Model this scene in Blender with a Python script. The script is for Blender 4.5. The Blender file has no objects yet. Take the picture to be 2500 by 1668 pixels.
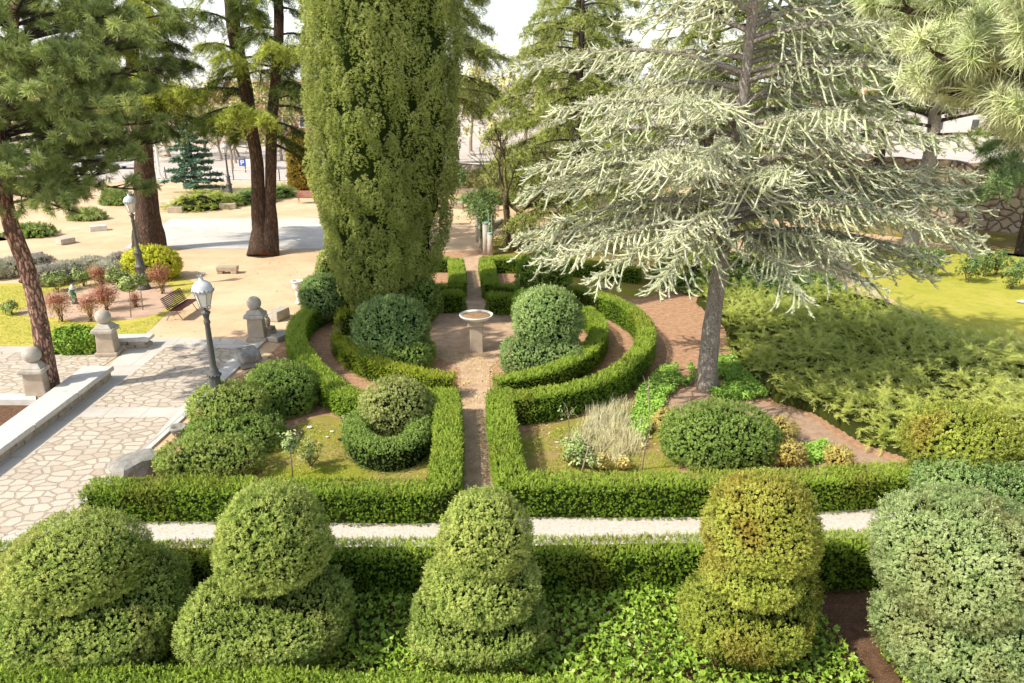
import bpy, bmesh, math, random
import numpy as np
from mathutils import Vector, Matrix

C = bpy.context.scene.collection
PI = math.pi
R = math.radians
# ------------------------------------------------------------------ camera model (also used to survey ground positions)
CAM_H, CAM_F, CAM_P = 9.2, 1830.0, R(19.1)
CP, SP = math.cos(CAM_P), math.sin(CAM_P)

def ray(px, py):
    u = (px - 1250) / CAM_F
    v = (834 - py) / CAM_F
    return np.array((u, CP + v * SP, -SP + v * CP))

def P(px, py, z=0.0):
    d = ray(px, py)
    t = (z - CAM_H) / d[2]
    return np.array((d[0] * t, d[1] * t, z))

def Q(px, py, Y):
    d = ray(px, py)
    t = Y / d[1]
    return np.array((d[0] * t, Y, CAM_H + d[2] * t))

def ppm(p):
    return CAM_F / (p[1] * CP - (p[2] - CAM_H) * SP)

def zat(Y, py):
    t = (834 - py) / CAM_F
    return CAM_H + Y * (t * CP - SP) / (CP + t * SP)

# ------------------------------------------------------------------ noise
def _hash(i, j, k, seed):
    n = (i * 374761393 + j * 668265263 + k * 2147483647 + seed * 1274126177).astype(np.int64)
    n = (n ^ (n >> 13)) * 1274126177
    n = n & 0x7fffffff
    n = (n ^ (n >> 16)) & 0xffff
    return n / 32767.5 - 1.0

def vnoise(p, freq, seed=0):
    q = np.asarray(p, dtype=float) * freq + 1000.0
    i = np.floor(q).astype(np.int64)
    f = q - i
    f = f * f * (3 - 2 * f)
    out = 0
    for a in (0, 1):
        wa = f[..., 0] if a else 1 - f[..., 0]
        for b in (0, 1):
            wb = f[..., 1] if b else 1 - f[..., 1]
            for c in (0, 1):
                wc = f[..., 2] if c else 1 - f[..., 2]
                out = out + wa * wb * wc * _hash(i[..., 0] + a, i[..., 1] + b, i[..., 2] + c, seed)
    return out

def fbm(p, freq, seed=0):
    return vnoise(p, freq, seed) * .6 + vnoise(p, freq * 2.1, seed + 7) * .3 + vnoise(p, freq * 4.3, seed + 13) * .15

def norm(v):
    v = np.asarray(v, dtype=float)
    return v / np.maximum(np.linalg.norm(v, axis=-1, keepdims=True), 1e-9)

# ------------------------------------------------------------------ mesh accumulator
class Geo:
    def __init__(s):
        s.v, s.f, s.c, s.m, s.s, s.n, s.o = [], [], [], [], [], 0, []

    def add(s, V, F, col=None, m=0, smooth=False, out=None):
        V = np.asarray(V, dtype=np.float32).reshape(-1, 3)
        F = np.asarray(F, dtype=np.int32).reshape(-1, 3)
        if len(V) == 0 or len(F) == 0:
            return s
        s.v.append(V)
        s.f.append(F + s.n)
        if col is None:
            col = np.full((len(V), 3), .5, dtype=np.float32)
        s.c.append(np.asarray(col, dtype=np.float32))
        s.o.append(np.zeros((len(V), 3), np.float32) if out is None else np.asarray(out, dtype=np.float32))
        s.m.append(np.full(len(F), m, dtype=np.int32))
        s.s.append(np.full(len(F), smooth, dtype=bool))
        s.n += len(V)
        return s

    def build(s, name, mats, parent=None, loc=None):
        V = np.concatenate(s.v); s.v = None
        F = np.concatenate(s.f); s.f = None
        col = np.concatenate(s.c); s.c = None
        od = np.concatenate(s.o); s.o = None
        off = np.zeros(3, dtype=np.float32)
        p = parent
        while p is not None:
            off += np.array(p.location, dtype=np.float32)
            p = p.parent
        if loc is not None:
            off += np.array(loc, dtype=np.float32)
        V = V - off
        me = bpy.data.meshes.new(name)
        me.vertices.add(len(V))
        me.vertices.foreach_set('co', V.ravel())
        me.loops.add(len(F) * 3)
        me.loops.foreach_set('vertex_index', F.ravel())
        me.polygons.add(len(F))
        me.polygons.foreach_set('loop_start', np.arange(0, len(F) * 3, 3, dtype=np.int32))
        me.polygons.foreach_set('material_index', np.concatenate(s.m))
        me.polygons.foreach_set('use_smooth', np.concatenate(s.s))
        me.update(calc_edges=True)
        at = me.attributes.new('tint', 'BYTE_COLOR', 'POINT')
        at.data.foreach_set('color', np.concatenate([np.clip(col, 0, 1), np.ones((len(col), 1), np.float32)], axis=1).astype(np.float32).ravel())
        if od.any():
            at = me.attributes.new('leaf_out', 'FLOAT_VECTOR', 'POINT'); at.data.foreach_set('vector', od.ravel())
        for mt in (mats if isinstance(mats, (list, tuple)) else [mats]):
            me.materials.append(mt)
        o = bpy.data.objects.new(name, me)
        C.objects.link(o)
        if parent is not None:
            o.parent = parent
        if loc is not None:
            o.location = Vector([float(x) for x in loc])
        return o

def tag(o, label=None, cat=None, group=None, kind=None):
    if label: o['label'] = label
    if cat: o['category'] = cat
    if group: o['group'] = group
    if kind: o['kind'] = kind
    return o

def thing(name, label, cat, loc=(0, 0, 0), group=None):
    o = bpy.data.objects.new(name, None)
    o.empty_display_size = .2
    C.objects.link(o)
    o.location = Vector([float(x) for x in loc])
    return tag(o, label, cat, group)

def dup(root, loc, rz=None, label=None, group=None, sc=None):
    r = root.copy()
    C.objects.link(r)
    r.location = Vector([float(x) for x in loc])
    if rz is not None: r.rotation_euler = (0, 0, rz)
    if sc is not None: r.scale = (sc, sc, sc)
    if label: r['label'] = label
    if group: r['group'] = group
    for ch in list(root.children):
        c = ch.copy(); C.objects.link(c); c.parent = r
        for g in list(ch.children):
            d = g.copy(); C.objects.link(d); d.parent = c
    return r

# ------------------------------------------------------------------ basic shapes (all return V, F triangles)
def quads(F):
    F = np.asarray(F)
    return np.concatenate([F[:, [0, 1, 2]], F[:, [0, 2, 3]]])

def grid_faces(nu, nv, closed_u=False):
    iu = np.arange(nu if closed_u else nu - 1)
    iv = np.arange(nv - 1)
    a, b = np.meshgrid(iu, iv, indexing='ij')
    a, b = a.ravel(), b.ravel()
    a2 = (a + 1) % nu
    return quads(np.stack([a * nv + b, a2 * nv + b, a2 * nv + b + 1, a * nv + b + 1], 1))

def tube(pts, rad, n=8, cap=True, rough=0, seed=0, flute=0):
    pts = np.asarray(pts, dtype=float)
    m = len(pts)
    rad = np.broadcast_to(np.asarray(rad, dtype=float), (m,))
    t = np.gradient(pts, axis=0)
    t = norm(t)
    ref = np.array((0, 0, 1.)) if abs(t[:, 2]).mean() < .8 else np.array((1., 0, 0))
    x = norm(np.cross(np.broadcast_to(ref, t.shape), t))
    y = np.cross(t, x)
    a = np.arange(n) / n * 2 * PI
    ring = np.cos(a)[:, None, None] * x[None] + np.sin(a)[:, None, None] * y[None]
    rr = rad[None, :, None] * np.ones((n, 1, 1))
    if rough:
        rr = rr * (1 + rough * fbm(pts[None] + ring * rad[None, :, None], 1.2 / max(rad.mean(), .02) * .8, seed)[..., None])
    if flute:
        rr = rr * (1 + flute * np.cos(a * 5 + seed)[:, None, None] * np.linspace(1, 0, m)[None, :, None] ** 3)
    V = (pts[None] + ring * rr).reshape(-1, 3)
    F = grid_faces(n, m, True)
    if cap:
        k = len(V)
        V = np.concatenate([V, pts[:1], pts[-1:]])
        i = np.arange(n)
        F = np.concatenate([F, np.stack([np.full(n, k), (i + 1) % n * m, i * m], 1),
                            np.stack([np.full(n, k + 1), i * m + m - 1, (i + 1) % n * m + m - 1], 1)])
    return V, F

def lathe(prof, c=(0, 0, 0), n=20, jit=None):
    prof = np.asarray(prof, dtype=float)
    m = len(prof)
    a = np.arange(n) / n * 2 * PI
    r = np.broadcast_to(prof[None, :, 0], (n, m))
    if jit is not None: r = r * jit(a[:, None], prof[None, :, 1])
    V = np.stack([np.cos(a)[:, None] * r, np.sin(a)[:, None] * r, np.broadcast_to(prof[None, :, 1], (n, m))], -1).reshape(-1, 3)
    return V + np.asarray(c), grid_faces(n, m, True)

def box(c, s, rz=0.0):
    c = np.asarray(c, float); s = np.asarray(s, float) / 2
    V = np.array([(x, y, z) for x in (-1, 1) for y in (-1, 1) for z in (-1, 1)], float) * s
    if rz:
        V = V @ np.array([[math.cos(rz), math.sin(rz), 0], [-math.sin(rz), math.cos(rz), 0], [0, 0, 1]])
    F = quads([(0, 1, 3, 2), (4, 6, 7, 5), (0, 4, 5, 1), (2, 3, 7, 6), (0, 2, 6, 4), (1, 5, 7, 3)])
    return V + c, F

def bar(a, b, w, h, up=(0, 0, 1)):
    a, b = np.asarray(a, float), np.asarray(b, float)
    z = norm(b - a); x = norm(np.cross(up, z)) if np.linalg.norm(np.cross(up, z)) > 1e-5 else np.array((1., 0, 0)); y = np.cross(z, x)
    V = []
    for p in (a, b):
        for i, j in ((-1, -1), (1, -1), (1, 1), (-1, 1)):
            V.append(p + x * i * w / 2 + y * j * h / 2)
    return np.array(V), quads([(0, 3, 2, 1), (4, 5, 6, 7), (0, 1, 5, 4), (1, 2, 6, 5), (2, 3, 7, 6), (3, 0, 4, 7)])

def stone(c, s, rz=0.0, bev=.03, rough=.03, seed=0, sub=3):
    """a hewn block: bevelled, subdivided and roughened; c is the centre of its base"""
    bm = bmesh.new()
    bmesh.ops.create_cube(bm, size=1)
    for v in bm.verts: v.co = Vector((v.co.x * s[0], v.co.y * s[1], (v.co.z + .5) * s[2]))
    bmesh.ops.bevel(bm, geom=list(bm.edges), offset=bev, segments=2, affect='EDGES', profile=.6)
    if sub: bmesh.ops.subdivide_edges(bm, edges=[e for e in bm.edges if e.calc_length() > bev * 3], cuts=sub, use_grid_fill=True)
    bmesh.ops.triangulate(bm, faces=list(bm.faces))
    V = np.array([v.co for v in bm.verts]); F = np.array([[v.index for v in f.verts] for f in bm.faces])
    bm.free()
    if rough:
        d = np.stack([fbm(V + seed * 3.1, 3.0, seed + k) for k in range(3)], 1)
        V = V + d * rough * np.array((1, 1, .7))
    V[:, 2] = np.maximum(V[:, 2], 0)
    if rz:
        V = V @ np.array([[math.cos(rz), math.sin(rz), 0], [-math.sin(rz), math.cos(rz), 0], [0, 0, 1]])
    return V + np.asarray(c, float), F

def ellipsoid(c, r, nu=24, nv=14, disp=None):
    a = np.arange(nu) / nu * 2 * PI
    b = np.linspace(0, PI, nv)
    D = np.stack([np.cos(a)[:, None] * np.sin(b)[None], np.sin(a)[:, None] * np.sin(b)[None], np.broadcast_to(np.cos(b)[None], (nu, nv))], -1)
    V = D * np.asarray(r, float)
    if disp is not None: V = V * (1 + disp(D))[..., None]
    return V.reshape(-1, 3) + np.asarray(c, float), grid_faces(nu, nv, True)[:, ::-1]

def smooth_line(pts, step=.25, closed=False):
    pts = np.asarray(pts, float)
    if len(pts) == 2: 
        n = max(2, int(np.linalg.norm(pts[1] - pts[0]) / step))
        return pts[0] + (pts[1] - pts[0]) * np.linspace(0, 1, n + 1)[:, None]
    ext = np.concatenate([[2 * pts[0] - pts[1]], pts, [2 * pts[-1] - pts[-2]]])
    out = []
    for i in range(1, len(ext) - 2):
        p0, p1, p2, p3 = ext[i - 1:i + 3]
        n = max(2, int(np.linalg.norm(p2 - p1) / step))
        t = (np.arange(n) / n)[:, None]
        out.append(.5 * (2 * p1 + (p2 - p0) * t + (2 * p0 - 5 * p1 + 4 * p2 - p3) * t ** 2 + (3 * p1 - p0 - 3 * p2 + p3) * t ** 3))
    out.append(pts[-1:])
    return np.concatenate(out)

def straight_line(pts, step=.25):
    pts = np.asarray(pts, float)
    out = []
    for a, b in zip(pts[:-1], pts[1:]):
        n = max(1, int(np.linalg.norm(b - a) / step))
        out.append(a + (b - a) * (np.arange(n) / n)[:, None])
    out.append(pts[-1:])
    return np.concatenate(out)

# ------------------------------------------------------------------ materials
def new_mat(name):
    m = bpy.data.materials.new(name)
    m.use_nodes = True
    nt = m.node_tree
    nt.nodes.clear()
    out = nt.nodes.new('ShaderNodeOutputMaterial')
    return m, nt, out

def N(nt, typ, **kw):
    n = nt.nodes.new(typ)
    for k, v in kw.items():
        if k.startswith('i_'):
            key = k[2:]
            n.inputs[int(key) if key.isdigit() else key.replace('_', ' ')].default_value = v
        else:
            setattr(n, k, v)
    return n

def L(nt, a, b):
    nt.links.new(a, b)

def rgba(c):
    return (c[0], c[1], c[2], 1)

def ramp(nt, fac, stops):
    r = N(nt, 'ShaderNodeValToRGB')
    e = r.color_ramp.elements
    while len(e) < len(stops): e.new(.5)
    for i, (p, c) in enumerate(stops):
        e[i].position = p
        e[i].color = rgba(c)
    L(nt, fac, r.inputs[0])
    return r.outputs[0]

def mixc(nt, fac, a, b, mode='MIX'):
    m = N(nt, 'ShaderNodeMix', data_type='RGBA', blend_type=mode)
    for sock, val in ((m.inputs[0], fac), (m.inputs[6], a), (m.inputs[7], b)):
        if hasattr(val, 'is_linked') or hasattr(val, 'links'): L(nt, val, sock)
        else: sock.default_value = val if isinstance(val, (int, float)) else rgba(val)
    return m.outputs[2]

def noise(nt, scale, detail=4, rough=.6, coord='Object', distort=0.0):
    tc = N(nt, 'ShaderNodeTexCoord')
    n = N(nt, 'ShaderNodeTexNoise')
    n.inputs['Scale'].default_value = scale
    n.inputs['Detail'].default_value = detail
    n.inputs['Roughness'].default_value = rough
    n.inputs['Distortion'].default_value = distort
    L(nt, tc.outputs[coord], n.inputs['Vector'])
    return n.outputs['Fac']

LEAF_K = 3.5
def lk(c):
    return tuple(min(.88, 1 - math.exp(-x * LEAF_K)) for x in c)

def leaf_mat(name, dark, mid, light, tip, trans=.3, gloss=.05, patch=.8, worn=None, worn_amt=0.0):
    gn = lambda c: (c[0] * (.86 if c[0] < c[1] else 1.0), c[1], c[2])
    dark, mid, light, tip = lk(tuple(x * .8 for x in gn(dark))), lk(gn(mid)), lk(gn(light)), lk(gn(tip))  # dark tone deepened, shadow contrast put into the leaf colour
    gloss = gloss * (.4 if gloss < .09 else .6); trans = trans * .75
    m, nt, out = new_mat(name)
    at = N(nt, 'ShaderNodeAttribute', attribute_name='tint')
    sep = N(nt, 'ShaderNodeSeparateColor')
    L(nt, at.outputs['Color'], sep.inputs[0])
    nz = noise(nt, patch, 3, .6)
    mm = N(nt, 'ShaderNodeMath', operation='MULTIPLY_ADD', i_1=.45, i_2=0.0)
    L(nt, nz, mm.inputs[0])
    ad = N(nt, 'ShaderNodeMath', operation='MULTIPLY_ADD', i_1=.62)
    L(nt, sep.outputs[0], ad.inputs[0]); L(nt, mm.outputs[0], ad.inputs[2])
    col = ramp(nt, ad.outputs[0], [(.15, dark), (.5, mid), (.85, light)])
    if worn is not None:
        wz = noise(nt, patch * .8, 2, .5, distort=.4)
        wr = ramp(nt, wz, [(.5 - worn_amt * .3, (0, 0, 0)), (.78 - worn_amt * .3, (1, 1, 1))])
        col = mixc(nt, wr, col, worn)
    tp = N(nt, 'ShaderNodeMath', operation='MULTIPLY', i_1=.75)
    L(nt, sep.outputs[1], tp.inputs[0])
    col = mixc(nt, tp.outputs[0], col, tip)
    # leaves share the lie of the surface they grow on: lean their shading normal toward it
    ao = N(nt, 'ShaderNodeAttribute', attribute_name='leaf_out')
    vt = N(nt, 'ShaderNodeVectorTransform', vector_type='NORMAL', convert_from='OBJECT', convert_to='WORLD'); L(nt, ao.outputs['Vector'], vt.inputs[0])
    s1 = N(nt, 'ShaderNodeVectorMath', operation='SCALE'); s1.inputs['Scale'].default_value = .8; L(nt, vt.outputs[0], s1.inputs[0])
    ge = N(nt, 'ShaderNodeNewGeometry'); s2 = N(nt, 'ShaderNodeVectorMath', operation='SCALE'); s2.inputs['Scale'].default_value = .5; L(nt, ge.outputs['Normal'], s2.inputs[0])
    sa = N(nt, 'ShaderNodeVectorMath', operation='ADD'); L(nt, s1.outputs[0], sa.inputs[0]); L(nt, s2.outputs[0], sa.inputs[1])
    sn = N(nt, 'ShaderNodeVectorMath', operation='NORMALIZE'); L(nt, sa.outputs[0], sn.inputs[0])
    d = N(nt, 'ShaderNodeBsdfDiffuse'); L(nt, col, d.inputs[0]); L(nt, sn.outputs[0], d.inputs['Normal'])
    t = N(nt, 'ShaderNodeBsdfTranslucent')
    tcol = mixc(nt, 1.0, col, (1.0, 1.0, .55), 'MULTIPLY')
    L(nt, tcol, t.inputs[0]); L(nt, sn.outputs[0], t.inputs['Normal'])
    mx = N(nt, 'ShaderNodeMixShader', i_0=trans)
    L(nt, d.outputs[0], mx.inputs[1]); L(nt, t.outputs[0], mx.inputs[2])
    g = N(nt, 'ShaderNodeBsdfGlossy', i_Roughness=.42)
    g.inputs[0].default_value = (.85, .85, .6, 1)
    m2 = N(nt, 'ShaderNodeMixShader', i_0=gloss)
    L(nt, mx.outputs[0], m2.inputs[1]); L(nt, g.outputs[0], m2.inputs[2])
    L(nt, m2.outputs[0], out.inputs[0])
    return m

def solid(name, c, rough=.8, var=.25, scale=6, bump=.2, bscale=30, metal=0.0, c2=None, bdist=.02):
    m, nt, out = new_mat(name)
    b = N(nt, 'ShaderNodeBsdfPrincipled', i_Roughness=rough, i_Metallic=metal)
    b.inputs['Specular IOR Level'].default_value = .5 if rough < .6 else .12
    c2 = c2 or tuple(x * (1 - var) for x in c)
    n1 = noise(nt, scale, 6, .65)
    col = ramp(nt, n1, [(.3, c2), (.7, c)])
    L(nt, col, b.inputs['Base Color'])
    if bump:
        n2 = noise(nt, bscale, 5, .7)
        bp = N(nt, 'ShaderNodeBump', i_Strength=bump, i_Distance=bdist)
        L(nt, n2, bp.inputs['Height']); L(nt, bp.outputs[0], b.inputs['Normal'])
    L(nt, b.outputs[0], out.inputs[0])
    return m

def ground_mat(name, stops, scale, spk=None, spk_scale=60, spk_amt=.5, bump=.4, bscale=25, stops2=None, scale2=.15, patch=None, bdist=.03):
    m, nt, out = new_mat(name)
    b = N(nt, 'ShaderNodeBsdfPrincipled', i_Roughness=.95)
    b.inputs['Specular IOR Level'].default_value = .15
    col = ramp(nt, noise(nt, scale, 8, .7), stops)
    if stops2:
        f = ramp(nt, noise(nt, scale2, 4, .55), [(.35, (0, 0, 0)), (.65, (1, 1, 1))])
        col = mixc(nt, f, col, ramp(nt, noise(nt, scale * 1.3, 8, .7), stops2))
    if patch:
        f = ramp(nt, noise(nt, patch[1], 4, .6, distort=.5), [(patch[2], (0, 0, 0)), (patch[2] + .12, (1, 1, 1))])
        col = mixc(nt, f, col, patch[0])
    if spk:
        f = ramp(nt, noise(nt, spk_scale, 2, .5), [(.58, (0, 0, 0)), (.68, (spk_amt,) * 3)])
        col = mixc(nt, f, col, spk)
    L(nt, col, b.inputs['Base Color'])
    bp = N(nt, 'ShaderNodeBump', i_Strength=bump, i_Distance=bdist)
    L(nt, noise(nt, bscale, 6, .75), bp.inputs['Height']); L(nt, bp.outputs[0], b.inputs['Normal'])
    L(nt, b.outputs[0], out.inputs[0])
    return m

def flagstone_mat(name, rz, cell=1.35, stone_a=(.72, .66, .56), stone_b=(.58, .50, .40), joint=(.40, .30, .18), moss=(.42, .40, .07)):
    m, nt, out = new_mat(name)
    tc = N(nt, 'ShaderNodeTexCoord')
    mp = N(nt, 'ShaderNodeMapping')
    mp.inputs['Rotation'].default_value = (0, 0, rz)
    mp.inputs['Scale'].default_value = (1.0, 1.35, 1)
    L(nt, tc.outputs['Object'], mp.inputs[0])
    nz = N(nt, 'ShaderNodeTexNoise'); nz.inputs['Scale'].default_value = 1.4
    L(nt, mp.outputs[0], nz.inputs['Vector'])
    wv = N(nt, 'ShaderNodeVectorMath', operation='SCALE'); wv.inputs['Scale'].default_value = .28
    L(nt, nz.outputs['Color'], wv.inputs[0])
    av = N(nt, 'ShaderNodeVectorMath', operation='ADD')
    L(nt, mp.outputs[0], av.inputs[0]); L(nt, wv.outputs[0], av.inputs[1])
    v1 = N(nt, 'ShaderNodeTexVoronoi', feature='DISTANCE_TO_EDGE', voronoi_dimensions='2D'); v1.inputs['Scale'].default_value = cell; v1.inputs['Randomness'].default_value = .85
    v2 = N(nt, 'ShaderNodeTexVoronoi', feature='F1', voronoi_dimensions='2D'); v2.inputs['Scale'].default_value = cell; v2.inputs['Randomness'].default_value = .85
    L(nt, av.outputs[0], v1.inputs['Vector']); L(nt, av.outputs[0], v2.inputs['Vector'])
    s1 = N(nt, 'ShaderNodeTexVoronoi', feature='DISTANCE_TO_EDGE', voronoi_dimensions='2D'); s1.inputs['Scale'].default_value = cell * 7.5
    s2 = N(nt, 'ShaderNodeTexVoronoi', feature='F1', voronoi_dimensions='2D'); s2.inputs['Scale'].default_value = cell * 7.5
    L(nt, mp.outputs[0], s1.inputs['Vector']); L(nt, mp.outputs[0], s2.inputs['Vector'])
    sep = N(nt, 'ShaderNodeSeparateColor'); L(nt, v2.outputs['Color'], sep.inputs[0])
    big = ramp(nt, sep.outputs[0], [(0, stone_b), (.4, stone_a), (.75, tuple(x * 1.08 for x in stone_a)), (1, tuple(x * .85 for x in stone_a))])
    big = mixc(nt, .35, big, ramp(nt, noise(nt, 9, 6, .7), [(.3, stone_b), (.65, stone_a)]))
    sp2 = N(nt, 'ShaderNodeSeparateColor'); L(nt, s2.outputs['Color'], sp2.inputs[0])
    small = ramp(nt, sp2.outputs[0], [(0, stone_b), (1, stone_a)])
    je = ramp(nt, s1.outputs['Distance'], [(.04, (0, 0, 0)), (.1, (1, 1, 1))])
    mossf = ramp(nt, noise(nt, .7, 4, .6), [(.5, (0, 0, 0)), (.66, (1, 1, 1))])
    jc = mixc(nt, mossf, joint, moss)
    small = mixc(nt, je, jc, small)
    jn = N(nt, 'ShaderNodeMath', operation='MULTIPLY_ADD', i_1=-.11, i_2=.055); L(nt, noise(nt, 2.3, 3, .6), jn.inputs[0])
    jd = N(nt, 'ShaderNodeMath', operation='ADD'); L(nt, v1.outputs['Distance'], jd.inputs[0]); L(nt, jn.outputs[0], jd.inputs[1])
    isbig = ramp(nt, jd.outputs[0], [(.062, (0, 0, 0)), (.08, (1, 1, 1))])
    rim = ramp(nt, v1.outputs['Distance'], [(.07, (.7, .68, .62)), (.11, (1, 1, 1))])
    big = mixc(nt, 1.0, big, rim, 'MULTIPLY')
    col = mixc(nt, isbig, small, big)
    b = N(nt, 'ShaderNodeBsdfPrincipled', i_Roughness=.85)
    b.inputs['Specular IOR Level'].default_value = .25
    L(nt, col, b.inputs['Base Color'])
    hm = N(nt, 'ShaderNodeMath', operation='MULTIPLY'); L(nt, je, hm.inputs[0]); hm.inputs[1].default_value = .7
    hx = N(nt, 'ShaderNodeMath', operation='MAXIMUM'); L(nt, hm.outputs[0], hx.inputs[0]); L(nt, isbig, hx.inputs[1])
    ha = N(nt, 'ShaderNodeMath', operation='MULTIPLY_ADD', i_1=.25); L(nt, noise(nt, 14, 5, .6), ha.inputs[0]); L(nt, hx.outputs[0], ha.inputs[2])
    bp = N(nt, 'ShaderNodeBump', i_Strength=.8, i_Distance=.03)
    L(nt, ha.outputs[0], bp.inputs['Height']); L(nt, bp.outputs[0], b.inputs['Normal'])
    L(nt, b.outputs[0], out.inputs[0])
    return m

def slab_mat(name, rz, w, h, c=(.74, .71, .66), j=(.45, .40, .30), mortar=.012, offset=.5):
    m, nt, out = new_mat(name)
    tc = N(nt, 'ShaderNodeTexCoord'); mp = N(nt, 'ShaderNodeMapping')
    mp.inputs['Rotation'].default_value = (0, 0, rz)
    L(nt, tc.outputs['Object'], mp.inputs[0])
    br = N(nt, 'ShaderNodeTexBrick', offset=offset)
    br.inputs['Scale'].default_value = 1; br.inputs['Brick Width'].default_value = w; br.inputs['Row Height'].default_value = h
    br.inputs['Mortar Size'].default_value = mortar; br.inputs['Bias'].default_value = 0
    br.inputs['Color1'].default_value = rgba(c); br.inputs['Color2'].default_value = rgba(tuple(x * .9 for x in c)); br.inputs['Mortar'].default_value = rgba(j)
    L(nt, mp.outputs[0], br.inputs['Vector'])
    col = mixc(nt, 1.0, br.outputs['Color'], ramp(nt, noise(nt, .5, 6, .65), [(.3, (.80, .78, .74)), (.65, (1, 1, 1))]), 'MULTIPLY')
    col = mixc(nt, 1.0, col, ramp(nt, noise(nt, 40, 3, .6), [(.35, (.86, .85, .84)), (.6, (1, 1, 1))]), 'MULTIPLY')
    b = N(nt, 'ShaderNodeBsdfPrincipled', i_Roughness=.8)
    b.inputs['Specular IOR Level'].default_value = .25
    L(nt, col, b.inputs['Base Color'])
    bp = N(nt, 'ShaderNodeBump', i_Strength=.3, i_Distance=.01)
    L(nt, noise(nt, 50, 4, .6), bp.inputs['Height']); L(nt, bp.outputs[0], b.inputs['Normal'])
    L(nt, b.outputs[0], out.inputs[0])
    return m

def rubble_mat(name, scale=1.5, a=(.46, .35, .24), b_=(.30, .22, .15), joint=(.12, .085, .06), zs=1.25):
    m, nt, out = new_mat(name)
    tc = N(nt, 'ShaderNodeTexCoord'); mp = N(nt, 'ShaderNodeMapping'); mp.inputs['Scale'].default_value = (1, 1, zs)
    L(nt, tc.outputs['Object'], mp.inputs[0])
    nz = N(nt, 'ShaderNodeTexNoise'); nz.inputs['Scale'].default_value = 1.1
    L(nt, mp.outputs[0], nz.inputs['Vector'])
    wv = N(nt, 'ShaderNodeVectorMath', operation='SCALE'); wv.inputs['Scale'].default_value = .5
    L(nt, nz.outputs['Color'], wv.inputs[0])
    av = N(nt, 'ShaderNodeVectorMath', operation='ADD'); L(nt, mp.outputs[0], av.inputs[0]); L(nt, wv.outputs[0], av.inputs[1])
    v1 = N(nt, 'ShaderNodeTexVoronoi', feature='DISTANCE_TO_EDGE'); v1.inputs['Scale'].default_value = scale
    v2 = N(nt, 'ShaderNodeTexVoronoi', feature='F1'); v2.inputs['Scale'].default_value = scale
    L(nt, av.outputs[0], v1.inputs['Vector']); L(nt, av.outputs[0], v2.inputs['Vector'])
    sp = N(nt, 'ShaderNodeSeparateColor'); L(nt, v2.outputs['Color'], sp.inputs[0])
    col = ramp(nt, sp.outputs[0], [(0, b_), (.5, a), (.8, tuple(x * 1.15 for x in a)), (1, (a[0] * .8, a[0] * .78, a[0] * .72))])
    col = mixc(nt, .5, col, ramp(nt, noise(nt, 4, 6, .7), [(.3, b_), (.65, a)]))
    e = ramp(nt, v1.outputs['Distance'], [(.02, (0, 0, 0)), (.07, (1, 1, 1))])
    col = mixc(nt, e, joint, col)
    b = N(nt, 'ShaderNodeBsdfPrincipled', i_Roughness=.9)
    L(nt, col, b.inputs['Base Color'])
    hh = ramp(nt, v1.outputs['Distance'], [(.0, (0, 0, 0)), (.16, (1, 1, 1))])
    bp = N(nt, 'ShaderNodeBump', i_Strength=1.0, i_Distance=.12)
    L(nt, hh, bp.inputs['Height'])
    bp2 = N(nt, 'ShaderNodeBump', i_Strength=.5, i_Distance=.05); L(nt, noise(nt, 8, 5, .7), bp2.inputs['Height']); L(nt, bp.outputs[0], bp2.inputs['Normal'])
    L(nt, bp2.outputs[0], b.inputs['Normal'])
    L(nt, b.outputs[0], out.inputs[0])
    return m

def bark_mat(name, a, b_, c, scale=5, stretch=.22, bump=1.0, patch=None):
    m, nt, out = new_mat(name)
    tc = N(nt, 'ShaderNodeTexCoord'); mp = N(nt, 'ShaderNodeMapping'); mp.inputs['Scale'].default_value = (1, 1, stretch)
    L(nt, tc.outputs['Object'], mp.inputs[0])
    v = N(nt, 'ShaderNodeTexVoronoi', feature='DISTANCE_TO_EDGE'); v.inputs['Scale'].default_value = scale * 2
    n = N(nt, 'ShaderNodeTexNoise'); n.inputs['Scale'].default_value = scale * 1.6; n.inputs['Detail'].default_value = 6; n.inputs['Roughness'].default_value = .7; n.inputs['Distortion'].default_value = .6
    L(nt, mp.outputs[0], n.inputs['Vector'])
    w = N(nt, 'ShaderNodeVectorMath', operation='SCALE'); w.inputs['Scale'].default_value = .25; L(nt, n.outputs['Color'], w.inputs[0])
    ad = N(nt, 'ShaderNodeVectorMath', operation='ADD'); L(nt, mp.outputs[0], ad.inputs[0]); L(nt, w.outputs[0], ad.inputs[1]); L(nt, ad.outputs[0], v.inputs['Vector'])
    col = ramp(nt, n.outputs['Fac'], [(.3, a), (.5, b_), (.7, c)])
    cr = ramp(nt, v.outputs['Distance'], [(.0, (.35, .35, .35)), (.18, (1, 1, 1))])
    col = mixc(nt, 1.0, col, cr, 'MULTIPLY')
    if patch:
        f = ramp(nt, noise(nt, patch[1], 4, .6), [(patch[2], (0, 0, 0)), (patch[2] + .12, (1, 1, 1))])
        col = mixc(nt, f, col, patch[0])
    b = N(nt, 'ShaderNodeBsdfPrincipled', i_Roughness=.9)
    L(nt, col, b.inputs['Base Color'])
    mxh = N(nt, 'ShaderNodeMath', operation='MULTIPLY_ADD', i_1=.5); L(nt, n.outputs['Fac'], mxh.inputs[0]); L(nt, cr, mxh.inputs[2])
    bp = N(nt, 'ShaderNodeBump', i_Strength=bump, i_Distance=.05); L(nt, mxh.outputs[0], bp.inputs['Height']); L(nt, bp.outputs[0], b.inputs['Normal'])
    L(nt, b.outputs[0], out.inputs[0])
    return m
# ------------------------------------------------------------------ sprig templates: V (n,3), F (k,3), tip (n,)
rng0 = np.random.default_rng(5)

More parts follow.
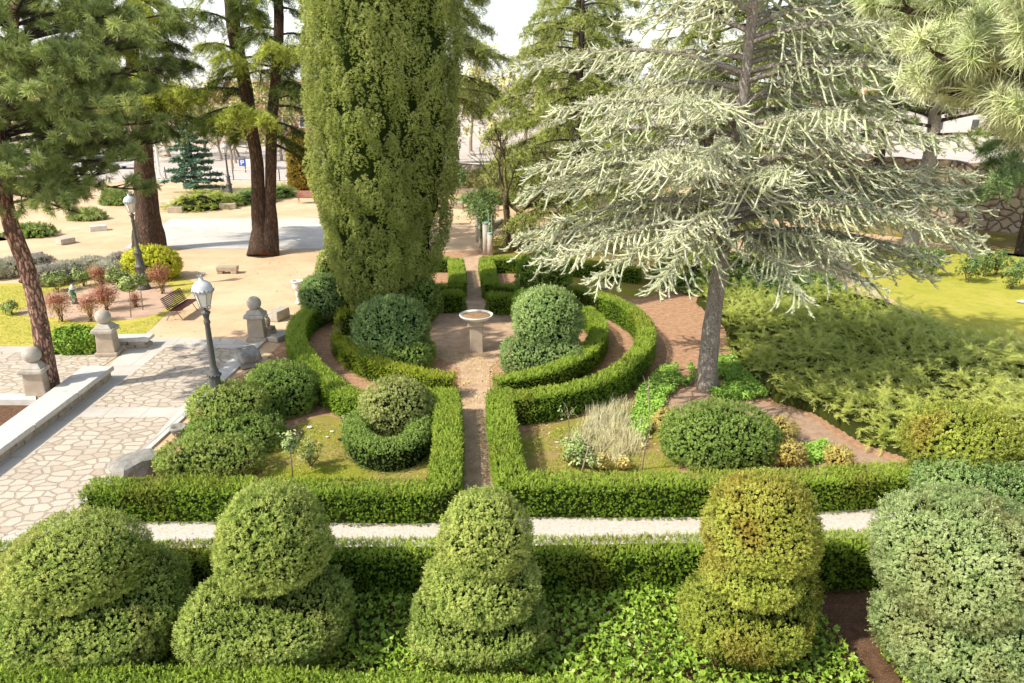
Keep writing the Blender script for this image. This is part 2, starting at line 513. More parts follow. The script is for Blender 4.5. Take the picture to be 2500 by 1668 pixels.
def rot_to(d, r):
    """random frame with z along d"""
    z = norm(np.asarray(d, float)); a = norm(np.cross(z, r.normal(size=3))); b = np.cross(z, a)
    return a, b, z

def leaf(base, d, n, l, w, t0, t1, curl=0.0):
    s = norm(np.cross(d, n))
    m = base + d * l * .5
    V = [base, m + s * w / 2 + n * curl, base + d * l, m - s * w / 2 + n * curl]
    return V, [(0, 1, 2), (0, 2, 3)], [t0, (t0 + t1) / 2, t1, (t0 + t1) / 2]

class T:
    def __init__(s): s.V, s.F, s.t = [], [], []
    def put(s, lf):
        k = len(s.V); s.V += list(lf[0]); s.F += [tuple(i + k for i in f) for f in lf[1]]; s.t += list(lf[2])
        return s
    def tri(s, a, b, c, t):
        k = len(s.V); s.V += [a, b, c]; s.F.append((k, k + 1, k + 2)); s.t += list(t)
    def done(s): return np.array(s.V, float), np.array(s.F), np.array(s.t, float)

def t_box(r, pairs=4):
    t = T()
    for i in range(pairs):
        z = .15 + .75 * i / pairs; a0 = i * 1.57 + r.uniform(-.3, .3)
        for k in (0, PI):
            a = a0 + k
            d = norm(np.array((math.cos(a), math.sin(a), .45 + .5 * z + r.uniform(-.2, .2))))
            n = norm(np.array((-math.cos(a) * .6, -math.sin(a) * .6, 1)))
            t.put(leaf(np.array((0, 0, z)), d, n, r.uniform(.34, .5), r.uniform(.2, .28), z * .5, z, .02))
    t.put(leaf(np.array((0, 0, .85)), norm(np.array((r.uniform(-.3, .3), r.uniform(-.3, .3), 1))), np.array((1., 0, 0)), .35, .2, .8, 1))
    return t.done()

def t_yew(r, k=8):
    t = T(); bend = r.uniform(-.25, .25)
    for i in range(k):
        z = i / k; x = bend * z * z
        for s in (-1, 1):
            l = (.3 - .16 * z) * r.uniform(.8, 1.15)
            a = np.array((x, 0, z)); tip = a + np.array((s * l, r.uniform(-.06, .1), l * r.uniform(.6, 1.0)))
            t.tri(a - np.array((0, 0, .035)), a + np.array((0, 0, .05)), tip, (z * .7, z * .7, z))
    t.tri(np.array((bend * .8 - .05, 0, .85)), np.array((bend * .8 + .05, 0, .85)), np.array((bend, .0, 1.12)), (.8, .8, 1))
    return t.done()

def t_spray(r, k=5, spread=.5, width=.13):
    """flattened feathery spray along z"""
    t = T(); bend = r.uniform(-.15, .15)
    for i in range(k):
        z = .05 + .8 * i / k
        for s in (-1, 1):
            l = (.55 - .38 * z) * r.uniform(.75, 1.2)
            d = norm(np.array((s * spread, r.uniform(-.22, .22) + bend, 1)))
            t.put(leaf(np.array((0, bend * z, z)), d, norm(np.array((r.uniform(-.4, .4), 1, r.uniform(-.2, .2)))), l, width, z * .5, min(1, z + l * .8)))
    t.put(leaf(np.array((0, 0, 0)), np.array((0, bend, 1.)), np.array((0, 1., 0)), 1.0, .1, 0, 1))
    return t.done()

def t_tuft(r, k=8):
    """short needle rosette"""
    t = T()
    for i in range(k):
        a = i / k * 2 * PI + r.uniform(-.3, .3); e = r.uniform(.2, 1.2)
        d = np.array((math.cos(a) * math.cos(e), math.sin(a) * math.cos(e), math.sin(e)))
        s = norm(np.cross(d, r.normal(size=3))) * .11
        l = r.uniform(.7, 1.05)
        t.tri(d * .05 + s, d * .05 - s, d * l, (.3, .3, 1))
    return t.done()

def t_pine(r, k=34, w=.022):
    """brush of long needles round a shoot along z"""
    t = T()
    for i in range(k):
        z = r.uniform(-.25, .3); a = r.uniform(0, 2 * PI); e = np.clip(r.normal(.55, .35), -.2, 1.4)
        d = np.array((math.cos(a) * math.cos(e), math.sin(a) * math.cos(e), math.sin(e)))
        s = norm(np.cross(d, r.normal(size=3))) * w
        l = r.uniform(.65, 1.0); b = np.array((0, 0, z))
        m = b + d * l * .6
        e2 = b + d * l + np.array((0, 0, -.12 * l))
        t.tri(b + s, b - s, m + s * .8, (.1, .1, .6)); t.tri(m + s * .8, b - s, m - s * .8, (.6, .1, .6)); t.tri(m + s * .8, m - s * .8, e2, (.6, .6, 1))
    return t.done()

def t_needle_far(r, k=30, w=.035):
    t = T()
    for i in range(k):
        z = r.uniform(-.25, .3); a = r.uniform(0, 2 * PI); e = np.clip(r.normal(.5, .35), -.2, 1.4)
        d = np.array((math.cos(a) * math.cos(e), math.sin(a) * math.cos(e), math.sin(e))); s = norm(np.cross(d, r.normal(size=3))) * w; b = np.array((0, 0, z))
        t.tri(b + s, b - s, b + d * r.uniform(.65, 1.0), (.1, .1, 1))
    return t.done()

def t_broad(r, k=1, lobed=False, size=1.0):
    t = T()
    for i in range(k):
        if k == 1: o = np.zeros(3); d = np.array((0, .55, .35)); n = norm(np.array((0, -.5, 1.)))
        else:
            a = r.uniform(0, 2 * PI); o = np.array((r.normal() * .3, r.normal() * .3, r.uniform(0, 1.)))
            d = norm(np.array((math.cos(a), math.sin(a), r.uniform(-.3, .7)))); n = norm(np.array((0, 0, 1.)) + r.normal(size=3) * .4)
        d = norm(d); s = norm(np.cross(d, n)); n = np.cross(s, d)
        if lobed: out = [(0, 0), (.42, -.12), (.50, .30), (.30, .38), (.0, 1.0), (-.30, .38), (-.50, .30), (-.42, -.12)]
        else: out = [(0, 0), (.22, .2), (.30, .5), (.0, 1.0), (-.30, .5), (-.22, .2)]
        k0 = len(t.V)
        ctr = o + d * .4 * size
        pts = [o + (d * y + s * x + n * (abs(x) * .35 - y * y * .18)) * size for x, y in out]
        t.V += [ctr] + pts; t.t += [.3] + [.2 + .6 * y for x, y in out]
        m = len(out)
        t.F += [(k0, k0 + 1 + j, k0 + 1 + (j + 1) % m) for j in range(m)]
    return t.done()

def t_grass(r, k=5, spread=.35, w=.035):
    t = T()
    for i in range(k):
        a = r.uniform(0, 2 * PI); b = np.array((r.normal() * .12, r.normal() * .12, 0))
        o = np.array((math.cos(a), math.sin(a), 0)) * spread * r.uniform(.2, 1)
        s = np.array((-math.sin(a), math.cos(a), 0)) * w; h = r.uniform(.6, 1)
        m = b + o * .35 + np.array((0, 0, h * .6)); e = b + o + np.array((0, 0, h * r.uniform(.8, 1)))
        t.tri(b - s, b + s, m + s * .7, (0, 0, .5)); t.tri(b - s, m + s * .7, m - s * .7, (0, .5, .5)); t.tri(m - s * .7, m + s * .7, e, (.5, .5, 1))
    return t.done()

TB = [t_box(rng0, 3) for _ in range(8)]
TY = [t_yew(rng0) for _ in range(6)]
TYS = [t_yew(rng0, 5) for _ in range(6)]
TS = [t_spray(rng0) for _ in range(6)]
TSS = [t_spray(rng0, 3, .55, .2) for _ in range(6)]
TT = [t_tuft(rng0) for _ in range(6)]
TT5 = [t_tuft(rng0, 6) for _ in range(6)]
TP = [t_pine(rng0, 40) for _ in range(6)]
TPF = [t_needle_far(rng0) for _ in range(6)]
TPN = [t_pine(rng0, 52, .014) for _ in range(8)]
TI = [t_broad(rng0, 1, True) for _ in range(4)]
TL = [t_broad(rng0, 7, False, .7) for _ in range(5)]
TG = [t_grass(rng0) for _ in range(6)]
TGT = [t_grass(rng0, 7, .45, .010) for _ in range(6)]

def scatter(geo, tm, pos, dirs, scale, r, var=None, m=0, facing=None, tipamt=1.0, third=None, out=None):
    pos = np.asarray(pos, float).reshape(-1, 3)
    n = len(pos)
    if n == 0: return
    z = norm(np.broadcast_to(dirs, pos.shape))
    x = r.normal(size=(n, 3)) if facing is None else np.broadcast_to(facing, (n, 3)) + r.normal(size=(n, 3)) * .25
    x = norm(np.cross(z, x)); y = np.cross(z, x)
    scale = np.broadcast_to(np.asarray(scale, float), (n,))
    if var is None: var = r.uniform(.15, .85, n)
    var = np.clip(np.broadcast_to(var, (n,)), 0, 1)
    ti = np.broadcast_to(tipamt, (n,))
    th = np.zeros(n) if third is None else np.broadcast_to(third, (n,))
    ou = norm(z * .5 + np.array((0, 0, .5))) if out is None else norm(np.broadcast_to(out, (n, 3)))
    idx = r.integers(0, len(tm), n)
    for k, (V, F, t) in enumerate(tm):
        s = idx == k
        if not s.any(): continue
        M = np.stack([x[s], y[s], z[s]], 1) * scale[s][:, None, None]
        W = np.einsum('vi,nij->nvj', V, M) + pos[s][:, None, :]
        nn = s.sum(); nv = len(V)
        FF = (F[None] + (np.arange(nn) * nv)[:, None, None]).reshape(-1, 3)
        col = np.stack([np.repeat(var[s], nv), (t[None] * ti[s][:, None]).ravel(), np.repeat(th[s], nv)], 1)
        geo.add(W.reshape(-1, 3), FF, col, m, out=np.repeat(ou[s], nv, 0))

def ropes(geo, q, rad, var, tip, r, m=0, sides=5):
    """many short fuzzy shoots at once: q (n,T,3) centre lines, rad (n,T)"""
    n, Tn = q.shape[:2]
    t = norm(np.gradient(q, axis=1)); x = norm(np.cross(t, r.normal(size=(n, 1, 3)))); y = np.cross(t, x)
    a = np.arange(sides) / sides * 2 * PI
    rr = rad[..., None] * r.uniform(.55, 1.5, (n, Tn, sides)); rr[:, -1] *= .3
    V = q[:, :, None] + x[:, :, None] * (np.cos(a) * rr)[..., None] + y[:, :, None] * (np.sin(a) * rr)[..., None]
    F0 = []
    for i in range(Tn - 1):
        for k in range(sides):
            k2 = (k + 1) % sides; A = i * sides
            F0 += [(A + k, A + k2, A + sides + k2), (A + k, A + sides + k2, A + sides + k)]
    F = (np.array(F0)[None] + (np.arange(n) * Tn * sides)[:, None, None]).reshape(-1, 3)
    col = np.stack([np.repeat(np.clip(var, 0, 1).ravel(), sides), np.repeat(np.clip(tip, 0, 1).ravel(), sides), np.zeros(n * Tn * sides)], 1)
    O = x[:, :, None] * np.cos(a)[:, None] + y[:, :, None] * np.sin(a)[:, None] + np.array((0, 0, .4))
    geo.add(V.reshape(-1, 3), F, col, m, out=norm(O).reshape(-1, 3))

# ------------------------------------------------------------------ clipped blobs (box topiary)
def blob_points(b, n, r, depth=.12, lump=.05, lfreq=3.2, seed=0, sharp=1.0):
    """b = (centre, (rx, ry, rz), power) -> surface samples with outward normals"""
    c, rad, pw = np.asarray(b[0], float), np.asarray(b[1], float), b[2]
    d = norm(r.normal(size=(n, 3)))
    k = (np.abs(d) ** pw).sum(1) ** (-1 / pw)
    s = d * k[:, None]
    if len(b) > 3: s[:, 2] = np.where(s[:, 2] < 0, s[:, 2] * b[3], s[:, 2])
    nrm = norm(np.sign(s) * np.abs(s) ** (pw - 1) / rad)
    p = c + s * rad
    off = fbm(p, lfreq, seed) * lump + vnoise(p, lfreq * 3.2, seed + 3) * lump * .6
    gap = vnoise(p, 7.5 / max(.6, min(1.6, rad.mean())) , seed + 31) + .6 * vnoise(p, 14, seed + 37)
    deep = depth * r.random(n) ** 1.6 + np.clip(-gap - .15, 0, .6) * .22 * (lump > .035)
    p = p + nrm * (off - deep)[:, None]
    return p, nrm, off / max(lump, 1e-6) + np.clip(gap, -.8, .5) * .5

def inside(p, b, f=.93):
    c, rad, pw = np.asarray(b[0], float), np.asarray(b[1], float), b[2]
    q = (p - c) / (rad * f)
    if len(b) > 3: q[:, 2] = np.where(q[:, 2] < 0, q[:, 2] / b[3], q[:, 2])
    return (np.abs(q) ** pw).sum(1) < 1

def blob_plant(geo, blobs, r, dens=600, size=.085, tm=None, depth=.12, lump=.05, lfreq=3.2, seed=0, up=.45, wild=.45, core=True, bias=None, tops=None, m=0, mc=1):
    """foliage shell plus a dark light-blocking core for a set of overlapping blobs; bias: per blob shift of the tint"""
    tm = tm or TB
    for i, b in enumerate(blobs):
        rx, ry, rz = b[1]
        area = 4 * PI * (((rx * ry) ** 1.6 + (rx * rz) ** 1.6 + (ry * rz) ** 1.6) / 3) ** (1 / 1.6)
        p, nr, off = blob_points(b, int(area * dens), r, depth, lump, lfreq, seed + i)
        ok = (p[:, 2] > .03) & ((nr[:, 1] < .45) | (r.random(len(p)) < .4))
        for j, o in enumerate(blobs):
            if j != i: ok &= ~inside(p, o)
        p, nr, off = p[ok], nr[ok], off[ok]
        d = nr * .9 + np.array((0, 0, up)) + r.normal(size=p.shape) * wild
        va = .45 + off * .22 + r.normal(size=len(p)) * .16 + (0 if bias is None else bias[i])  # tint darkens hollows and lightens lumps, shade put into leaf colour
        scatter(geo, tm, p, d, size * r.uniform(.7, 1.3, len(p)), r, va, m, tipamt=np.clip(.35 + off * .35 + r.uniform(-.3, .4, len(p)), 0, 1), out=nr + r.normal(size=p.shape) * .22)
        ns = int(area * 14)
        if ns and len(p) > 10 and lump > .035:      # stray shoots since the last clipping
            ix = r.integers(0, len(p), ns)
            scatter(geo, tm, p[ix] + nr[ix] * r.uniform(.02, .09, ns)[:, None], nr[ix] * .7 + np.array((0, 0, .6)) + r.normal(size=(ns, 3)) * .3, size * 1.15, r, va[ix] + .1, m, tipamt=.9, out=nr[ix])
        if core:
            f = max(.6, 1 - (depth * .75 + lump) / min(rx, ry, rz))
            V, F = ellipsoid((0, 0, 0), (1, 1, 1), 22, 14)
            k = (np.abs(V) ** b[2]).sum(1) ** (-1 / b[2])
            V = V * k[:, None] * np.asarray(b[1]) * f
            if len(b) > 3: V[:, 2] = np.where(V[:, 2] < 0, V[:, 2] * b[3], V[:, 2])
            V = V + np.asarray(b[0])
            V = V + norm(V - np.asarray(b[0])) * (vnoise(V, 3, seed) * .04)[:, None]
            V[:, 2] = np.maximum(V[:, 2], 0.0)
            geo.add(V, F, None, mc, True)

# ------------------------------------------------------------------ clipped hedges swept along a line
def hedge_geo(geo, line, w, h, r, dens=650, size=.1, tm=None, seed=0, side=.75, ends=True, bias=0.0, top_tip=1.0, m=0, mc=1, rnd=.045, shoots=True, ragged=.05, leafy=True):
    tm = tm or TY
    line = np.asarray(line, float)
    seg = np.linalg.norm(np.diff(line, axis=0), axis=1); cum = np.concatenate([[0], np.cumsum(seg)]); tot = cum[-1]
    tang = norm(np.gradient(line, axis=0)); nor = np.stack([tang[:, 1], -tang[:, 0], tang[:, 2] * 0], 1)
    def at(s):
        p = np.stack([np.interp(s, cum, line[:, k]) for k in range(3)], 1)
        n = norm(np.stack([np.interp(s, cum, nor[:, k]) for k in range(3)], 1))
        return p, n
    parts = [('top', w), ('a', h * side), ('b', h * side)]
    for nm, ww in parts:
        k = int(tot * (w if nm == 'top' else h) * dens * (1.7 if nm == 'top' else side))
        if k <= 0: continue
        s = r.uniform(0, tot, k); p, n = at(s)
        if nm == 'top':
            x = r.uniform(-.5, .5, k) * w
            q = p + n * x[:, None]
            edge = np.clip((np.abs(x) - (w / 2 - rnd * 1.6)) / (rnd * 1.6), 0, 1)
            q[:, 2] += h - edge ** 2 * rnd
            bump = fbm(q, 1.1, seed) * ragged * 1.2 + vnoise(q, 7, seed + 5) * .025
            q[:, 2] += bump - .08 * r.random(k) ** 2
            d = np.array((0, 0, 1.)) + n * (np.sign(x) * edge * .5)[:, None] + r.normal(size=(k, 3)) * .38
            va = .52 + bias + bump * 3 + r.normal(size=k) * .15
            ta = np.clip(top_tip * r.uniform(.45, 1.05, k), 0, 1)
        else:
            sg = 1 if nm == 'a' else -1
            zz = h * (1 - r.random(k) ** 1.1) * .97
            q = p + n * (sg * w / 2)
            q[:, 2] += zz
            off = fbm(q, 2.2, seed + 9) * .04 + vnoise(q, 8, seed + 2) * .03 - .09 * r.random(k) ** 1.5
            q = q + n * (sg * off)[:, None]
            d = n * sg * .75 + np.array((0, 0, .55)) + r.normal(size=(k, 3)) * .45
            va = .22 + bias + off * 2.2 + r.normal(size=k) * .16 + .12 * (zz / h)  # sides tinted darker than the top, shade put into colour
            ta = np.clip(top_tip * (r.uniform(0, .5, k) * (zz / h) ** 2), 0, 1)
        dead = fbm(q, .9, seed + 21); va = va + np.clip(dead, -.5, .4) * .28
        if nm == 'top':
            hf = r.random(k) < .7
            oo = np.array((0, 0, 1.)) + n * (np.sign(x) * edge * .6)[:, None] + r.normal(size=(k, 3)) * .25
            scatter(geo, tm, q[hf], d[hf], (size * r.uniform(.55, 1.35, k))[hf], r, va[hf], m, tipamt=ta[hf], out=oo[hf]); scatter(geo, TB, q[~hf], d[~hf] + r.normal(size=((~hf).sum(), 3)) * .5, size * .8, r, va[~hf], m, tipamt=ta[~hf], out=oo[~hf])
        else:
            scatter(geo, TB if leafy else tm, q, d, size * (.8 if leafy else 1) * r.uniform(.6, 1.3, k), r, va, m, tipamt=ta, out=n * sg + np.array((0, 0, .25)) + r.normal(size=(k, 3)) * .25)
    if ends:
        for s0, sg in ((0.0, -1), (tot, 1)):
            k = int(w * h * dens)
            p, n = at(np.full(k, s0)); tg = np.stack([-n[:, 1], n[:, 0], n[:, 2] * 0], 1)
            x = r.uniform(-.5, .5, k) * w; zz = h * r.uniform(.03, .98, k)
            q = p + n * x[:, None]; q[:, 2] += zz
            e = tang[0] if sg < 0 else tang[-1]
            off = fbm(q, 2.2, seed + 4) * .05 - .09 * r.random(k) ** 1.5 + .03
            q = q + e * sg * off[:, None]
            d = e * sg * .75 + np.array((0, 0, .55)) + r.normal(size=(k, 3)) * .45
            scatter(geo, tm, q, d, size * r.uniform(.7, 1.3, k), r, .3 + bias + r.normal(size=k) * .16, m, tipamt=np.clip(top_tip * r.uniform(0, .5, k), 0, 1), out=e * sg + np.array((0, 0, .25)) + r.normal(size=(k, 3)) * .25)
    # dark solid core that blocks light
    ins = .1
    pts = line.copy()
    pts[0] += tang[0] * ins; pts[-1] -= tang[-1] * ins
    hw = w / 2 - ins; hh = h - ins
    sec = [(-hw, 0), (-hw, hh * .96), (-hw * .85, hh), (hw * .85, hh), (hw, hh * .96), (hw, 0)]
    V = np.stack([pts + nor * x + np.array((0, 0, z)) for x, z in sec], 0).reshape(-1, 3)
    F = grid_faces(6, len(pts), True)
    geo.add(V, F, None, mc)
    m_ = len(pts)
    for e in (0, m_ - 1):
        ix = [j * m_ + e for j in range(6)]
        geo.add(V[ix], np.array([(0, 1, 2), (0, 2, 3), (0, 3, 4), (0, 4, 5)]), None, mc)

# ------------------------------------------------------------------ plumed spreading juniper
def juniper(geo, bases, r, length=.7, hgt=None, tm=None, size=.2, per=14, elev=(.25, .8), lean=None, var=None, m=0):
    n = len(bases)
    az = r.uniform(0, 2 * PI, n)
    el = r.uniform(elev[0], elev[1], n)
    d = np.stack([np.cos(az) * np.cos(el), np.sin(az) * np.cos(el), np.sin(el)], 1)
    if lean is not None: d = norm(d + np.asarray(lean))
    ln = length * r.uniform(.6, 1.25, n)
    t = np.linspace(.12, 1.0, per)
    p = bases[:, None] + d[:, None] * (ln[:, None] * t)[..., None]
    p[..., 2] -= (.28 * ln[:, None] * t ** 2)
    tg = d[:, None] * np.ones((1, per, 1)); tg[..., 2] -= (.5 * t)[None]
    side = norm(np.cross(d, (0, 0, 1.)))
    sg = np.where(np.arange(per) % 2 == 0, 1, -1)
    dd = tg + side[:, None] * (sg[None, :] * (.75 - .55 * t)[None])[..., None] + r.normal(size=p.shape) * .22
    v0 = (r.normal(.5, .15, n) if var is None else var)
    va = v0[:, None] + (t - .6)[None] * .35 + r.normal(size=(n, per)) * .08
    sc = size * (1.25 - .6 * t)[None] * r.uniform(.8, 1.2, (n, per))
    scatter(geo, tm or TS, p.reshape(-1, 3), dd.reshape(-1, 3), sc.ravel(), r, va.ravel(), m,
            facing=np.array((0, 0, 1.)), tipamt=np.clip(np.broadcast_to(t, (n, per)).ravel() ** 1.5 * r.uniform(.4, 1.1, n * per), 0, 1))

# ------------------------------------------------------------------ conifers with whorled arching branches
def branch_path(start, az, Ln, e0, e1, up, r, n=14, wander=.25):
    s = np.linspace(0, 1, n)
    el = e0 + (e1 - e0) * s ** 1.1 + up * s ** 5
    a = az + np.cumsum(r.normal(size=n) * wander / n)
    st = Ln / (n - 1)
    d = np.stack([np.cos(a) * np.cos(el), np.sin(a) * np.cos(el), np.sin(el)], 1)
    p = np.asarray(start) + np.concatenate([[np.zeros(3)], np.cumsum(d[:-1] * st, axis=0)])
    return p, d

def dress_branch(limb, fol, path, dirs, Ln, r, spacing=.18, sublen=(.35, 1.0), subang=(45, 80), droop=(.15, .7), upturn=.35, tuft=.055, tsp=.05, tm=None, twig=True, from_s=.15, v0=.5, rad=.05, m=0, hang=1.0, tipbase=.6, sides=5, ntw=6, strand=0, comb=False, mainrep=2):
    n = len(path); s_ax = np.linspace(0, 1, n)
    k = max(4, int(Ln * (1 - from_s) / spacing) * 2)
    s = np.sort(r.uniform(from_s, 1.0, k)) if not comb else from_s + (1 - from_s) * (np.arange(k) + r.uniform(0, .7, k)) / k
    p0 = np.stack([np.interp(s, s_ax, path[:, j]) for j in range(3)], 1)
    bd = norm(np.stack([np.interp(s, s_ax, dirs[:, j]) for j in range(3)], 1))
    hz = norm(bd * np.array((1, 1, 0)) + 1e-6)
    ang = np.radians(r.uniform(*subang, k)) * (np.where(r.random(k) < .5, 1, -1) if not comb else np.where(np.arange(k) % 2 == 0, 1, -1)) * (1 - .45 * s)
    ca, sa = np.cos(ang), np.sin(ang)
    hd = np.stack([hz[:, 0] * ca - hz[:, 1] * sa, hz[:, 0] * sa + hz[:, 1] * ca, np.zeros(k)], 1)
    ln = (sublen[0] + (sublen[1] - sublen[0]) * (1 - s) ** .7 * np.minimum(1, (s + .1) * 3)) * r.uniform(.6, 1.25, k) * min(1.0, .45 + Ln / 6)
    dr = r.uniform(*droop, k) * hang
    def curve(t):
        # t (T,) -> (k,T,3)
        q = p0[:, None] + hd[:, None] * (ln[:, None] * (t - .18 * dr[:, None] * t ** 2))[..., None]
        q[..., 2] += ln[:, None] * (-dr[:, None] * (t + .5 * t ** 2) * .75 + upturn * t ** 4 * .6)
        return q
    # wood
    limb.add(*tube(path, np.linspace(rad, rad * .15, n), sides, cap=False), m=0, smooth=True)
    T5 = np.linspace(0, 1, 5); cv = curve(T5)
    for i in range(0, k):
        if ln[i] > .3: limb.add(*tube(cv[i], np.linspace(.012 + .01 * ln[i], .003, 5), 3, cap=False), m=0)
    if comb:
        Tr = np.linspace(0, 1, 9); qr = curve(Tr)
        ropes(fol, qr, tuft * .44 * (1 - .5 * Tr)[None] * np.ones((k, 1)), (v0 + r.normal(size=k) * .16)[:, None] + (Tr - .5)[None] * .25 + r.normal(size=(k, 9)) * .06, tipbase * (.25 + .8 * Tr)[None] * np.ones((k, 1)), r, m)
    # tufts on sub-branches
    nt = max(4, int(np.mean(ln) / tsp))
    t = np.linspace(.08, 1, nt); q = curve(t)
    tg = np.gradient(q, axis=1); tg = norm(tg)
    qq = q.reshape(-1, 3); tt = np.repeat(t[None], k, 0).ravel()
    rd = norm(r.normal(size=qq.shape) + np.array((0, 0, .35)))
    vv = np.repeat(v0 + r.normal(size=k) * .12, nt) + r.normal(size=len(qq)) * .12
    scatter(fol, tm or TT, qq + r.normal(size=qq.shape) * tuft * (.15 if comb else .35), tg.reshape(-1, 3) * .45 + rd, tuft * r.uniform(.75, 1.25, len(qq)), r, vv, m, tipamt=np.clip(tipbase * (.35 + .75 * tt), 0, 1))
    # along the branch itself
    nb = int(Ln / tsp)
    sb = np.linspace(from_s, 1, nb); pb = np.stack([np.interp(sb, s_ax, path[:, j]) for j in range(3)], 1); db = np.stack([np.interp(sb, s_ax, dirs[:, j]) for j in range(3)], 1)
    for rep in range(mainrep):
        rd = norm(r.normal(size=pb.shape) + np.array((0, 0, .5)))
        scatter(fol, tm or TT, pb + r.normal(size=pb.shape) * (tuft * .4 + rad * .5), db * .4 + rd, tuft * r.uniform(.8, 1.3, nb), r, v0 + r.normal(size=nb) * .15, m, tipamt=np.clip(tipbase * (.2 + sb), 0, 1))
    if strand:
        tw = strand
        j = np.repeat(np.arange(k), tw); tj = r.uniform(.06, .97, len(j)); sel = ln[j] > .2; j, tj = j[sel], tj[sel]
        a = p0[j] + hd[j] * (ln[j] * (tj - .18 * dr[j] * tj ** 2))[:, None]
        a[:, 2] += ln[j] * (-dr[j] * (tj + .5 * tj ** 2) * .75 + upturn * tj ** 4 * .6)
        sd = np.where(r.random(len(j)) < .5, 1, -1); per = np.stack([-hd[j, 1], hd[j, 0], np.zeros(len(j))], 1)
        dw = norm(hd[j] * r.uniform(.4, 1.0, len(j))[:, None] + per * (sd * r.uniform(.1, .7, len(j)))[:, None] + np.array((0, 0, -1.)) * (r.uniform(.1, 1.7, len(j)) * hang)[:, None])
        lw = (.16 + .34 * ln[j] * (1.1 - .7 * tj)) * r.uniform(.5, 1.35, len(j))
        nt = 11; t = np.linspace(.04, 1, nt)
        q = a[:, None] + dw[:, None] * (lw[:, None] * t)[..., None] + hd[j][:, None] * (lw[:, None] * .3 * t ** 2)[..., None]
        q[..., 2] += lw[:, None] * upturn * .55 * t ** 2.5
        qs = q[:, ::2]; ts = t[::2]
        ropes(fol, qs, tuft * .36 * (1 - .45 * ts)[None] * np.ones((len(j), 1)), (v0 + r.normal(size=len(j)) * .18)[:, None] + (ts - .5)[None] * .2, tipbase * (.3 + .7 * ts)[None] * np.ones((len(j), 1)), r, m, 4)
        q = q[:, 1::2]; t = t[1::2]; nt = len(t)
        qq = q.reshape(-1, 3); tt = np.repeat(t[None], len(j), 0).ravel(); rd = norm(r.normal(size=qq.shape) + np.array((0, 0, .3)))
        vs = np.repeat(v0 + r.normal(size=len(j)) * .17, nt) + r.normal(size=len(qq)) * .08 + (tt - .5) * .2
        scatter(fol, tm or TT, qq + r.normal(size=qq.shape) * tuft * .15, np.repeat(dw, nt, 0) * .6 + rd, tuft * (1.1 - .35 * tt) * r.uniform(.8, 1.2, len(qq)), r, vs, m, tipamt=np.clip(tipbase * (.3 + .8 * tt), 0, 1))
    elif twig:
        j = np.repeat(np.arange(k), ntw); tj = r.uniform(.1, .95, len(j)); sel = ln[j] > .22
        j, tj = j[sel], tj[sel]
        if len(j):
            a = np.stack([curve(np.array([x]))[i, 0] for i, x in zip(j, tj)]) if len(j) < 40 else None
            if a is None:
                a = p0[j] + hd[j] * (ln[j] * (tj - .18 * dr[j] * tj ** 2))[:, None]
                a[:, 2] += ln[j] * (-dr[j] * (tj + .5 * tj ** 2) * .75 + upturn * tj ** 4 * .6)
            sd = np.where(r.random(len(j)) < .5, 1, -1)
            per = np.stack([-hd[j, 1], hd[j, 0], np.zeros(len(j))], 1)
            dw = norm(hd[j] * .7 + per * (sd * r.uniform(.3, .9, len(j)))[:, None] + np.array((0, 0, -1.)) * (r.uniform(.1, 1.0, len(j)) * hang)[:, None])
            lw = ln[j] * r.uniform(.2, .42, len(j)) * (1.1 - .6 * tj)
            nt = 5
            t = np.linspace(.15, 1, nt)
            q = a[:, None] + dw[:, None] * (lw[:, None] * t)[..., None]
            q[..., 2] += lw[:, None] * upturn * .5 * t ** 3
            qq = q.reshape(-1, 3); rd = norm(r.normal(size=qq.shape) + np.array((0, 0, .3)))
            scatter(fol, tm or TT, qq, np.repeat(dw, nt, 0) * .5 + rd, tuft * r.uniform(.7, 1.2, len(qq)), r, v0 + r.normal(size=len(qq)) * .15, m, tipamt=np.clip(tipbase * r.uniform(.3, 1, len(qq)), 0, 1))

def pine_branch(limb, fol, path, dirs, Ln, r, nsub=8, sublen=.9, tuft=.26, tm=None, v0=.5, rad=.05, per=5, from_s=.3, m=0, tipamt=.6, spread=1.0):
    n = len(path); s_ax = np.linspace(0, 1, n)
    limb.add(*tube(path, np.linspace(rad, rad * .3, n), 6, cap=False), smooth=True)
    subs = [(path[-1], dirs[-1], sublen * .5)]
    for s in np.sort(r.uniform(from_s, 1, nsub)):
        p = np.array([np.interp(s, s_ax, path[:, j]) for j in range(3)]); b = np.array([np.interp(s, s_ax, dirs[:, j]) for j in range(3)])
        side = norm(np.cross(b, (0, 0, 1.))) * (1 if r.random() < .5 else -1)
        d = norm(b * .8 + side * r.uniform(.3, 1.1) * spread + np.array((0, 0, r.uniform(-.25, .5))))
        subs.append((p, d, sublen * r.uniform(.5, 1.2) * (1.15 - .5 * s)))
    pos, dd, sc, vv = [], [], [], []
    for p, d, l in subs:
        t = np.linspace(0, 1, 5); bend = r.normal(size=3) * .12 + np.array((0, 0, .1))
        cv = p + d * (l * t)[:, None] + bend * (l * t[:, None] ** 2)
        limb.add(*tube(cv, np.linspace(rad * .35, .006, 5), 4, cap=False))
        v = v0 + r.normal() * .13
        for k in range(per):
            tt = 1 - (k / per) ** 1.2 * .75
            q = p + d * l * tt + bend * l * tt ** 2
            e = norm(d + bend * 2 + r.normal(size=3) * (.45 if k else .1) + np.array((0, 0, .2)))
            off = 0 if k == 0 else r.uniform(.3, 1.1) * tuft * .7
            pos.append(q + e * off); dd.append(e); sc.append(tuft * r.uniform(.75, 1.15)); vv.append(v + r.normal() * .12)
    scatter(fol, tm or TP, np.array(pos), np.array(dd), np.array(sc), r, np.array(vv), m, tipamt=tipamt)

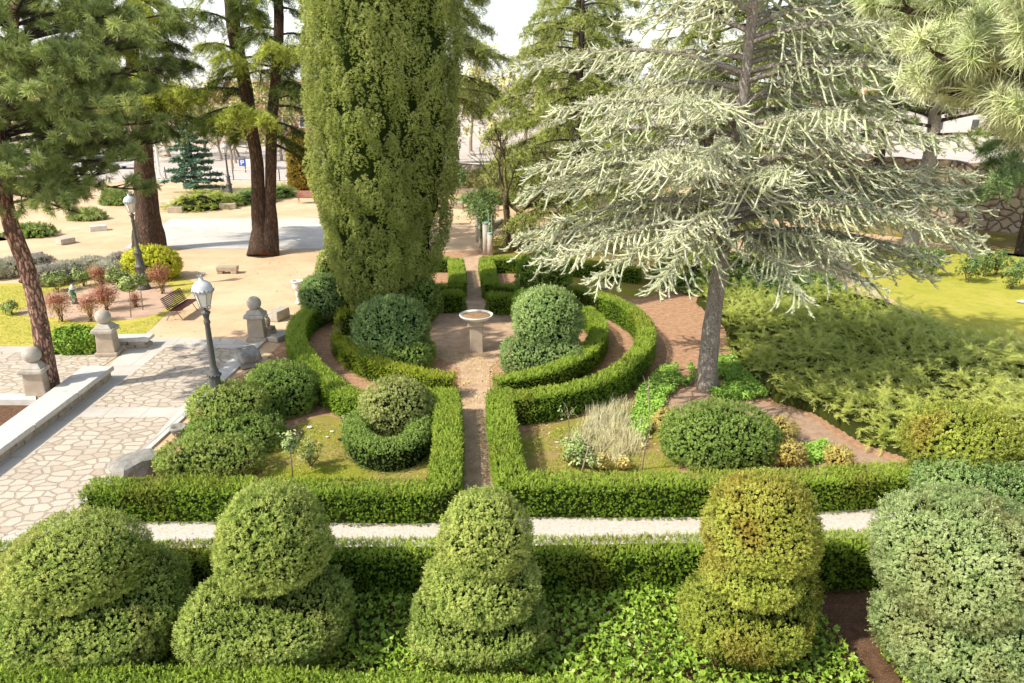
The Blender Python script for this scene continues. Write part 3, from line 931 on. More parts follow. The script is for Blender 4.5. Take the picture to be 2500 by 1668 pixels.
def sample_poly(poly, n, r):
    poly = np.asarray(poly, float)[:, :2]
    lo, hi = poly.min(0), poly.max(0)
    out = []
    while sum(len(o) for o in out) < n:
        q = r.uniform(lo, hi, (n * 2, 2))
        x, y = q[:, 0], q[:, 1]; ins = np.zeros(len(q), bool)
        j = len(poly) - 1
        for i in range(len(poly)):
            xi, yi = poly[i]; xj, yj = poly[j]
            if yi != yj: ins ^= ((yi > y) != (yj > y)) & (x < (xj - xi) * (y - yi) / (yj - yi) + xi)
            j = i
        out.append(q[ins])
    return np.concatenate(out)[:n]

def sheet(name, pts, z, mat, kind='structure', smooth_it=False, **kw):
    pts = np.asarray(pts, float)[:, :2]
    if smooth_it:
        q = smooth_line(np.column_stack([np.concatenate([pts, pts[:1]]), np.zeros(len(pts) + 1)]), .6)[:-1]
        pts = q[:, :2]
    me = bpy.data.meshes.new(name)
    bm = bmesh.new()
    vs = [bm.verts.new((x, y, z)) for x, y in pts]
    f = bm.faces.new(vs)
    bmesh.ops.triangulate(bm, faces=[f])
    for f in bm.faces:
        if f.normal.z < 0: f.normal_flip()
    bm.to_mesh(me); bm.free()
    me.materials.append(mat)
    o = bpy.data.objects.new(name, me); C.objects.link(o)
    return tag(o, kind=kind, **kw)

def PP(lst, z=0.0):
    return np.array([P(x, y, z) for x, y in lst])
# ================================================================== materials
rng = np.random.default_rng(11)
M = {}
M['core'] = solid('dark_fill', (.016, .020, .006), 1.0, .5, 8, 0)  # solid fill inside foliage, blocks light and darkens the gaps
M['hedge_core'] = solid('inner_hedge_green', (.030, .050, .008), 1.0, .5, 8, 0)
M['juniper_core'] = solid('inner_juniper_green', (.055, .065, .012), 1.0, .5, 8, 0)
M['yew'] = leaf_mat('clipped_hedge_leaf', (.024, .042, .004), (.105, .170, .012), (.230, .310, .024), (.42, .49, .055), .32, .035, .7, (.24, .23, .03), -.1)
M['yew_lime'] = leaf_mat('lime_hedge_leaf', (.026, .048, .004), (.120, .195, .012), (.240, .330, .026), (.43, .51, .06), .34, .035, .7)
M['yew_gold'] = leaf_mat('golden_hedge_leaf', (.035, .050, .003), (.15, .19, .010), (.29, .31, .018), (.48, .47, .04), .32, .035, .7)
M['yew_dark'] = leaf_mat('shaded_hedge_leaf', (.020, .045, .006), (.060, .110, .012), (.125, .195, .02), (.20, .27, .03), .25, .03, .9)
M['box'] = leaf_mat('boxwood_leaf', (.020, .036, .005), (.105, .148, .020), (.255, .285, .046), (.50, .50, .10), .28, .06, .9, (.26, .20, .05), -.1)
M['box_dark'] = leaf_mat('dark_boxwood_leaf', (.020, .040, .007), (.075, .120, .018), (.160, .205, .036), (.28, .33, .06), .25, .06, .9)
M['box_blue'] = leaf_mat('bluish_boxwood_leaf', (.024, .050, .012), (.100, .160, .036), (.235, .31, .075), (.42, .49, .14), .25, .05, .9)
M['box_pale'] = leaf_mat('pale_boxwood_leaf', (.035, .06, .014), (.145, .195, .05), (.31, .36, .11), (.50, .53, .20), .28, .05, .9, (.30, .26, .08), .1)
M['box_gold'] = leaf_mat('golden_boxwood_leaf', (.040, .050, .005), (.145, .165, .016), (.32, .33, .036), (.54, .52, .08), .28, .05, .9, (.33, .20, .03), .12)
M['box_brown'] = leaf_mat('olive_boxwood_leaf', (.045, .055, .012), (.155, .17, .036), (.29, .29, .07), (.44, .42, .13), .28, .05, 1.2)
M['cypress'] = leaf_mat('cypress_leaf', (.034, .046, .006), (.150, .175, .024), (.34, .36, .062), (.62, .62, .16), .28, .03, .35)
M['juniper'] = leaf_mat('juniper_leaf', (.07, .09, .006), (.26, .30, .03), (.48, .50, .07), (.82, .82, .20), .32, .03, .22)
M['juniper_green'] = leaf_mat('green_juniper_leaf', (.035, .065, .015), (.105, .165, .035), (.21, .28, .06), (.35, .42, .11), .3, .03, .3)
M['cedar_pale'] = leaf_mat('pale_cedar_needles', (.06, .068, .012), (.27, .285, .09), (.58, .58, .23), (1.0, .95, .48), .25, .04, .35)  # olive dark and cream tip put shadow and sunlight into needle colour
M['cedar_green'] = leaf_mat('cedar_needles', (.040, .052, .008), (.145, .165, .024), (.30, .31, .055), (.52, .51, .13), .28, .03, .3)
M['cedar_shade'] = leaf_mat('shaded_cedar_needles', (.018, .030, .006), (.055, .078, .014), (.125, .155, .028), (.30, .32, .06), .28, .03, .3)
M['cedar_lit'] = leaf_mat('sunlit_cedar_needles', (.06, .08, .006), (.20, .235, .020), (.36, .385, .04), (.56, .56, .08), .34, .03, .3)  # with the darker copy above: sunlit and shaded boughs painted by colour
M['pine'] = leaf_mat('pine_needles', (.030, .050, .010), (.120, .165, .028), (.27, .31, .06), (.52, .52, .14), .25, .06, .5)
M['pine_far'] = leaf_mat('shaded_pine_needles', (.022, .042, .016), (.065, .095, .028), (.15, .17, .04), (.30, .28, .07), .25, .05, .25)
M['pine_bright'] = leaf_mat('bright_pine_needles', (.12, .17, .03), (.36, .46, .10), (.62, .70, .19), (1.0, 1.0, .42), .4, .06, .5)
M['spruce'] = leaf_mat('blue_spruce_needles', (.020, .050, .030), (.060, .115, .065), (.13, .20, .12), (.24, .32, .2), .2, .04, .5)
M['conif_orange'] = leaf_mat('rusty_conifer_leaf', (.05, .05, .012), (.17, .12, .02), (.32, .20, .03), (.45, .28, .05), .25, .03, .5)
M['ivy'] = leaf_mat('ivy_leaf', (.025, .055, .005), (.11, .19, .014), (.26, .36, .03), (.42, .52, .06), .3, .10, 1.0)
M['cover'] = leaf_mat('ground_cover_leaf', (.06, .13, .012), (.16, .32, .03), (.30, .48, .06), (.46, .62, .12), .35, .04, 1.0)
M['barberry'] = leaf_mat('red_barberry_leaf', (.12, .03, .02), (.30, .08, .055), (.42, .17, .10), (.50, .24, .15), .25, .03, 1.5)
M['barberry_low'] = leaf_mat('orange_barberry_leaf', (.22, .10, .03), (.38, .19, .06), (.46, .28, .09), (.50, .34, .14), .25, .03, 1.5)
M['euonymus'] = leaf_mat('yellow_euonymus_leaf', (.15, .18, .008), (.42, .42, .012), (.66, .60, .02), (.85, .78, .08), .3, .05, 1.0)
M['lavender'] = leaf_mat('grey_lavender_leaf', (.16, .16, .09), (.38, .37, .23), (.54, .52, .36), (.64, .60, .44), .2, .02, .8)
M['lavender_dark'] = leaf_mat('spent_lavender_leaf', (.10, .085, .065), (.24, .21, .17), (.35, .31, .25), (.42, .38, .31), .2, .02, .8)
M['rose'] = leaf_mat('rose_leaf', (.06, .09, .015), (.17, .22, .05), (.32, .36, .10), (.48, .50, .2), .3, .05, 1.0)
M['rose_dark'] = leaf_mat('dark_rose_leaf', (.025, .045, .012), (.07, .11, .03), (.14, .19, .05), (.22, .27, .08), .25, .05, 1.0)
M['spiraea'] = leaf_mat('orange_spiraea_leaf', (.20, .13, .02), (.42, .28, .05), (.58, .42, .10), (.7, .56, .2), .3, .03, 1.2)
M['dry_grass'] = leaf_mat('dry_grass_blade', (.26, .20, .06), (.50, .41, .16), (.68, .58, .28), (.80, .72, .42), .35, .03, 1.0)
M['grass'] = leaf_mat('grass_blade', (.10, .14, .01), (.24, .31, .02), (.38, .43, .04), (.48, .52, .08), .35, .03, .5)
M['shrub'] = leaf_mat('glossy_shrub_leaf', (.04, .08, .02), (.12, .20, .05), (.25, .34, .10), (.42, .50, .2), .28, .08, .8)
M['autumn'] = leaf_mat('fading_plane_leaf', (.20, .17, .03), (.42, .38, .08), (.56, .50, .14), (.64, .58, .24), .35, .03, .5)
M['dead'] = leaf_mat('fallen_leaf', (.22, .13, .04), (.40, .27, .09), (.54, .40, .16), (.6, .48, .24), .2, .03, 2)

M['bark_pine'] = bark_mat('red_pine_bark', (.18, .085, .055), (.46, .26, .18), (.68, .46, .35), 5, .3, 1.2)
M['bark_cedar'] = bark_mat('brown_cedar_bark', (.045, .026, .016), (.13, .075, .045), (.24, .14, .085), 6, .25, 1.0, ((.26, .105, .04), .5, .56))
M['bark_grey'] = bark_mat('grey_cedar_bark', (.24, .20, .165), (.46, .40, .34), (.62, .56, .49), 9, .6, .6)
M['bark_dark'] = bark_mat('dark_bark', (.03, .022, .016), (.085, .06, .045), (.16, .12, .09), 6, .3, .8)
M['bark_moss'] = bark_mat('mossy_plum_bark', (.05, .035, .022), (.17, .13, .07), (.30, .26, .10), 6, .3, .8, ((.34, .33, .05), 1.3, .52))
M['twig'] = solid('brown_twig', (.20, .13, .08), .9, .4, 12, .2)
M['twig_pale'] = solid('pale_twig', (.42, .34, .26), .9, .4, 12, .2)

M['sand'] = ground_mat('sandy_ground', [(.25, (.66, .46, .28)), (.5, (.77, .57, .37)), (.75, (.84, .67, .47))], .55, (.40, .26, .15), 26, .5, .5, 14, [(.25, (.54, .35, .20)), (.6, (.70, .50, .31)), (.8, (.80, .62, .43))], .28)
M['mulch'] = ground_mat('needle_mulch', [(.25, (.27, .14, .08)), (.5, (.54, .31, .18)), (.75, (.72, .49, .33))], 5, (.60, .45, .32), 45, .7, .8, 50, bdist=.04)
M['mulch_pale'] = ground_mat('pale_mulch', [(.25, (.34, .21, .14)), (.5, (.48, .33, .23)), (.75, (.60, .45, .34))], 5, (.30, .17, .10), 40, .7, .7, 50)
M['path'] = ground_mat('earth_path_soil', [(.25, (.38, .24, .15)), (.5, (.58, .40, .26)), (.75, (.72, .55, .40))], 2.5, (.62, .48, .36), 55, .5, .6, 40)
M['gravel'] = ground_mat('white_gravel', [(.3, (.56, .47, .40)), (.5, (.74, .66, .58)), (.75, (.84, .78, .71))], 14, (.36, .24, .15), 35, .5, .7, 70, bdist=.02)
M['lawn'] = ground_mat('lawn_turf', [(.25, (.26, .29, .03)), (.5, (.44, .45, .06)), (.75, (.56, .53, .11))], 1.6, (.56, .48, .10), 30, .4, .8, 45, [(.3, (.36, .38, .04)), (.5, (.54, .49, .09)), (.7, (.62, .52, .16))], .3)
M['lawn_yellow'] = ground_mat('yellow_lawn_turf', [(.25, (.40, .37, .05)), (.5, (.58, .50, .10)), (.75, (.68, .58, .17))], 1.6, (.66, .48, .2), 30, .5, .8, 45, [(.3, (.42, .43, .05)), (.5, (.58, .52, .10)), (.7, (.66, .54, .18))], .35)
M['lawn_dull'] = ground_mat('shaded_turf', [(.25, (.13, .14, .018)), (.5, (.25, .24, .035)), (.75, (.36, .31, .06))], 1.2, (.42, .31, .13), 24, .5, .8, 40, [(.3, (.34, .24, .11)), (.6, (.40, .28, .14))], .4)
M['bed_grass'] = ground_mat('mossy_bed', [(.25, (.16, .20, .012)), (.5, (.32, .34, .022)), (.75, (.42, .42, .05))], 2.2, (.46, .34, .16), 30, .6, .8, 45, [(.3, (.34, .22, .09)), (.6, (.44, .31, .14))], .5)
M['bed_dirt'] = ground_mat('dry_bed_soil', [(.25, (.28, .17, .08)), (.5, (.42, .28, .14)), (.75, (.50, .36, .20))], 2.4, (.24, .26, .03), 12, .7, .7, 45, [(.3, (.22, .22, .03)), (.6, (.34, .31, .06))], .6)
M['flowerbed'] = ground_mat('flowerbed_soil', [(.25, (.46, .31, .22)), (.5, (.58, .41, .30)), (.75, (.66, .50, .38))], 1.4, (.34, .22, .14), 26, .5, .5, 20)
M['dark_soil'] = ground_mat('dark_bed_soil', [(.25, (.09, .05, .03)), (.5, (.17, .095, .055)), (.75, (.27, .16, .10))], 5, (.44, .28, .17), 40, .7, .8, 40, bdist=.05)
M['street'] = ground_mat('pale_street', [(.3, (.52, .45, .40)), (.7, (.64, .57, .51))], .3, None, bump=.1)
PATH_ROT = math.atan2(*(P(96, 1097) - P(407, 848))[[0, 1]])
M['flag'] = flagstone_mat('flagstones', PATH_ROT, 2.7, (.62, .54, .45), (.48, .40, .31), (.32, .235, .14), (.42, .37, .06))
M['slab'] = slab_mat('granite_border_slabs', PATH_ROT, 1.1, 2.2, (.74, .70, .64))
M['plaza'] = slab_mat('pale_plaza_slabs', .02, 2.6, 1.5, (.78, .75, .70), (.62, .58, .52), .01)
M['granite'] = solid('weathered_granite', (.60, .56, .49), .9, .4, 5, .6, 40, c2=(.40, .36, .30))
M['granite_light'] = solid('pale_granite', (.74, .72, .67), .85, .25, 5, .4, 60, c2=(.58, .56, .52))
M['granite_tan'] = solid('tan_granite', (.56, .47, .37), .9, .4, 3, .6, 40, c2=(.42, .34, .26))
M['granite_dark'] = solid('lichen_granite', (.44, .42, .38), .9, .5, 4, .8, 30, c2=(.22, .21, .19))
M['joint'] = solid('dark_mortar', (.14, .11, .08), .95, .4, 9, .4)
M['iron'] = solid('grey_lamp_iron', (.115, .115, .112), .5, .35, 8, .15, 30)
M['lamp_roof'] = solid('worn_silver_lamp_paint', (.62, .65, .68), .5, .15, 6, .1, c2=(.46, .48, .50))
M['crown_dark'] = solid('chipped_dark_crown', (.14, .14, .14), .7, .4, 14, .3, c2=(.5, .5, .5))
M['opal'] = solid('opal_lamp_glass', (.84, .80, .72), .25, .06, 2, 0)
M['bench_wood'] = solid('maroon_bench_slat', (.085, .022, .018), .45, .35, 12, .15)
M['bench_red'] = solid('red_bench_slat', (.32, .07, .05), .5, .3, 12, .15)
M['cast'] = solid('grey_cast_iron', (.30, .27, .23), .6, .3, 10, .2)
M['hyd_green'] = solid('green_hydrant_paint', (.02, .19, .09), .4, .3, 8, .1)
M['hyd_white'] = solid('white_hydrant_paint', (.72, .70, .66), .5, .2, 8, .1)
M['mint'] = solid('mint_green_paint', (.36, .58, .44), .5, .2, 8, .1)
M['white_stone'] = solid('white_basin_stone', (.80, .77, .72), .7, .12, 3, .2, 50)
M['basin_soil'] = ground_mat('basin_soil', [(.25, (.22, .13, .07)), (.5, (.36, .23, .13)), (.75, (.46, .33, .2))], 9, (.3, .3, .05), 20, .5, .7, 60)
M['rubble'] = rubble_mat('rubble_masonry', 1.55, (.52, .41, .30), (.35, .27, .19), (.17, .125, .09))
M['rubble_low'] = rubble_mat('low_wall_rubble', 3.2, (.56, .50, .40), (.36, .31, .24), (.16, .13, .09), 1.8)
M['plaster'] = solid('cream_plaster', (.80, .73, .66), .9, .06, .4, .05)
M['plaster_pink'] = solid('pinkish_plaster', (.74, .60, .52), .9, .08, .4, .05)
M['brick'] = solid('red_brickwork', (.60, .33, .27), .9, .15, 2, .1)
M['roof_tile'] = solid('terracotta_tiles', (.50, .25, .16), .9, .25, 3, .3)
M['glass'] = solid('dark_window_glass', (.10, .11, .12), .2, .3, 2, 0)
M['rail'] = solid('dark_railing_paint', (.10, .10, .11), .5, .2, 5, 0)
M['rail_white'] = solid('white_railing_paint', (.78, .76, .74), .5, .1, 5, 0)
M['sign_blue'] = solid('blue_sign_paint', (.03, .12, .50), .4, .05, 5, 0)
M['sign_white'] = solid('white_sign_paint', (.82, .82, .82), .4, .05, 5, 0)
M['metal_sheet'] = solid('rusty_cover_plate', (.24, .15, .11), .6, .3, 4, .2)
M['litter_white'] = solid('white_paper_scrap', (.82, .80, .76), .8, .08, 5, .1)
M['litter_dark'] = solid('dark_litter', (.05, .045, .04), .8, .3, 5, .3)
M['stake'] = solid('weathered_stake_wood', (.50, .40, .30), .9, .35, 14, .4)
M['flower_red'] = solid('red_rose_petal', (.45, .02, .04), .6, .3, 9, 0)
M['parapet'] = rubble_mat('parapet_masonry', .9, (.50, .42, .33), (.40, .33, .26), (.34, .27, .2))

# ================================================================== ground and paths
def big_ground():
    xs = np.concatenate([[-1400, -600, -200], np.linspace(-90, 90, 61), [200, 600, 1400]]); ys = np.concatenate([[-40], np.linspace(-5, 110, 47), [200, 500, 1500]])
    V = np.array([(x, y, -.004 if not (0 < y < 100) else -.004) for x in xs for y in ys], float)
    g = Geo(); g.add(V, grid_faces(len(xs), len(ys))[:, ::-1])
    o = g.build('ground', M['sand']); tag(o, kind='structure')
big_ground()
sheet('street', [(-300, 74), (300, 74), (300, 400), (-300, 400)], .003, M['street'])
sheet('garden_soil', PP([(640, 890), (760, 750), (900, 690), (1040, 620), (1130, 612), (1180, 612), (1560, 630), (1760, 640), (1900, 760), (1960, 900), (2120, 1010), (2400, 1200), (2400, 1262), (1240, 1285), (230, 1285), (330, 1165), (420, 1075), (560, 930)]), .0, M['mulch'])
sheet('pale_soil', PP([(1600, 985), (1720, 940), (1850, 985), (1960, 1010), (2080, 1090), (2260, 1170), (1860, 1150), (1640, 1010)]), .008, M['mulch_pale'], smooth_it=True)
sheet('ivy_soil', PP([(-400, 1430), (1200, 1400), (2700, 1360), (3300, 1900), (-900, 1900)]), .004, M['dark_soil'])
sheet('gravel_path', PP([(-700, 1420), (-250, 1335), (180, 1268), (1150, 1262), (2300, 1225), (2900, 1200), (2900, 1290), (2300, 1345), (1200, 1380), (-700, 1480)]), .008, M['gravel'])
sheet('garden_path', PP([(1120, 1290), (1222, 1290), (1212, 1180), (1198, 1000), (1195, 900), (1250, 850), (1262, 780), (1235, 730), (1185, 722), (1180, 640), (1178, 622), (1130, 622), (1128, 640), (1122, 725), (1060, 735), (1040, 800), (1065, 870), (1125, 905), (1126, 1000), (1128, 1180)]), .012, M['path'])
sheet('bed_turf', PP([(640, 1180), (650, 1100), (740, 1030), (800, 1015), (880, 1040), (1000, 1060), (1085, 1060), (1070, 1175)]), .012, M['bed_grass'], smooth_it=True)
sheet('bed_earth', PP([(1270, 1170), (1262, 1060), (1400, 1020), (1520, 975), (1640, 1010), (1680, 1090), (1640, 1180)]), .012, M['bed_dirt'])
sheet('lawn', PP([(2060, 625), (2200, 606), (2420, 618), (2700, 640), (2900, 900), (2560, 850), (2340, 815), (2240, 765), (2130, 700)]), .006, M['lawn'], smooth_it=True)
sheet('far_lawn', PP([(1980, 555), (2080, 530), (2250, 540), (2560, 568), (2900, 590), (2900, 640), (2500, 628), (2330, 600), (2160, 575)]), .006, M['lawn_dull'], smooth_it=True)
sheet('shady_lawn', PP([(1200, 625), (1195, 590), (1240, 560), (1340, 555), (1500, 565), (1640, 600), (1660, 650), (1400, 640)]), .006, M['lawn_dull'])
sheet('ring_lawn', PP([(1385, 692), (1410, 660), (1500, 652), (1590, 660), (1625, 690), (1590, 725), (1520, 728), (1450, 712)]), .010, M['bed_grass'], smooth_it=True)
sheet('yellow_lawn', PP([(-500, 690), (60, 692), (240, 690), (330, 660), (420, 668), (478, 690), (470, 715), (405, 765), (372, 800), (330, 832), (240, 845), (0, 845), (-500, 850)]), .006, M['lawn_yellow'], smooth_it=False)
sheet('flowerbed', PP([(28, 768), (75, 745), (120, 715), (200, 695), (300, 680), (385, 685), (425, 712), (415, 745), (380, 768), (320, 780), (250, 783), (190, 786), (130, 776), (70, 772)]), .010, M['flowerbed'], smooth_it=True)
sheet('plaza_slab', PP([(300, 608), (790, 608), (800, 534), (420, 534)]), .012, M['plaza'])
sheet('paved_path', PP([(340, 823), (650, 829), (642, 838), (587, 892), (500, 972), (403, 1062), (290, 1165), (140, 1280), (-420, 1500), (-420, 1400), (-100, 1200), (60, 1085), (272, 915), (270, 890)]), .012, M['slab'])
sheet('paving', PP([(405, 848), (585, 851), (463, 974), (436, 996), (222, 995)]), .016, M['flag'])
sheet('paving', PP([(190, 1019), (417, 1019), (372, 1073), (296, 1140), (150, 1262), (-200, 1385), (-200, 1318), (-60, 1215), (96, 1095)]), .016, M['flag'])
sheet('side_paving', PP([(-500, 858), (0, 858), (250, 866), (292, 868), (210, 920), (100, 985), (40, 1010), (0, 962), (-500, 955)]), .012, M['flag'])
sheet('side_kerb', PP([(-500, 846), (0, 846), (250, 857), (248, 869), (0, 860), (-500, 860)]), .016, M['slab'])
sheet('side_soil', PP([(-500, 980), (90, 980), (60, 1010), (-100, 1130), (-500, 1300)]), .016, M['dark_soil'])

# ================================================================== clipped hedges
def hedge(name, pts, w, h, mat, label, dens=520, size=.105, seed=0, tm=None, curve=True, z=None, bias=0.0, loc=None, top_tip=1.0, **kw):
    pts = np.array([P(x, y, h if z is None else z) for x, y in pts]); pts[:, 2] = 0
    line = smooth_line(pts, .22) if curve else straight_line(pts, .22)
    size *= .82; dens *= 1.3
    g = Geo()
    hedge_geo(g, line, w, h, np.random.default_rng(seed + 100), dens, size, tm, seed, bias=bias, top_tip=top_tip, **kw)
    o = g.build(name, [mat, M['hedge_core']], None, line[len(line) // 2])
    return tag(o, label, 'hedge', 'clipped hedges of the parterre')

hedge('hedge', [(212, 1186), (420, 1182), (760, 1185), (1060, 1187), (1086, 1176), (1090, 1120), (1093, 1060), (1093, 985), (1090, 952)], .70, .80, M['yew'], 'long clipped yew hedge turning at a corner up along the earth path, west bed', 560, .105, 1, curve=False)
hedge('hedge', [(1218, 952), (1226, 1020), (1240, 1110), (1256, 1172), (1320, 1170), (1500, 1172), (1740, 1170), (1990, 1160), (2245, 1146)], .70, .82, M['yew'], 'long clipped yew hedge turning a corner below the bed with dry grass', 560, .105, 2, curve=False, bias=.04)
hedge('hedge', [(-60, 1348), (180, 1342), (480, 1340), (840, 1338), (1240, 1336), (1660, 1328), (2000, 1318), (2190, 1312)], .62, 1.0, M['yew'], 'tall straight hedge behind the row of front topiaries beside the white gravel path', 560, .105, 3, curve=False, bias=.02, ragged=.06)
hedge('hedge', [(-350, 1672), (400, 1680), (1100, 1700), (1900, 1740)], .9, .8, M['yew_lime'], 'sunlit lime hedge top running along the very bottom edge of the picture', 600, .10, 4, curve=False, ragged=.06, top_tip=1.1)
# circular rings round the basin
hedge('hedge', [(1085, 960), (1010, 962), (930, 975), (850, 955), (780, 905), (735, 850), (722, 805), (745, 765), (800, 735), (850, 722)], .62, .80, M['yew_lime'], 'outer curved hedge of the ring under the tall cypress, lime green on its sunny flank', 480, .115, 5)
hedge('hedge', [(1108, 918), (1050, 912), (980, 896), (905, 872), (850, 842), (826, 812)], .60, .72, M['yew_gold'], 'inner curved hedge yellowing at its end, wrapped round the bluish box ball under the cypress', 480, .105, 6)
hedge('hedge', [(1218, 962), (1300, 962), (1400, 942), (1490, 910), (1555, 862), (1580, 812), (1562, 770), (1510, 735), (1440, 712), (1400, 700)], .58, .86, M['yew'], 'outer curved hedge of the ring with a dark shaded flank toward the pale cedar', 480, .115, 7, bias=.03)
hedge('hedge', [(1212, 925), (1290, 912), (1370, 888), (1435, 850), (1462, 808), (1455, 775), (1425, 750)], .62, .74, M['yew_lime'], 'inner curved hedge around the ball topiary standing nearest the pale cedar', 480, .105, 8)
# far parterre
hedge('hedge', [(1113, 632), (1117, 664), (1117, 690)], .72, .72, M['yew_lime'], 'short straight lime hedge along the earth path just past the cypress', 420, .125, 9, curve=False)
hedge('hedge', [(1050, 697), (1090, 696), (1128, 694)], .55, .62, M['yew_lime'], 'short cross hedge touching the path beside the cypress foot', 420, .125, 10, curve=False)
hedge('hedge', [(1078, 716), (1106, 716), (1130, 714)], .75, .80, M['yew_lime'], 'square clipped hedge block at the ring entrance on the cypress side', 420, .125, 11, curve=False)
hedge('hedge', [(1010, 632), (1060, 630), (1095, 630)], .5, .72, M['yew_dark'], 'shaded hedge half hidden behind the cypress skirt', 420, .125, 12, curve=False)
hedge('hedge', [(1200, 694), (1192, 660), (1186, 630), (1260, 630), (1340, 634), (1450, 642), (1560, 655)], .68, .74, M['yew'], 'angled hedge with a dark inner wall beside the mossy stone columns', 420, .125, 13, curve=False)
hedge('hedge', [(1196, 697), (1240, 698), (1300, 700)], .5, .62, M['yew_lime'], 'short cross hedge meeting the path next to the dark domed yew', 420, .125, 14, curve=False)
hedge('hedge', [(1192, 718), (1230, 720), (1275, 722)], .75, .80, M['yew_lime'], 'square clipped hedge block at the ring entrance in front of the dark domed yew', 420, .125, 15, curve=False)

# ================================================================== topiary
def topiary(name, label, cat, blobs, mat, dens, size, seed, group=None, depth=.12, lump=.06, lfreq=2.6, trunk=None, bias=None, tm=None, up=.45, wild=.45):
    """blobs: (px, py, Y, half-width px, half-height in m, depth radius in m, power)"""
    bl = []
    for (px, py, Y, hw, rz, ry, pw, *fl) in blobs:
        c = Q(px, py, Y); rx = hw / ppm(c)
        if rz > 5:      # given as a silhouette half height: solve the ellipsoid seen from above
            th = math.atan2(CAM_H - c[2], c[1]); q = rz / ppm(c); yy = ry if ry else rx
            rz = math.sqrt(max(q * q - (yy * math.sin(th)) ** 2, .09 * q * q)) / math.cos(th)
        bl.append((c, (rx, ry if ry else rx, rz), pw, *fl))
    base = np.array((bl[-1][0][0], bl[-1][0][1], 0))
    t = thing(name, label, cat, base, group)
    g = Geo(); r = np.random.default_rng(seed)
    blob_plant(g, bl, r, dens, size, tm, depth, lump, lfreq, seed, up, wild, bias=bias)
    g.build('crown', [mat, M['core']], t)
    top = bl[0][0]
    g2 = Geo()
    g2.add(*tube([base, (base + (top - base) * .5) + np.array((.03, .02, 0)), top], [.09, .07, .05] if trunk is None else [trunk] * 3, 8), smooth=True)
    g2.build('stem', M['bark_dark'], t)
    return t
FG = 'box topiaries in the front row'  # bias below paints upper tiers as lit, lower tiers as shaded
topiary('topiary', 'broad two-tier box topiary with an off-centre top, nearest the paved path', 'topiary',
        [(197, 1385, 10.5, 160, 132, 1.0, 2.3, .45), (352, 1432, 10.8, 96, 92, .7, 2.4), (225, 1508, 10.3, 222, 132, 1.2, 2.6)], M['box'], 1350, .066, 21, FG, bias=[.18, -.10, .02])
topiary('topiary', 'two-tier box topiary, dome over a wide darker drum, second in the front row', 'topiary',
        [(668, 1342, 10.6, 132, 154, .95, 2.25, .45), (653, 1500, 10.3, 198, 126, 1.2, 2.6)], M['box'], 1350, .066, 22, FG, bias=[.16, .02])
topiary('topiary', 'bell-shaped yellow-green box topiary at the foot of the earth path, in the front row', 'topiary',
        [(1184, 1325, 10.7, 112, 130, None, 2.1, .6), (1178, 1425, 10.6, 138, 108, 1.0, 2.3, .6), (1168, 1505, 10.4, 164, 104, 1.1, 2.5)], M['box'], 1350, .066, 23, FG, bias=[.24, .16, 0])
topiary('topiary', 'golden brownish box topiary cut as a spiral, fourth in the front row', 'topiary',
        [(1855, 1305, 10.7, 132, 148, None, 2.3, .55), (1832, 1405, 10.4, 116, 82, None, 2.2, .7), (1815, 1500, 10.4, 150, 104, 1.0, 2.6), (1915, 1440, 10.9, 76, 110, .6, 2.2)], M['box_gold'], 1350, .066, 24, FG, bias=[.16, .04, -.1, -.25])
topiary('topiary', 'large pale bluish box topiary ending the front row, loose growth at its foot', 'topiary',
        [(2345, 1355, 10.0, 192, 165, 1.25, 2.3), (2400, 1560, 9.6, 230, .8, 1.2, 2.3), (2215, 1520, 9.9, 85, .55, .6, 2.1), (2560, 1450, 9.8, 150, 1.1, 1.0, 2.2)], M['box_pale'], 1350, .066, 25, FG, bias=[.06, -.1, -.16, 0], lump=.09)
topiary('topiary', 'golden-green rounded box mound rising from the bluish hedge drum', 'topiary',
        [(2348, 1082, 15.2, 130, 94, 1.1, 2.3)], M['box_gold'], 560, .10, 26, bias=[-.06])
topiary('topiary', 'low bluish box drum behind the large pale front topiary', 'topiary',
        [(2400, 1190, 14.0, 150, .5, 1.0, 3.0)], M['box_blue'], 560, .10, 27)
topiary('topiary', 'large dark rounded box mound beside the orange shrubs', 'topiary',
        [(1757, 1073, 17.6, 138, 88, 1.2, 2.5)], M['box_dark'], 560, .095, 28, bias=[.06])
BG = 'dark box balls by the paved path'
topiary('topiary', 'dark glossy box ball touching the outer ring hedge, biggest of its cluster', 'topiary', [(688, 962, 20.6, 86, 74, 1.0, 2.5)], M['box_dark'], 520, .10, 29, BG, bias=[.02])
topiary('topiary', 'brighter green box ball hiding the foot of the street lamp', 'topiary', [(560, 988, 18.9, 92, 56, .9, 2.3)], M['box'], 560, .095, 30, BG, bias=[.08])
topiary('topiary', 'flattened box tier spreading under the ball at the lamp foot', 'topiary', [(575, 1062, 18.2, 116, 60, .9, 2.6)], M['box_dark'], 560, .095, 31, BG, bias=[.02])
topiary('topiary', 'low wide box cushion resting behind the long yew hedge end', 'topiary', [(515, 1120, 16.6, 126, 55, .8, 2.6)], M['box'], 560, .09, 32, BG, bias=[-.03])
topiary('topiary', 'olive brown box ball on a bare stem above a clipped ring hedge', 'topiary', [(968, 995, 18.9, 86, 74, None, 2.1)], M['box_brown'], 560, .085, 33, lump=.09)
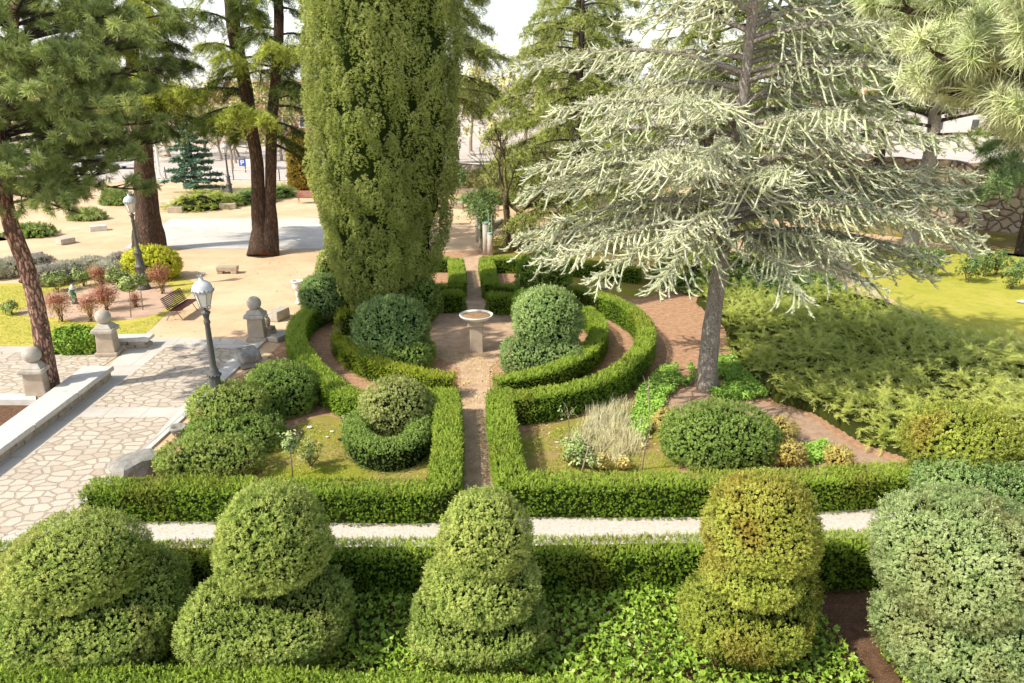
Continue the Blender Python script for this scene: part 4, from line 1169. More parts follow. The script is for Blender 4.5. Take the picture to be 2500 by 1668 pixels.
# ring hedge round that stem (open at the back)
rp = [Q(905, 1062, 18.9), Q(872, 1100, 18.2), Q(890, 1135, 17.2), Q(950, 1150, 16.8), Q(1010, 1130, 17.2), Q(1030, 1085, 18.2), Q(1018, 1062, 18.8)]
rl = smooth_line(np.array([(p[0], p[1], 0) for p in rp]), .2)
g = Geo(); hedge_geo(g, rl, .66, .72, np.random.default_rng(77), 560, .09, TB, 34, bias=-.04, top_tip=.7, rnd=.14, ragged=.04)
tag(g.build('topiary', [M['box_dark'], M['core']], None, rl[3]), 'horseshoe-shaped dark box hedge around the bare stem of the olive ball', 'topiary')
topiary('topiary', 'big bluish box ball standing at the cypress foot inside the ring', 'topiary', [(955, 806, 24.7, 90, 80, None, 2.2)], M['box_blue'], 460, .115, 35, lump=.10, bias=[-.1])
topiary('topiary', 'low dark clipped drum under the bluish box ball', 'topiary', [(968, 868, 23.9, 88, .50, 1.05, 4)], M['box_dark'], 480, .10, 36)
topiary('topiary', 'pale green box ball on a drum, within the inner hedge on the pale cedar side', 'topiary', [(1337, 780, 24.6, 82, 76, None, 2.2)], M['box_blue'], 460, .115, 37, lump=.10, bias=[.12])
topiary('topiary', 'low greyish clipped drum carrying the pale green box ball', 'topiary', [(1324, 868, 23.9, 98, .52, 1.15, 4)], M['box_blue'], 520, .09, 38, lump=.03, bias=[-.02])
topiary('topiary', 'dark domed yew cone standing behind the pale box ball', 'topiary', [(1326, 685, 29.6, 67, 70, None, 2.3), (1280, 750, 28.6, 28, 40, None, 2.2)], M['yew_dark'], 420, .12, 39, tm=TYS, bias=[-.12, -.15])
topiary('topiary', 'small dark bush at the cypress foot beside the entrance block', 'topiary', [(1035, 735, 28.6, 40, .85, None, 2.2)], M['box_dark'], 420, .11, 40, bias=[-.1])
topiary('topiary', 'bluish rounded bush between the basket urn and the cypress', 'topiary', [(790, 722, 28.8, 55, .85, None, 2.3)], M['box_blue'], 420, .11, 41, bias=[-.14])
topiary('topiary', 'slim dark bush leaning on the sunny flank of the cypress', 'topiary', [(800, 668, 31.4, 26, .95, None, 2.2)], M['box'], 420, .11, 42)
topiary('topiary', 'small yellowing bush at the end of the inner curved hedge', 'topiary', [(850, 800, 25.2, 30, .7, None, 2.2)], M['yew_gold'], 420, .11, 43, tm=TYS, bias=[-.2])
# ================================================================== the big cypress
def cypress():
    b = np.array((-5.3, 29.4, 0)); r = np.random.default_rng(61)
    t = thing('cypress_tree', 'huge broad cypress with lumpy hanging plumes, rising out of the top of the picture', 'tree', b)
    zs = np.array([0, .6, 1.5, 3, 4.5, 6, 8, 10, 12, 14.5, 17]); rs = np.array([.9, 1.2, 1.65, 2.1, 2.35, 2.6, 2.75, 2.8, 2.75, 2.3, 1.2])
    def rad(z, a):
        return np.interp(z, zs, rs) * (1 + .07 * np.sin(a * 3 + 1) + .05 * np.sin(a * 5 + z * .4)) 
    lean = lambda z: np.stack([-.02 * z - .004 * z * z * 0, 0 * z, z], -1)
    g = Geo()
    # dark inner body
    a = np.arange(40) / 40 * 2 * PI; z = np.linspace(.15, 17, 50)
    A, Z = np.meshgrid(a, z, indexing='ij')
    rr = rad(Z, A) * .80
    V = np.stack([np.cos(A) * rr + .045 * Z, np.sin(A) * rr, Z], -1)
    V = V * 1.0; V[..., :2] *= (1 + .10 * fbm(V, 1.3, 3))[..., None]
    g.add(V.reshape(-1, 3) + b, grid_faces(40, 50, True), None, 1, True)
    # plumes
    n = 2800
    a = r.uniform(0, 2 * PI, n); z = r.uniform(.1, 16.5, n)
    R_ = rad(z, a)
    c = np.stack([np.cos(a) * R_ + .045 * z, np.sin(a) * R_, z], -1)
    lump = fbm(c * np.array((1, 1, .55)), .9, 5)
    out = np.stack([np.cos(a), np.sin(a), 0 * a], -1)
    lump2 = vnoise(c * np.array((1, 1, .4)), 2.4, 8)
    c += out * (lump * .20 + lump2 * .15 - .08 + r.uniform(-.06, .05, n))[:, None]
    ax = norm(np.array((0, 0, 1.)) + out * r.uniform(.02, .3, n)[:, None] + r.normal(size=(n, 3)) * .12)
    ln = r.uniform(.5, 1.15, n); w = r.uniform(.12, .24, n)
    per = 72
    tt = r.random((n, per)) ** .8
    th = r.uniform(0, 2 * PI, (n, per)); u = norm(np.cross(ax, out)); v = np.cross(ax, u)
    rad_ = (w[:, None] * np.sin(np.clip(tt * .9 + .12, 0, 1) * PI) ** .7)[..., None]
    dirr = u[:, None] * np.cos(th)[..., None] + v[:, None] * np.sin(th)[..., None]
    p = c[:, None] + ax[:, None] * (ln[:, None] * (tt - .4))[..., None] + dirr * rad_
    d = ax[:, None] * .9 + dirr * .55 + out[:, None] * .25 + r.normal(size=p.shape) * .25
    va = (.47 + lump2 * .26 + r.normal(size=n) * .13)[:, None] + (tt - .5) * .22 + r.normal(size=(n, per)) * .07
    scatter(g, TT5, p.reshape(-1, 3) + b, d.reshape(-1, 3), r.uniform(.055, .105, n * per), r, va.ravel(), 0, tipamt=np.clip(tt.ravel() * r.uniform(.2, 1.0, n * per), 0, 1), out=(out[:, None] * .8 + dirr * .55 + np.array((0, 0, .35))).reshape(-1, 3))
    g.build('crown', [M['cypress'], M['hedge_core']], t)
    g = Geo(); g.add(*tube([b, b + (0, 0, .8), b + (0, 0, 3)], [.45, .38, .3], 10, rough=.1), smooth=True)
    g.build('trunk', M['bark_dark'], t)
cypress()

# ================================================================== conifers
def trunk_geo(pts, rads, n=14, rough=.06, seed=0, step=.35, flute=0.0):
    q = smooth_line(np.array(pts, float), step)
    s0 = np.linspace(0, 1, len(rads)); l = np.concatenate([[0], np.cumsum(np.linalg.norm(np.diff(q, axis=0), axis=1))]); l /= l[-1]
    pl = np.concatenate([[0], np.cumsum(np.linalg.norm(np.diff(np.array(pts, float), axis=0), axis=1))]); pl /= pl[-1]
    rr = np.interp(l, pl, rads)
    rr = rr * (1 + .05 * vnoise(q, 1.1, seed))
    return tube(q, rr, n, True, rough, seed, flute)

def pale_cedar():
    r = np.random.default_rng(71)
    b = P(1730, 952)
    t = thing('cedar_tree', 'tall pale bluish cedar with frosted drooping branches and a bare grey lower trunk', 'tree', b)
    pts = [b + (0, 0, -.1), Q(1716, 952 - 60, b[1]), Q(1742, 766, b[1]), Q(1770, 570, b[1]), Q(1795, 380, b[1] + .1), Q(1822, 170, b[1] + .2), Q(1840, 0, b[1] + .2), Q(1860, -260, b[1] + .2), Q(1870, -480, b[1] + .2)]
    pts[1] = Q(1727, 910, b[1])
    g = Geo(); g.add(*trunk_geo(pts, [.36, .30, .25, .22, .20, .16, .13, .07, .02], 16, .05, 4, flute=.08), smooth=True)
    g.build('trunk', M['bark_grey'], t)
    pa = np.array(pts); limb, fol = Geo(), Geo()
    def at(z): return np.array([np.interp(z, pa[:, 2], pa[:, 0]), np.interp(z, pa[:, 2], pa[:, 1]), z])
    specs = []
    z = 4.9; k = 0
    while z < 14.6:
        az = k * 2.4 + r.uniform(-.35, .35)
        if math.sin(az) < -.7 and r.random() < .6: az += PI * .5
        Ln = np.interp(z, [4.9, 6.5, 9, 12, 14.6], [5.6, 6.2, 4.9, 3.5, 1.8]) * r.uniform(.75, 1.12)
        specs.append((z, az, Ln)); z += r.uniform(.11, .23); k += 1
    # long limbs that reach out of the outline
    for px, py, dy, z0 in ((1290, 640, -1.5, 5.8), (1330, 480, -2.2, 6.9), (1420, 700, -3.2, 5.1), (2330, 530, -.5, 5.6), (2260, 690, -1.2, 4.9), (2300, 400, -.8, 6.6), (2300, 180, 0, 8.6), (1650, 640, -3.8, 5.4), (2080, 650, -2.8, 4.8), (1900, 480, -4.4, 6.0), (1560, 470, -4.6, 6.6), (1380, 330, -1.5, 8.0), (1690, 330, -4.5, 8.0), (2050, 330, -4.0, 7.4), (1300, 220, .5, 9.4), (1340, 690, -2.0, 5.3), (1480, 735, -3.4, 5.1), (1630, 755, -4.2, 5.1), (1960, 760, -3.6, 5.0), (2120, 735, -2.6, 4.9), (2230, 735, -1.8, 4.9), (2350, 500, -.4, 6.0), (2360, 590, -1.0, 5.4), (2290, 300, .2, 7.6)):
        e = Q(px, py, b[1] + dy); s = at(z0)
        v = e - s; specs.append((z0, math.atan2(v[1], v[0]), np.linalg.norm(v[:2]) * 1.08, math.atan2(v[2], np.linalg.norm(v[:2]))))
    for sp in specs:
        z, az, Ln = sp[:3]
        base = sp[3] if len(sp) > 3 else -.16 + r.uniform(-.1, .08) + max(0, z - 9) * .05
        path, dirs = branch_path(at(z), az, Ln, base + .42, base - .38, .38, r, 14, .3)
        front = math.sin(az) < .35
        dress_branch(limb, fol, path, dirs, Ln, r, spacing=.23 if front else .32, sublen=(.4, 1.5), droop=(.1, 1.15), upturn=.6, tuft=.066 if front else .085, tsp=.050 if front else .08, tm=TT5, strand=2, comb=True, mainrep=4, from_s=.14,
                     v0=.5 + .14 * math.cos(az - PI) + r.normal() * .12, rad=.045 + .008 * Ln, hang=1.0, tipbase=.75)  # boughs on the sun side tinted paler, light put into colour
    limb.build('branches', M['bark_grey'], t)
    fol.build('crown', M['cedar_pale'], t)
pale_cedar()

def pad(limb, fol, start, end, r, width=1.4, tm=None, tuft=.16, v0=.5, rad=.08, droop=(.2, .8), tsp=.085, spacing=.125, tip=.8, mm=0, ntw=8):
    start, end = np.asarray(start), np.asarray(end)
    v = end - start; Ln = float(np.linalg.norm(v)); hz = math.atan2(v[1], v[0]); el = math.asin(v[2] / Ln)
    path, dirs = branch_path(start, hz, Ln * 1.05, el + .3, el - .3, .05, r, 12, .25)
    corr = (end - path[-1])[None] * (np.linspace(0, 1, 12) ** 1.5)[:, None]; path = path + corr
    dress_branch(limb, fol, path, dirs, Ln, r, spacing=spacing, sublen=(.35 * width, width), subang=(35, 85), droop=droop, upturn=-.2, tuft=tuft, tsp=tsp, tm=tm or TYS, twig=True, from_s=.3, v0=v0, rad=rad, hang=.9, tipbase=tip, m=mm, ntw=ntw)

def green_cedar(label, trunks, pads, seed, tuft=.17, bark='bark_cedar', mats=('cedar_shade', 'cedar_lit'), auto=None, far=False):
    r = np.random.default_rng(seed)
    b = np.array(trunks[0][0][0]) * np.array((1, 1, 0))
    t = thing('cedar_tree', label, 'tree', b)
    for pts, rads in trunks:
        g = Geo(); g.add(*trunk_geo(pts, rads, 16, .07, seed, flute=.1), smooth=True)
        g.build('trunk', M[bark], t)
    limb, fol = Geo(), Geo()
    for st, en, w, v0, mm in pads:
        pad(limb, fol, st, en, r, w, tuft=tuft, v0=v0, rad=.09, mm=mm, droop=(.25, .95), tip=.9 if mm else .45)
    if auto:
        for (i, z, az, Ln, w, v0, mm, base) in auto(r):
            pts = np.array(trunks[i][0]); s = np.array([np.interp(z, pts[:, 2], pts[:, 0]), np.interp(z, pts[:, 2], pts[:, 1]), z])
            e = s + np.array((math.cos(az) * Ln, math.sin(az) * Ln, base * Ln))
            pad(limb, fol, s, e, r, w, tuft=tuft, v0=v0, rad=.07, mm=mm, droop=(.25, 1.0), tip=.9 if mm else .45, **(dict(spacing=.24, tsp=.15, ntw=5) if far else {}))
    limb.build('branches', M['bark_dark'], t)
    fol.build('crown', [M[m] for m in mats], t)
    return t

def auto_full(z0, z1, L0, L1, w, v, dz=.45, mm=(0, 1), base=-.12, ntr=1, lime=.45):
    def f(r):
        out, z, k = [], z0, r.uniform(0, 6)
        while z < z1:
            q = (z - z0) / (z1 - z0)
            out.append((r.integers(0, ntr), z, k * 2.4 + r.uniform(-.3, .3), (L0 + (L1 - L0) * q) * r.uniform(.75, 1.1), w * (1.1 - .5 * q), v + r.normal() * .08, int(r.random() < lime) * (mm[1] > 0), base + r.uniform(-.1, .1) + .15 * q))
            z += dz * r.uniform(.7, 1.3); k += 1
        return out
    return f

Y1 = 42.8
tr1 = [P(368, 612), Q(362, 520, Y1), Q(355, 440, Y1), Q(352, 360, Y1), Q(345, 280, Y1), Q(325, 160, Y1 + .3), Q(322, 30, Y1 + .5), Q(318, -140, Y1 + .5), Q(318, -300, Y1 + .5)]
def p1(px, py, dy, z=None, i=0): return Q(px, py, Y1 + dy)
def st1(py): 
    return Q(np.interp(py, [-300, 30, 160, 280, 360], [318, 322, 325, 345, 352]), py, Y1)
pads1 = [(st1(265), p1(440, 215, -4.5), 2.1, .6, 1), (st1(250), p1(385, 215, -5), 1.8, .62, 1), (st1(262), p1(500, 225, -2.5), 1.8, .45, 1), (st1(240), p1(300, 250, -4), 1.7, .5, 1),
         (st1(120), p1(250, 30, -5), 2.2, .6, 1), (st1(100), p1(340, 20, -5.5), 2.2, .6, 1), (st1(110), p1(430, 60, -3), 2.0, .45, 0), (st1(130), p1(200, 90, -2), 1.8, .35, 0), (st1(140), p1(280, 130, -3), 1.8, .55, 1),
         (st1(90), p1(470, 20, -2), 2.2, .5, 1), (st1(170), p1(460, 150, -1), 1.6, .4, 0), (st1(60), p1(190, 0, -4), 2.2, .6, 1), (st1(280), p1(425, 330, -1.5), 1.3, .4, 0), (st1(225), p1(420, 165, 1.5), 1.7, .35, 0),
         (st1(160), p1(300, 200, 3), 1.7, .3, 0), (st1(40), p1(380, -40, -3), 2.4, .5, 1), (st1(20), p1(260, -60, -3), 2.4, .5, 1), (st1(220), p1(395, 270, 1), 1.6, .3, 0), (st1(245), p1(350, 165, -4), 1.6, .6, 1)]
green_cedar('reddish-brown trunked cedar with flat layered boughs behind the yellow bush', [(tr1, [.95, .66, .58, .44, .40, .36, .32, .25, .1])], pads1, 81, auto=auto_full(7.3, 17, 4.0, 2.4, 2.2, .40, .38, base=-.06, lime=.25))

Y2 = 41.8
trA = [P(640, 624), Q(638, 560, Y2), Q(632, 500, Y2), Q(628, 400, Y2), Q(614, 310, Y2), Q(600, 215, Y2), Q(572, 80, Y2), Q(560, -60, Y2), Q(552, -250, Y2)]
trB = [P(652, 622), Q(660, 560, Y2), Q(661, 500, Y2), Q(662, 400, Y2), Q(664, 300, Y2 + .3), Q(674, 180, Y2 + .5), Q(681, 60, Y2 + .6), Q(676, -60, Y2 + .6), Q(670, -250, Y2 + .6)]
def sA(py): return Q(np.interp(py, [-60, 80, 215, 310], [560, 572, 600, 614]), py, Y2)
def sB(py): return Q(np.interp(py, [-60, 60, 180, 300, 400], [676, 681, 674, 664, 662]), py, Y2 + .4)
def p2(px, py, dy): return Q(px, py, Y2 + dy)
pads2 = [(sA(300), p2(575, 260, -4.5), 1.9, .62, 1), (sA(300), p2(650, 285, -4.5), 1.7, .62, 1), (sA(290), p2(530, 285, -3), 1.5, .55, 1), (sA(150), p2(540, 140, -4), 1.7, .55, 1), (sA(130), p2(490, 110, -3), 1.6, .45, 1),
         (sB(150), p2(660, 115, -5), 1.7, .62, 1), (sB(150), p2(735, 120, -4), 1.8, .6, 1), (sB(130), p2(760, 160, -1), 1.8, .3, 0), (sB(300), p2(735, 330, -1), 1.9, .25, 0), (sB(330), p2(760, 390, .5), 2.0, .22, 0), (sB(260), p2(770, 280, 1), 1.9, .22, 0), (sB(310), p2(700, 360, .5), 1.6, .22, 0),
         (sA(330), p2(500, 318, -.5), 1.3, .35, 0), (sA(320), p2(570, 345, 1.5), 1.3, .3, 0), (sA(190), p2(520, 200, -1), 1.4, .4, 0), (sA(60), p2(480, 30, -2), 1.8, .4, 0), (sA(30), p2(620, 20, -2), 1.7, .4, 0), (sB(20), p2(730, 30, 1), 1.7, .35, 0),
         (sB(220), p2(745, 225, 1.5), 1.8, .25, 0), (sA(0), p2(500, -40, -3), 2.2, .45, 1), (sB(0), p2(700, -50, -3), 2.2, .45, 1), (sA(240), p2(560, 215, 2), 1.5, .3, 0), (sB(350), p2(785, 440, 1.5), 1.7, .2, 0)]
green_cedar('twin-stemmed cedar forking from one thick trunk on the sandy ground', [(trA, [.78, .50, .38, .34, .32, .34, .36, .3, .15]), (trB, [.72, .46, .30, .30, .28, .27, .26, .24, .12])], pads2, 82, auto=auto_full(7.6, 17, 3.8, 2.2, 2.1, .38, .36, base=-.06, ntr=2, lime=.25))

# cedars behind the pale one
bk = P(1392, 515)
green_cedar('weeping green cedar with a dark trunk standing behind the bare plum tree', [([bk, bk + (.1, 0, 3), bk + (0, .2, 8), bk + (.3, 0, 14), bk + (.2, 0, 19)], [.62, .52, .42, .3, .06])], [], 83, 0.31, 'bark_dark', ('cedar_green', 'cedar_green'), auto_full(3.4, 19, 6.6, 2.4, 3.0, .52, .21, base=-.16), far=True)
bk = np.array((9.0, 36.5, 0))
green_cedar('dense green cedar filling the gap behind the pale cedar', [([bk, bk + (.1, 0, 4), bk + (.2, .2, 9), bk + (.1, 0, 15), bk + (.1, 0, 18)], [.45, .4, .32, .2, .05])], [], 84, 0.26, 'bark_dark', ('cedar_green', 'cedar_green'), auto_full(2.6, 17, 5.2, 2.2, 2.3, .47, .26, base=-.14), far=True)
bk = np.array((3.4, 44, 0))
green_cedar('low sweeping cedar whose boughs hang over the shady lawn', [([bk, bk + (.2, 0, 3), bk + (.3, .2, 7), bk + (.4, 0, 12), bk + (.4, 0, 14)], [.4, .34, .26, .15, .05])], [], 85, 0.26, 'bark_dark', ('cedar_green', 'cedar_green'), auto_full(1.6, 14, 5.6, 2.0, 2.2, .48, .25, base=-.14), far=True)
bk = P(1075, 462)
green_cedar('tall thin cedar with wispy hanging boughs against the bright sky', [([bk + (.0, 0, -.1), bk + (.1, 0, 6), bk + (0, .2, 12), bk + (.1, 0, 20), bk + (.1, 0, 24)], [.5, .42, .34, .2, .05])], [], 86, 0.39, 'bark_dark', ('cedar_green', 'cedar_green'), auto_full(7.0, 24, 7.2, 3.6, 3.2, .48, .36, base=-.24), far=True)

# ================================================================== pines
def pine_tree(label, pts, rads, branches, seed, mat, bark, tuft, tm, v0=.5, nsub=8, sublen=.9, per=5, tip=.6, from_s=.3, name='pine_tree'):
    r = np.random.default_rng(seed)
    b = np.array(pts[0]) * np.array((1, 1, 0))
    t = thing(name, label, 'tree', b)
    g = Geo(); g.add(*trunk_geo(pts, rads, 16, .08, seed, .22), smooth=True)
    pa = np.array(pts, float)
    for i in range(int(10)):
        z = r.uniform(.8, 6) if pa[-1, 2] > 8 else r.uniform(.5, 3)
        c = np.array([np.interp(z, pa[:, 2], pa[:, 0]), np.interp(z, pa[:, 2], pa[:, 1]), z]); rr = np.interp(z, pa[:, 2], rads); a = r.uniform(PI, 2 * PI)
        g.add(*ellipsoid(c + np.array((math.cos(a), math.sin(a), 0)) * rr * .9, (rr * .35, rr * .35, rr * .28), 10, 6), smooth=True)
    g.build('trunk', M[bark], t)
    limb, fol = Geo(), Geo()
    for (z, az, Ln, el) in branches(r):
        s = np.array([np.interp(z, pa[:, 2], pa[:, 0]), np.interp(z, pa[:, 2], pa[:, 1]), z])
        path, dirs = branch_path(s, az, Ln, el + .15, el - .1, .25, r, 10, .5)
        pine_branch(limb, fol, path, dirs, Ln, r, nsub, sublen, tuft, tm, v0 + r.normal() * .06, .03 + .012 * Ln, per, from_s, tipamt=tip)
    limb.build('branches', M['bark_dark'], t)
    fol.build('crown', M[mat], t)
    return t

Yp = 21.6
ptsL = [P(125, 962), Q(112, 880, Yp), Q(88, 740, Yp), Q(60, 640, Yp), Q(30, 560, Yp), Q(10, 480, Yp), Q(-5, 380, Yp + .2), Q(20, 240, Yp + .3), Q(30, 100, Yp + .3), Q(40, -20, Yp + .3), Q(40, -60, Yp + .3)]
def brL(r):
    out = []
    z, k = 5.9, 0
    while z < 11.7:
        Ln = np.interp(z, [5.9, 7, 9, 11, 12.4], [2.3, 3.1, 3.0, 2.7, 1.2]) * r.uniform(.75, 1.1)
        out.append((z, k * 2.4 + r.uniform(-.4, .4), Ln, r.uniform(-.25, .15) + (z - 8) * .05)); z += r.uniform(.07, .13); k += 1
    for az, Ln, z, el in ((-.2, 3.8, 6.6, -.15), (.15, 3.7, 7.0, -.05), (-.6, 3.4, 6.3, -.2), (-.35, 3.9, 7.6, .0), (.05, 3.8, 8.4, .05), (-.9, 3.0, 7.2, -.1), (-.5, 3.6, 8.9, .1), (-1.2, 2.6, 7.9, 0), (-1.3, 2.4, 6.6, -.1), (-.05, 3.6, 9.4, .12), (-.1, 4.3, 7.8, 0), (-.4, 4.4, 8.2, .02), (.1, 4.2, 9.0, .05), (-.3, 4.4, 9.6, .08), (0, 4.1, 10.2, .1), (-.7, 3.9, 8.6, .02), (.2, 4.0, 7.4, -.05)):
        out.append((z, az, Ln, el))
    return out
pine_tree('leaning pine with a peeling reddish trunk and long-needled crown beside the low wall', ptsL, [.30, .26, .235, .23, .22, .21, .19, .17, .14, .10, .04], brL, 91, 'pine', 'bark_pine', .27, TP, .5, 12, .9, 8, .55, .22)

ptsR = [np.array((6.3, 6.2, 0)), np.array((6.25, 6.2, 3)), np.array((6.1, 6.15, 6)), np.array((6.05, 6.1, 9)), np.array((6.0, 6.0, 12)), np.array((6.0, 6.0, 14))]
def brR(r):
    out = []
    for tx, ty, Y in ((2230, 40, 6.0), (2300, 160, 5.6), (2330, 60, 5.4), (2390, 250, 5.5), (2420, 130, 5.3), (2280, 100, 6.4), (2460, 300, 5.6), (2480, 40, 5.2), (2350, 200, 6.2), (2450, 210, 6.1), (2250, 150, 6.6), (2380, 10, 5.8), (2440, 340, 6.2), (2490, 180, 5.4), (2300, 0, 5.8), (2410, 80, 6.3), (2360, 120, 5.9), (2470, 260, 6.6), (2310, 230, 6.6)):
        e = Q(tx, ty, Y); z0 = e[2] - r.uniform(.1, .6); v = e - np.array((6.05, 6.1, z0)); Ln = float(np.linalg.norm(v))
        out.append((z0, math.atan2(v[1], v[0]), Ln * .97, math.asin(v[2] / Ln) - .05))
    z = 9.8
    while z < 13.5:
        out.append((z, r.uniform(-1.2, 2.4) if r.random() < .6 else r.uniform(0, 6.28), 2.0 * r.uniform(.5, 1), .2)); z += .3
    return out
pine_tree('bright sunlit pine bough with long light green needles hanging in at the upper corner', ptsR, [.26, .24, .21, .18, .1, .03], brR, 92, 'pine_bright', 'bark_pine', .19, TPN, .5, 12, .42, 10, .7, .36)

def br_flat(z0, z1, L0, L1, dz, el=0.0):
    def f(r):
        out, z, k = [], z0, r.uniform(0, 6)
        while z < z1:
            q = (z - z0) / (z1 - z0)
            out.append((z, k * 2.4 + r.uniform(-.4, .4), (L0 + (L1 - L0) * q) * r.uniform(.75, 1.1), el + r.uniform(-.12, .12) + q * .25)); z += dz * r.uniform(.7, 1.3); k += 1
        return out
    return f
b = P(2215, 632)
pine_tree('slanting grey-trunked pine with dense dark crown in front of the rubble wall', [b, Q(2228, 560, 40.7), Q(2248, 470, 40.8), Q(2272, 370, 41), Q(2285, 250, 41), Q(2290, 120, 41), Q(2295, -40, 41), Q(2295, -200, 41)], [.48, .42, .38, .34, .3, .26, .18, .05], br_flat(6.3, 18, 6.0, 2.2, .20, .04), 93, 'pine_far', 'bark_grey', .45, TPF, .52, 14, 1.6, 7, .5, .25)
b = P(2120, 542)
pine_tree('dark straight-trunked pine standing on the turf by the rubble wall', [b, b + (.05, 0, 4), b + (.1, 0, 9), b + (.1, 0, 15), b + (.1, 0, 20)], [.42, .36, .3, .2, .04], br_flat(8.0, 20, 6.0, 2.2, .26, .04), 94, 'pine_far', 'bark_dark', .52, TPF, .4, 14, 1.7, 7, .4, .25)
b = P(1905, 530)
pine_tree('dark pine mass seen above and behind the pale cedar', [b, b + (.05, 0, 5), b + (.1, 0, 10), b + (.1, 0, 16), b + (.1, 0, 21)], [.45, .38, .3, .2, .04], br_flat(5, 21, 6.4, 2.4, .3, -.02), 95, 'pine_far', 'bark_dark', .52, TPF, .34, 14, 1.7, 7, .3, .25)
# blue-green conifer at the frame edge
b = P(2500, 620)
green_cedar('blue-green fringed conifer with a dark trunk beside the rubble wall', [([b, b + (0, 0, 3), b + (.1, 0, 8), b + (.1, 0, 12)], [.5, .4, .28, .08])], [], 96, 0.44, 'bark_dark', ('shrub', 'shrub'), auto_full(3.6, 12, 3.6, 1.6, 1.7, .52, .34, base=-.3), far=True)

# blue spruce and the rusty conifer on the far side of the plaza
b = P(478, 470); r = np.random.default_rng(97)
t = thing('spruce_tree', 'small blue-green spruce with tiered drooping branches behind the far junipers', 'tree', b)
g = Geo(); g.add(*tube([b, b + (0, 0, 3), b + (0, 0, 7.6)], [.2, .14, .02], 8), smooth=True); g.build('trunk', M['bark_dark'], t)
limb, fol = Geo(), Geo(); z = .5; k = 0
while z < 7.4:
    Ln = 2.7 * (1 - z / 7.9) ** .85 + .15
    path, dirs = branch_path(b + (0, 0, z), k * 2.4 + r.uniform(-.3, .3), Ln * r.uniform(.85, 1.1), .1, -.25, .3, r, 8)
    dress_branch(limb, fol, path, dirs, Ln, r, spacing=.22, sublen=(.2, .8), droop=(.1, .4), upturn=.3, tuft=.2, tsp=.14, tm=TSS, twig=True, from_s=.1, v0=.5, rad=.03, tipbase=.7)
    z += .13; k += 1
limb.build('branches', M['bark_dark'], t); fol.build('crown', M['spruce'], t)
b = P(735, 462)
topiary('conifer_bush', 'rusty orange columnar conifer behind the red bench', 'tree', [(735, 405, b[1], 29, 2.9, None, 2.6), (735, 440, b[1], 27, 1.4, None, 2.4)], M['conif_orange'], 160, .26, 98, tm=TSS, lump=.12, up=1.0, bias=[.1, -.1])

# ================================================================== bare plum tree
def bare_tree(name, label, b, seed, mat, height=6.5, levels=5, r0=.24, spread=.5, leaves=None, stems=None, first=1.6, up=.12):
    r = np.random.default_rng(seed)
    t = thing(name, label, 'tree', b); g = Geo(); tips = []
    def grow(p, d, l, rad, lv):
        n = 5; q = [p]; dd = d.copy()
        for i in range(n):
            dd = norm(dd + r.normal(size=3) * .13 + np.array((0, 0, .06))); q.append(q[-1] + dd * l / n)
        q = np.array(q); g.add(*tube(q, np.linspace(rad, rad * .68, n + 1), 9 if lv > 3 else (5 if lv > 1 else 3), cap=False, rough=.08 if lv > 3 else 0, seed=seed), smooth=True)
        if lv == 0: tips.append((q[-1], dd)); return
        for i in range(3 if lv < 3 else 2 + (r.random() < .5)):
            s = r.uniform(.55, 1.0) if i else 1.0
            base = q[int(round(s * n))]
            nd = norm(dd + r.normal(size=3) * spread + np.array((0, 0, up)))
            grow(base, nd, l * r.uniform(.62, .85), rad * (.68 if i == 0 else .5), lv - 1)
    for d, l, rad in (stems or [((0, 0, 1), first, r0)]):
        grow(np.array(b, float), norm(np.array(d, float)), l, rad, levels)
    g.build('trunk', mat, t)
    if leaves:
        f = Geo(); pos = np.array([p for p, d in tips]); k = leaves[2]
        pp = np.repeat(pos, k, 0) + r.normal(size=(len(pos) * k, 3)) * leaves[3]
        scatter(f, TL, pp, r.normal(size=pp.shape) + (0, 0, .3), leaves[1], r)
        f.build('crown', leaves[0], t)
    return t
b = P(1250, 612)
bare_tree('plum_tree', 'leafless old plum tree with a split mossy trunk near the stone columns', b + (-.1, 0, 0), 101, M['bark_moss'], levels=5, stems=[((-.25, 0, 1), 2.6, .26), ((.12, .05, 1), 2.4, .20)], spread=.5, up=.3)

# ================================================================== ground covers
def cover_height(p, amp, seed): return amp * (.6 + .75 * fbm(np.column_stack([p, np.zeros(len(p))]), .5, seed))
jp = [(1730, 700), (1900, 735), (2080, 735), (2200, 770), (2330, 830), (2500, 870), (2800, 960), (2700, 1150), (2480, 1120), (2250, 1130), (2110, 1085), (1990, 1010), (1890, 980), (1840, 930), (1790, 880), (1770, 800), (1700, 740)]
poly = PP(jp); r = np.random.default_rng(111)
pts = sample_poly(poly, 4600, r); h = np.maximum(cover_height(pts, .95, 4), .1)
g = Geo()
gx = sample_poly(poly, 1, r)
juniper(g, np.column_stack([pts, h * r.uniform(.35, 1.0, len(pts))]), r, .72, tm=TYS, size=.17, per=20, elev=(.2, .95), lean=(.15, -.25, 0), var=np.clip(.60 + (h - .4) * .35 + r.normal(size=len(h)) * .12 + np.clip((31 - pts[:, 1]) * .02, -.15, .15), 0, 1))
